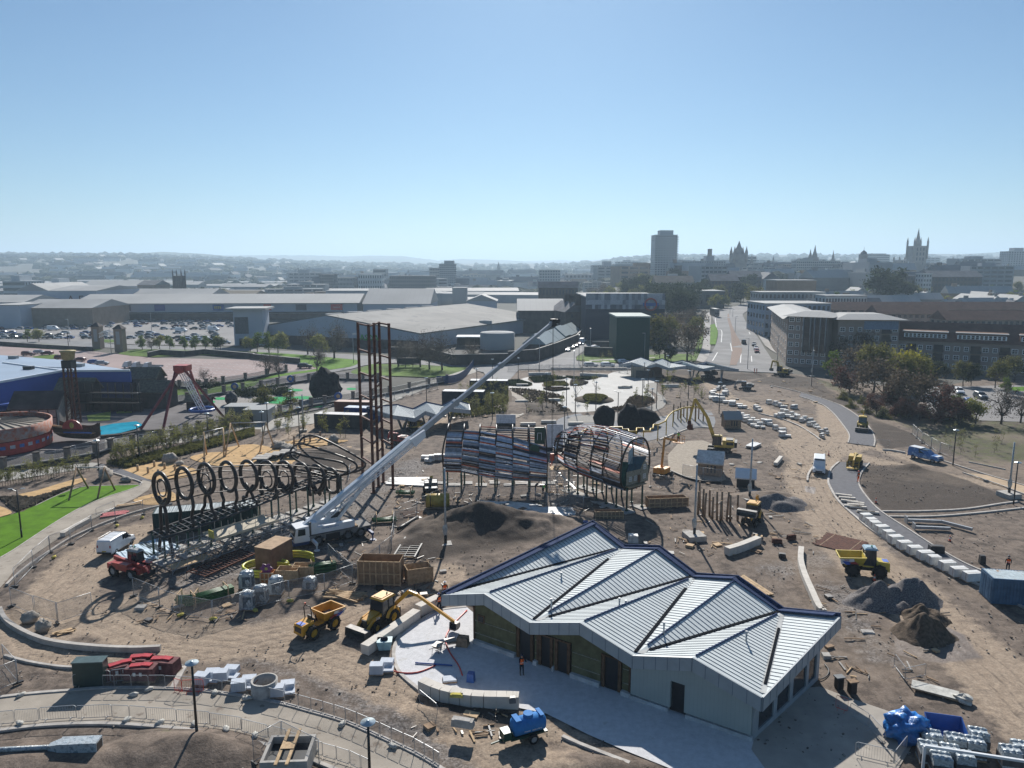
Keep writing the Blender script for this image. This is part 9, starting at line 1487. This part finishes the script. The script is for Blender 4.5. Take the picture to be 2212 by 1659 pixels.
for k,(u,v)in enumerate(((1190,1310),(1290,1255),(1400,1225))):planks(('left','middle','right')[k]+' pile of blue-white slats beside the white van',T('a2',u,v),-.75,9,5.0,.25,.07,4,MBS,jit=.12,fan=.2)
planks('pallet of loose timber battens behind the backhoe',T('b3',800,165),-.3,9,4.2,.14,.1,3,MWD,jit=.25);planks('timber planks in the left kerb bend',T('a3',560,470),.6,3,1.6,.2,.06,2,MWD,jit=.3);planks('long timber battens by the left fence',T('a2',1120,860),.6,6,3,.15,.08,2,MWD,jit=.1);planks('pink netting panels lying at the path edge',T('a2',1000,935),.45,5,3.2,.3,.06,2,M('pink_net',(.6,.2,.2),.7));planks('planks stacked before the play houses',T('d2',-150,350),.9,8,4,.18,.15,3,MGV,nm='steel_props');planks('rusty mesh sheet lying beside the cabbed dumper',T('d2',620,1190),-.75,20,5.2,.22,.05,1,MRU,'mesh_sheet',0);planks('long brown boards beside the zinc roof corner',T('c2',2130,1560),1.9,3,5,.3,.1,1,MWD);planks('brown boards on the ground behind the crane',T('b2',1390,930),.2,3,3.5,.7,.08,1,MBRN,jit=.02)
r=thing('wrapped_board','board half wrapped in torn white sheeting on the dirt','board',T('d3',1460,1010),-.6);part(r,'board',MWD,lambda m:m.box((0,0,.15),(3.4,1.2,.08)));part(r,'sheeting',MSAW,lambda m:(m.box((-.2,.05,.24),(3.2,1.3,.03),.05),m.blob((1.7,-.1,.25),(.6,.6,.3),0,10,7,.35,1.4,2)))
for i,(u,v)in enumerate(((598,960),(712,1000))):r=thing('paint_stool',('left','right')[i]+' dark capped bollard beside the slab','bollard',T('d3',u,v),.2);part(r,'shaft',MBK,lambda m:m.box((0,0,.45),(.5,.5,.9)));part(r,'cap',[MCGR,MWO][i],lambda m:m.box((0,0,.94),(.75,.55,.09)))
# play houses, posts, steel pieces
def phouse(lb,p,rz,s,wm,rm,open_=False):r=hut(lb,p,3.2*s,3.0*s,2.0*s,1.2*s,wm,rm,rz,'play_house','play house',.25);part(r,'slot_window',MDARK if not open_ else MSL,lambda m:[m.bb(x*s,-.04,.5*s,(x+.22)*s,.02,1.5*s)for x in(1.2,1.7,2.2)])
phouse('timber play house with a pale pitched roof beside the deck',T('c2',1650,600),-.35,1.15,MWO,MSL);phouse('small timber play house with a light roof near the white blocks',T('c2',1893,190),0,1.0,MWO,MOFF);phouse('dark little house with a white roof beside the steel props',T('c2',1990,700),-.3,.8,MBK,MWH)
for i in range(12):x=[1655,1695,1710,1755,1780,1820,1860,1850,1905,1935,1670,2000][i];y=[940,955,975,950,985,990,990,1010,1000,1010,890,1000][i];m=MB();m.cyl((0,0,0),(random.uniform(-.15,.15),0,random.uniform(2.9,4.0)),.16,8,0,.13);one(m,'timber_post',[MWO],'upright timber post in the group before the backhoe','timber post','upright timber posts before the backhoe',T('c2',x,y))
for i,(u,v)in enumerate(((1440,130),(1500,100),(1560,110),(1590,95),(1630,130),(1660,110),(1700,130),(1530,90),(1480,110))):m=MB();m.cyl((0,0,0),(0,0,random.uniform(2.5,4.2)),.15,8);one(m,'timber_post',[MWO],'grey timber post standing in the rubber play area','timber post','timber posts in the rubber play area',T('c2',u,v))
for i,(t,u,v)in enumerate((('a2',1200,560),('a2',1290,580),('a2',1345,525),('a2',1435,545),('a2',1525,555),('a2',1380,600),('b2',350,330),('b2',440,315),('b2',490,310),('b2',578,290))):m=MB();m.cyl((0,0,0),(0,0,1.0 if t=='a2' else 1.6),.18,10);one(m,'log_post',[MWD if t=='a2' else MWO],'short log post standing in the play sand','log post','log posts in the play sand',T(t,u,v))
def swing(lb,t,l1,l2,tops,h,mat=MWO,barm=None):
 a,b=T(t,*l1[0]),T(t,*l1[1]);c,d=T(t,*l2[0]),T(t,*l2[1]);o=a.copy();r=thing('swing_frame',lb,'swing frame',o);p,q=(a+b)/2+Vector((0,0,h)),(c+d)/2+Vector((0,0,h))
 for x,y in((a,p),(b,p),(c,q),(d,q)):part(r,'leg',mat,lambda m:m.cyl(x-o,y-o,.13,8))
 part(r,'cross_bar',barm or MGV,lambda m:m.cyl(p-o,q-o,.08,8))
swing('grey timber swing frame standing on the bright lawn','a2',((600,820),(770,712)),((850,800),(1003,730)),0,4.0);swing('timber swing frame over the left play sand','a2',((1780,480),(1800,420)),((1950,440),(1960,380)),0,4.6,MWD);swing('tall brown timber swing frame over the middle play sand','b2',((-250,440),(-130,350)),((50,400),(180,370)),0,5.2,MWD)
r=thing('teepee_frame','cone of leaning timber poles behind the ring frame','play structure',T('a2',1790,640));[part(r,'pole',MWO,lambda m:m.cyl((1.4*math.cos(a),1.4*math.sin(a),0),(-.2*math.cos(a),-.2*math.sin(a),3.6),.09,6))for a in[R(x)for x in range(0,360,45)]]
for i,(u,v)in enumerate(((90,470),(160,455),(230,440),(300,420),(60,490),(340,445))):r=thing('concrete_table','pale slab table on a dark block beside the sand','table',T('b2',u,v),0,'slab tables beside the sand');part(r,'top',MCO,lambda m:m.box((0,0,.75),(2.6,1.3,.18)));part(r,'base',MBK,lambda m:m.box((0,0,.33),(1.1,.9,.66)))
sg_=thing('steel_portal','pair of grey U-shaped steel frames lying on the right-hand dirt','steel frame',T('d2',1190,1010),-.15)
for dy in(0,-2.6):part(sg_,'beam',MGV,lambda m:(m.bar((0,dy,.3),(4.2,dy+.1,.3),.35),m.box((-.1,dy,.4),(.1,.9,.9))))
part(sg_,'link_beam',MGV,lambda m:m.bar((4.2,.1,.3),(6.8,-2.4,.3),.35))
wt=thing('water_bowser','blue plastic water tank trailer with white lettering at the plaza edge','trailer',T('c3',175,1400),.42);part(wt,'tank',MTANK,lambda m:m.tube([(-1.25,0,1.15),(-1.1,0,1.15),(1.1,0,1.15),(1.25,0,1.15)],[.35,.62,.62,.35],18));
part(wt,'lid',MTANK,lambda m:(m.cyl((0,0,1.7),(0,0,1.95),.35,14),m.box((-.9,0,1.78),(.4,.9,.08)),m.box((.9,0,1.78),(.3,.9,.08))));part(wt,'frame',MGN,lambda m:(m.bb(-1.5,-.5,.45,1.3,.5,.55),m.bar((-1.4,0,.5),(-2.8,0,.35),.1),m.bb(-2.0,-.4,.5,-1.4,.4,1.1)));[wheel(wt,.1,s*.72,.36,.36,.22,MRIMW,False)for s in(-1,1)];text('Water Tank Hire',.19,MWH,wt,(.1,-.6,1.0),(R(80),0,0));text('01224 000',.14,MWH,wt,(.1,-.6,.78),(R(95),0,0))[:0]if False else None
yt=thing('site_tank','yellow cylindrical tank with straps lying beside the dark mound','tank',T('b2',1600,880),.12);part(yt,'drum',MYD,lambda m:m.cyl((-1.6,0,1.0),(1.6,0,1.0),.95,20));part(yt,'strap',MBK,lambda m:[m.cyl((x-.05,0,1.0),(x+.05,0,1.0),.97,20)for x in(-1,1)]);part(yt,'cradle',MWO,lambda m:m.bb(-1.5,-.7,0,1.5,.7,.2))
def tubeobj(nm,lb,cat,pts,r_,mat):o=Vector(pts[0]);o.z=0;m=MB();m.tube(smooth([Vector(p)-o for p in pts],4),r_,6);return one(m,nm,[mat],lb,cat,None,o)
MRH=M('red_hose',(.6,.04,.02),.4);tubeobj('hose','red hose curving off the left edge of the plaza','hose',TT('b3',[(1170,735),(1180,790),(1260,825),(1420,825),(1580,765)],.08),.06,MRH);tubeobj('hose','long red hose running across the sunlit plaza into the shade','hose',TT('b3',[(1855,285),(1740,400),(1670,520),(1700,640),(1780,760),(1815,850)],.08),.06,MRH);tubeobj('black_pipe','straight dark pipe lying on the plaza','pipe',TT('b3',[(1405,742),(1560,752),(1728,765)],.1),.07,MBL);tubeobj('black_pipe','thick black pipe lying on the mound','pipe',TT('b2',[(1255,1070),(1425,965)],.5),.25,MBK);tubeobj('black_hose','black hose curled at the pavilion corner','hose',TT('d3',[(360,860),(440,885),(500,850),(510,800),(475,755)],.06),.05,MBK)
r=thing('plastic_tub','pale blue plastic tub behind the plaza wall','tub',T('b3',1140,620),.1);part(r,'shell',M('tub_blue',(.25,.42,.47),.5),lambda m:m.hexa([(-.5,-.4,.05),(.5,-.4,.05),(.5,.4,.05),(-.5,.4,.05),(-.65,-.5,.85),(.65,-.5,.85),(.65,.5,.85),(-.65,.5,.85)]));part(r,'contents',MNV,lambda m:m.blob((0,0,.9),(.35,.3,.2),0,8,6))
def barrow(lb,p,rz):r=thing('wheelbarrow',lb,'wheelbarrow',p,rz);part(r,'tray',MST,lambda m:m.hexa([(-.3,-.2,.35),(.35,-.2,.3),(.35,.2,.3),(-.3,.2,.35),(-.5,-.35,.65),(.55,-.35,.6),(.55,.35,.6),(-.5,.35,.65)]));part(r,'handle',MBK,lambda m:[m.tube([(.6,s*.1,.2),(-.3,s*.28,.35),(-1.0,s*.3,.6)],.025,5)for s in(-1,1)]+[m.tube([(-.4,s*.28,.4),(-.45,s*.3,0)],.02,4)for s in(-1,1)]);wheel(r,.65,0,.18,.18,.08,MRIMW,False)
barrow('grey wheelbarrow in the middle of the plaza',T('b3',1600,640),1.2);barrow('wheelbarrow lying further right on the plaza',T('b3',1710,600),.4)
for lb,t,u,v,s,m_ in(('brown cardboard carton beside the board wall','b3',1820,590,(1.0,.8,.8),MWO),('yellow-topped case lying on the lower plaza wall','b3',1765,1035,(1.0,.4,.2),MSAK),('blue barrel cluster in the pavilion shade','b3',1890,900,(.6,.6,.7),MBL),('small blue box behind the zinc roof','c2',675,1040,(.7,.6,.6),MBL),('red jerry can on the plaza edge','b3',1475,930,(.3,.2,.4),MRD),('grey meter box on the end of the plaza wall','c3',40,1085,(.5,.4,.4),MCGR),('dark box lying behind the row of white blocks','d2',1445,1270,(1.6,.8,.8),MBK),('black bin on the right-hand dirt','d2',1845,1365,(.6,.6,.9),MBK),('small concrete lump near the lower wall','b3',1820,1290,(1.6,.6,.5),MCO),('flat pale paver on the dirt by the dark soil pile','d3',850,475,(1.1,.7,.1),MCO),('dark drain block beside the coping wall','d2',105,1310,(.8,.6,.4),MBK),('left rusty steel bracket on the gravel','d2',60,1190,(1.2,.5,.5),MRU),('right rusty steel bracket on the gravel','d2',185,1160,(1.1,.5,.6),MRU),('stack of rods on end behind the zinc roof','c2',1090,1180,(1.2,1.0,.9),MSL)):
 m=MB();z=.8 if 'wall' in lb and 'board' not in lb and 'coping' not in lb else .02;m.box((0,0,s[2]/2),s,0,0,.04,.04);m.box((0,0,s[2]+.01),(s[0]*.7,s[1]*.7,.04));one(m,'site_box' if 'box' in lb or 'bin' in lb or 'case' in lb or 'carton' in lb else 'site_item',[m_],lb,'box',None,T(t,u,v,z),random.uniform(-.3,.3))
r=thing('manhole_formwork','open concrete box with timber battens across it at the bottom edge','formwork',T('b3',310,1640),.05);part(r,'box_wall',MCO,lambda m:(m.bb(-1.5,-1.4,0,1.5,-1.2,1.3),m.bb(-1.5,1.2,0,1.5,1.4,1.3),m.bb(-1.5,-1.2,0,-1.3,1.2,1.3),m.bb(1.3,-1.2,0,1.5,1.2,1.3)));part(r,'dark_inside',MDARK,lambda m:m.bb(-1.3,-1.2,.3,1.3,1.2,.8));part(r,'timber_batten',MWD,lambda m:(m.bb(-.5,-1.8,1.31,-.3,1.9,1.42),m.bb(.2,-1.8,1.31,.4,1.9,1.42),m.bb(-.45,-.3,1.43,.4,.4,1.47)))
for nm_,pts in(('play_surface',[(345,398),(390,250),(440,110),(700,55),(1150,60),(1350,90),(1500,25),(1760,40),(1795,178),(1600,182),(1450,232),(1330,275),(1000,330),(700,240),(560,300),(430,385)]),):flat(nm_,TT('c2',pts),M('grey_rubber_surface',(.23,.235,.245),.9,n=.08,sc=.6),.0,3)
kerb(TT('c2',[(345,405),(430,388),(560,302),(690,238)]),.3,.12,mat=MGR);kerb(TT('c2',[(1320,290),(1450,240),(1600,188),(1790,184)]),.3,.12,mat=MGR);kerb(TT('c1',[(0,1400),(120,1440),(205,1510),(205,1570),(100,1630)]),.3,.12,mat=MGR)
strip_=TT('c1',[(0,1400),(120,1440),(205,1510),(205,1570),(100,1640),(0,1659),(40,1600),(110,1540),(60,1470),(0,1440)]);flat('garden_path',strip_,MCONC,.03,3);flat('garden_path',TT('c1',[(560,1640),(900,1610),(1120,1580),(1290,1520),(1290,1440),(1210,1400),(1215,1350),(1300,1350),(1300,1420),(1370,1480),(1350,1560),(1150,1630),(900,1680),(560,1690)]),M('garden_path_grey',(.3,.285,.26),.9,n=.08),.035,3)
for lb,t,u,v,w_,h_ in(('white curved screen panel right of the slatted wing','c2',338,395,2.9,5.0),('white screen panel above the slatted wing','b2',2110,180,4.0,2.6)):r=thing('screen_wall',lb,'panel',T(t,u,v),-.03);part(r,'board',M('white_board',(.7,.72,.76),.7),lambda m:m.bb(0,0,.8,w_,.12,h_));part(r,'skirt',MBK,lambda m:m.bb(0,-.02,0,w_,.14,.8))
mb=MB();Mv=random.Random(9)
for t,u0,v0,u1,v1,n in(('b2',650,1150,1650,1659,150),('b2',1150,560,2200,1000,120),('c2',0,560,1100,960,120),('c2',1150,300,2200,1300,170),('d2',0,500,400,1300,60),('d3',400,60,1500,900,70),('c1',1300,1280,2212,1620,110),('a3',1200,200,2212,400,40),('b3',1400,1150,2212,1400,40),('b1',900,1620,2100,1659,20),('b2',0,250,1100,650,70),('d1',0,1330,500,1650,70)):
 for _ in range(n):
  p=T(t,Mv.uniform(u0,u1),Mv.uniform(v0,v1))
  if any(inside(np.array([p.x]),np.array([p.y]),q)[0]for q in(plaza,asp1,asp2))or inside(np.array([p.x]),np.array([p.y]),PAVF)[0]:continue
  k=Mv.random();L_=Mv.uniform(.3,1.0)*Mv.choice([1,1,1.6,2.4]);a=Mv.uniform(0,3.14);mb.box((p.x,p.y,.06),(L_,Mv.uniform(.05,.15),.07),a,int(k*6))if k<.85 else mb.box((p.x,p.y,.08),(Mv.uniform(.4,1.2),Mv.uniform(.4,.9),Mv.uniform(.05,.35)),a,int(Mv.random()*6))
tag(mb.build('site_scraps',[MWD,MWO,MST,MBK,MWO,MCO]),'loose boards, rods and offcuts littering the works','debris',kind='stuff')
# rubble and debris scattered over the dirt
mb=MB();Mv=random.Random(5)
for i in range(9000):
 x,y=Mv.uniform(-60,70),Mv.uniform(36,135)
 if any(inside(np.array([x]),np.array([y]),p)[0]for p in(lowpath,plaza,lawn,asp2,lpath))or mnoise.noise(Vector((x*.12,y*.12,2)))<-.05:continue
 s=Mv.uniform(.03,.12)*(1.6 if Mv.random()<.03 else 1);mb.box((x,y,s*.2),(s*1.5,s,s*.8),Mv.uniform(0,3),0 if Mv.random()<.6 else 1)
tag(mb.build('loose_rubble',[M('stone_chip',(.27,.245,.22),.9,n=.3),M('dark_clod',(.15,.12,.1),.95)]),'loose stones and clods scattered over the bare ground','rubble',kind='stuff')
# ---------------- haze: the air between here and the hills ----------------
hm=bpy.data.materials.new('haze');hm.use_nodes=True;t=hm.node_tree;t.nodes.remove(t.nodes['Principled BSDF']);v_=t.nodes.new('ShaderNodeVolumePrincipled')
v_.inputs['Color'].default_value=(.62,.82,1,1);v_.inputs['Density'].default_value=.0002;v_.inputs['Anisotropy'].default_value=.28;t.links.new(v_.outputs[0],t.nodes['Material Output'].inputs['Volume'])
mb=MB();mb.bb(-9500,-320,-3,9500,13000,330);o=mb.build('haze',[hm]);tag(o,kind='stuff')
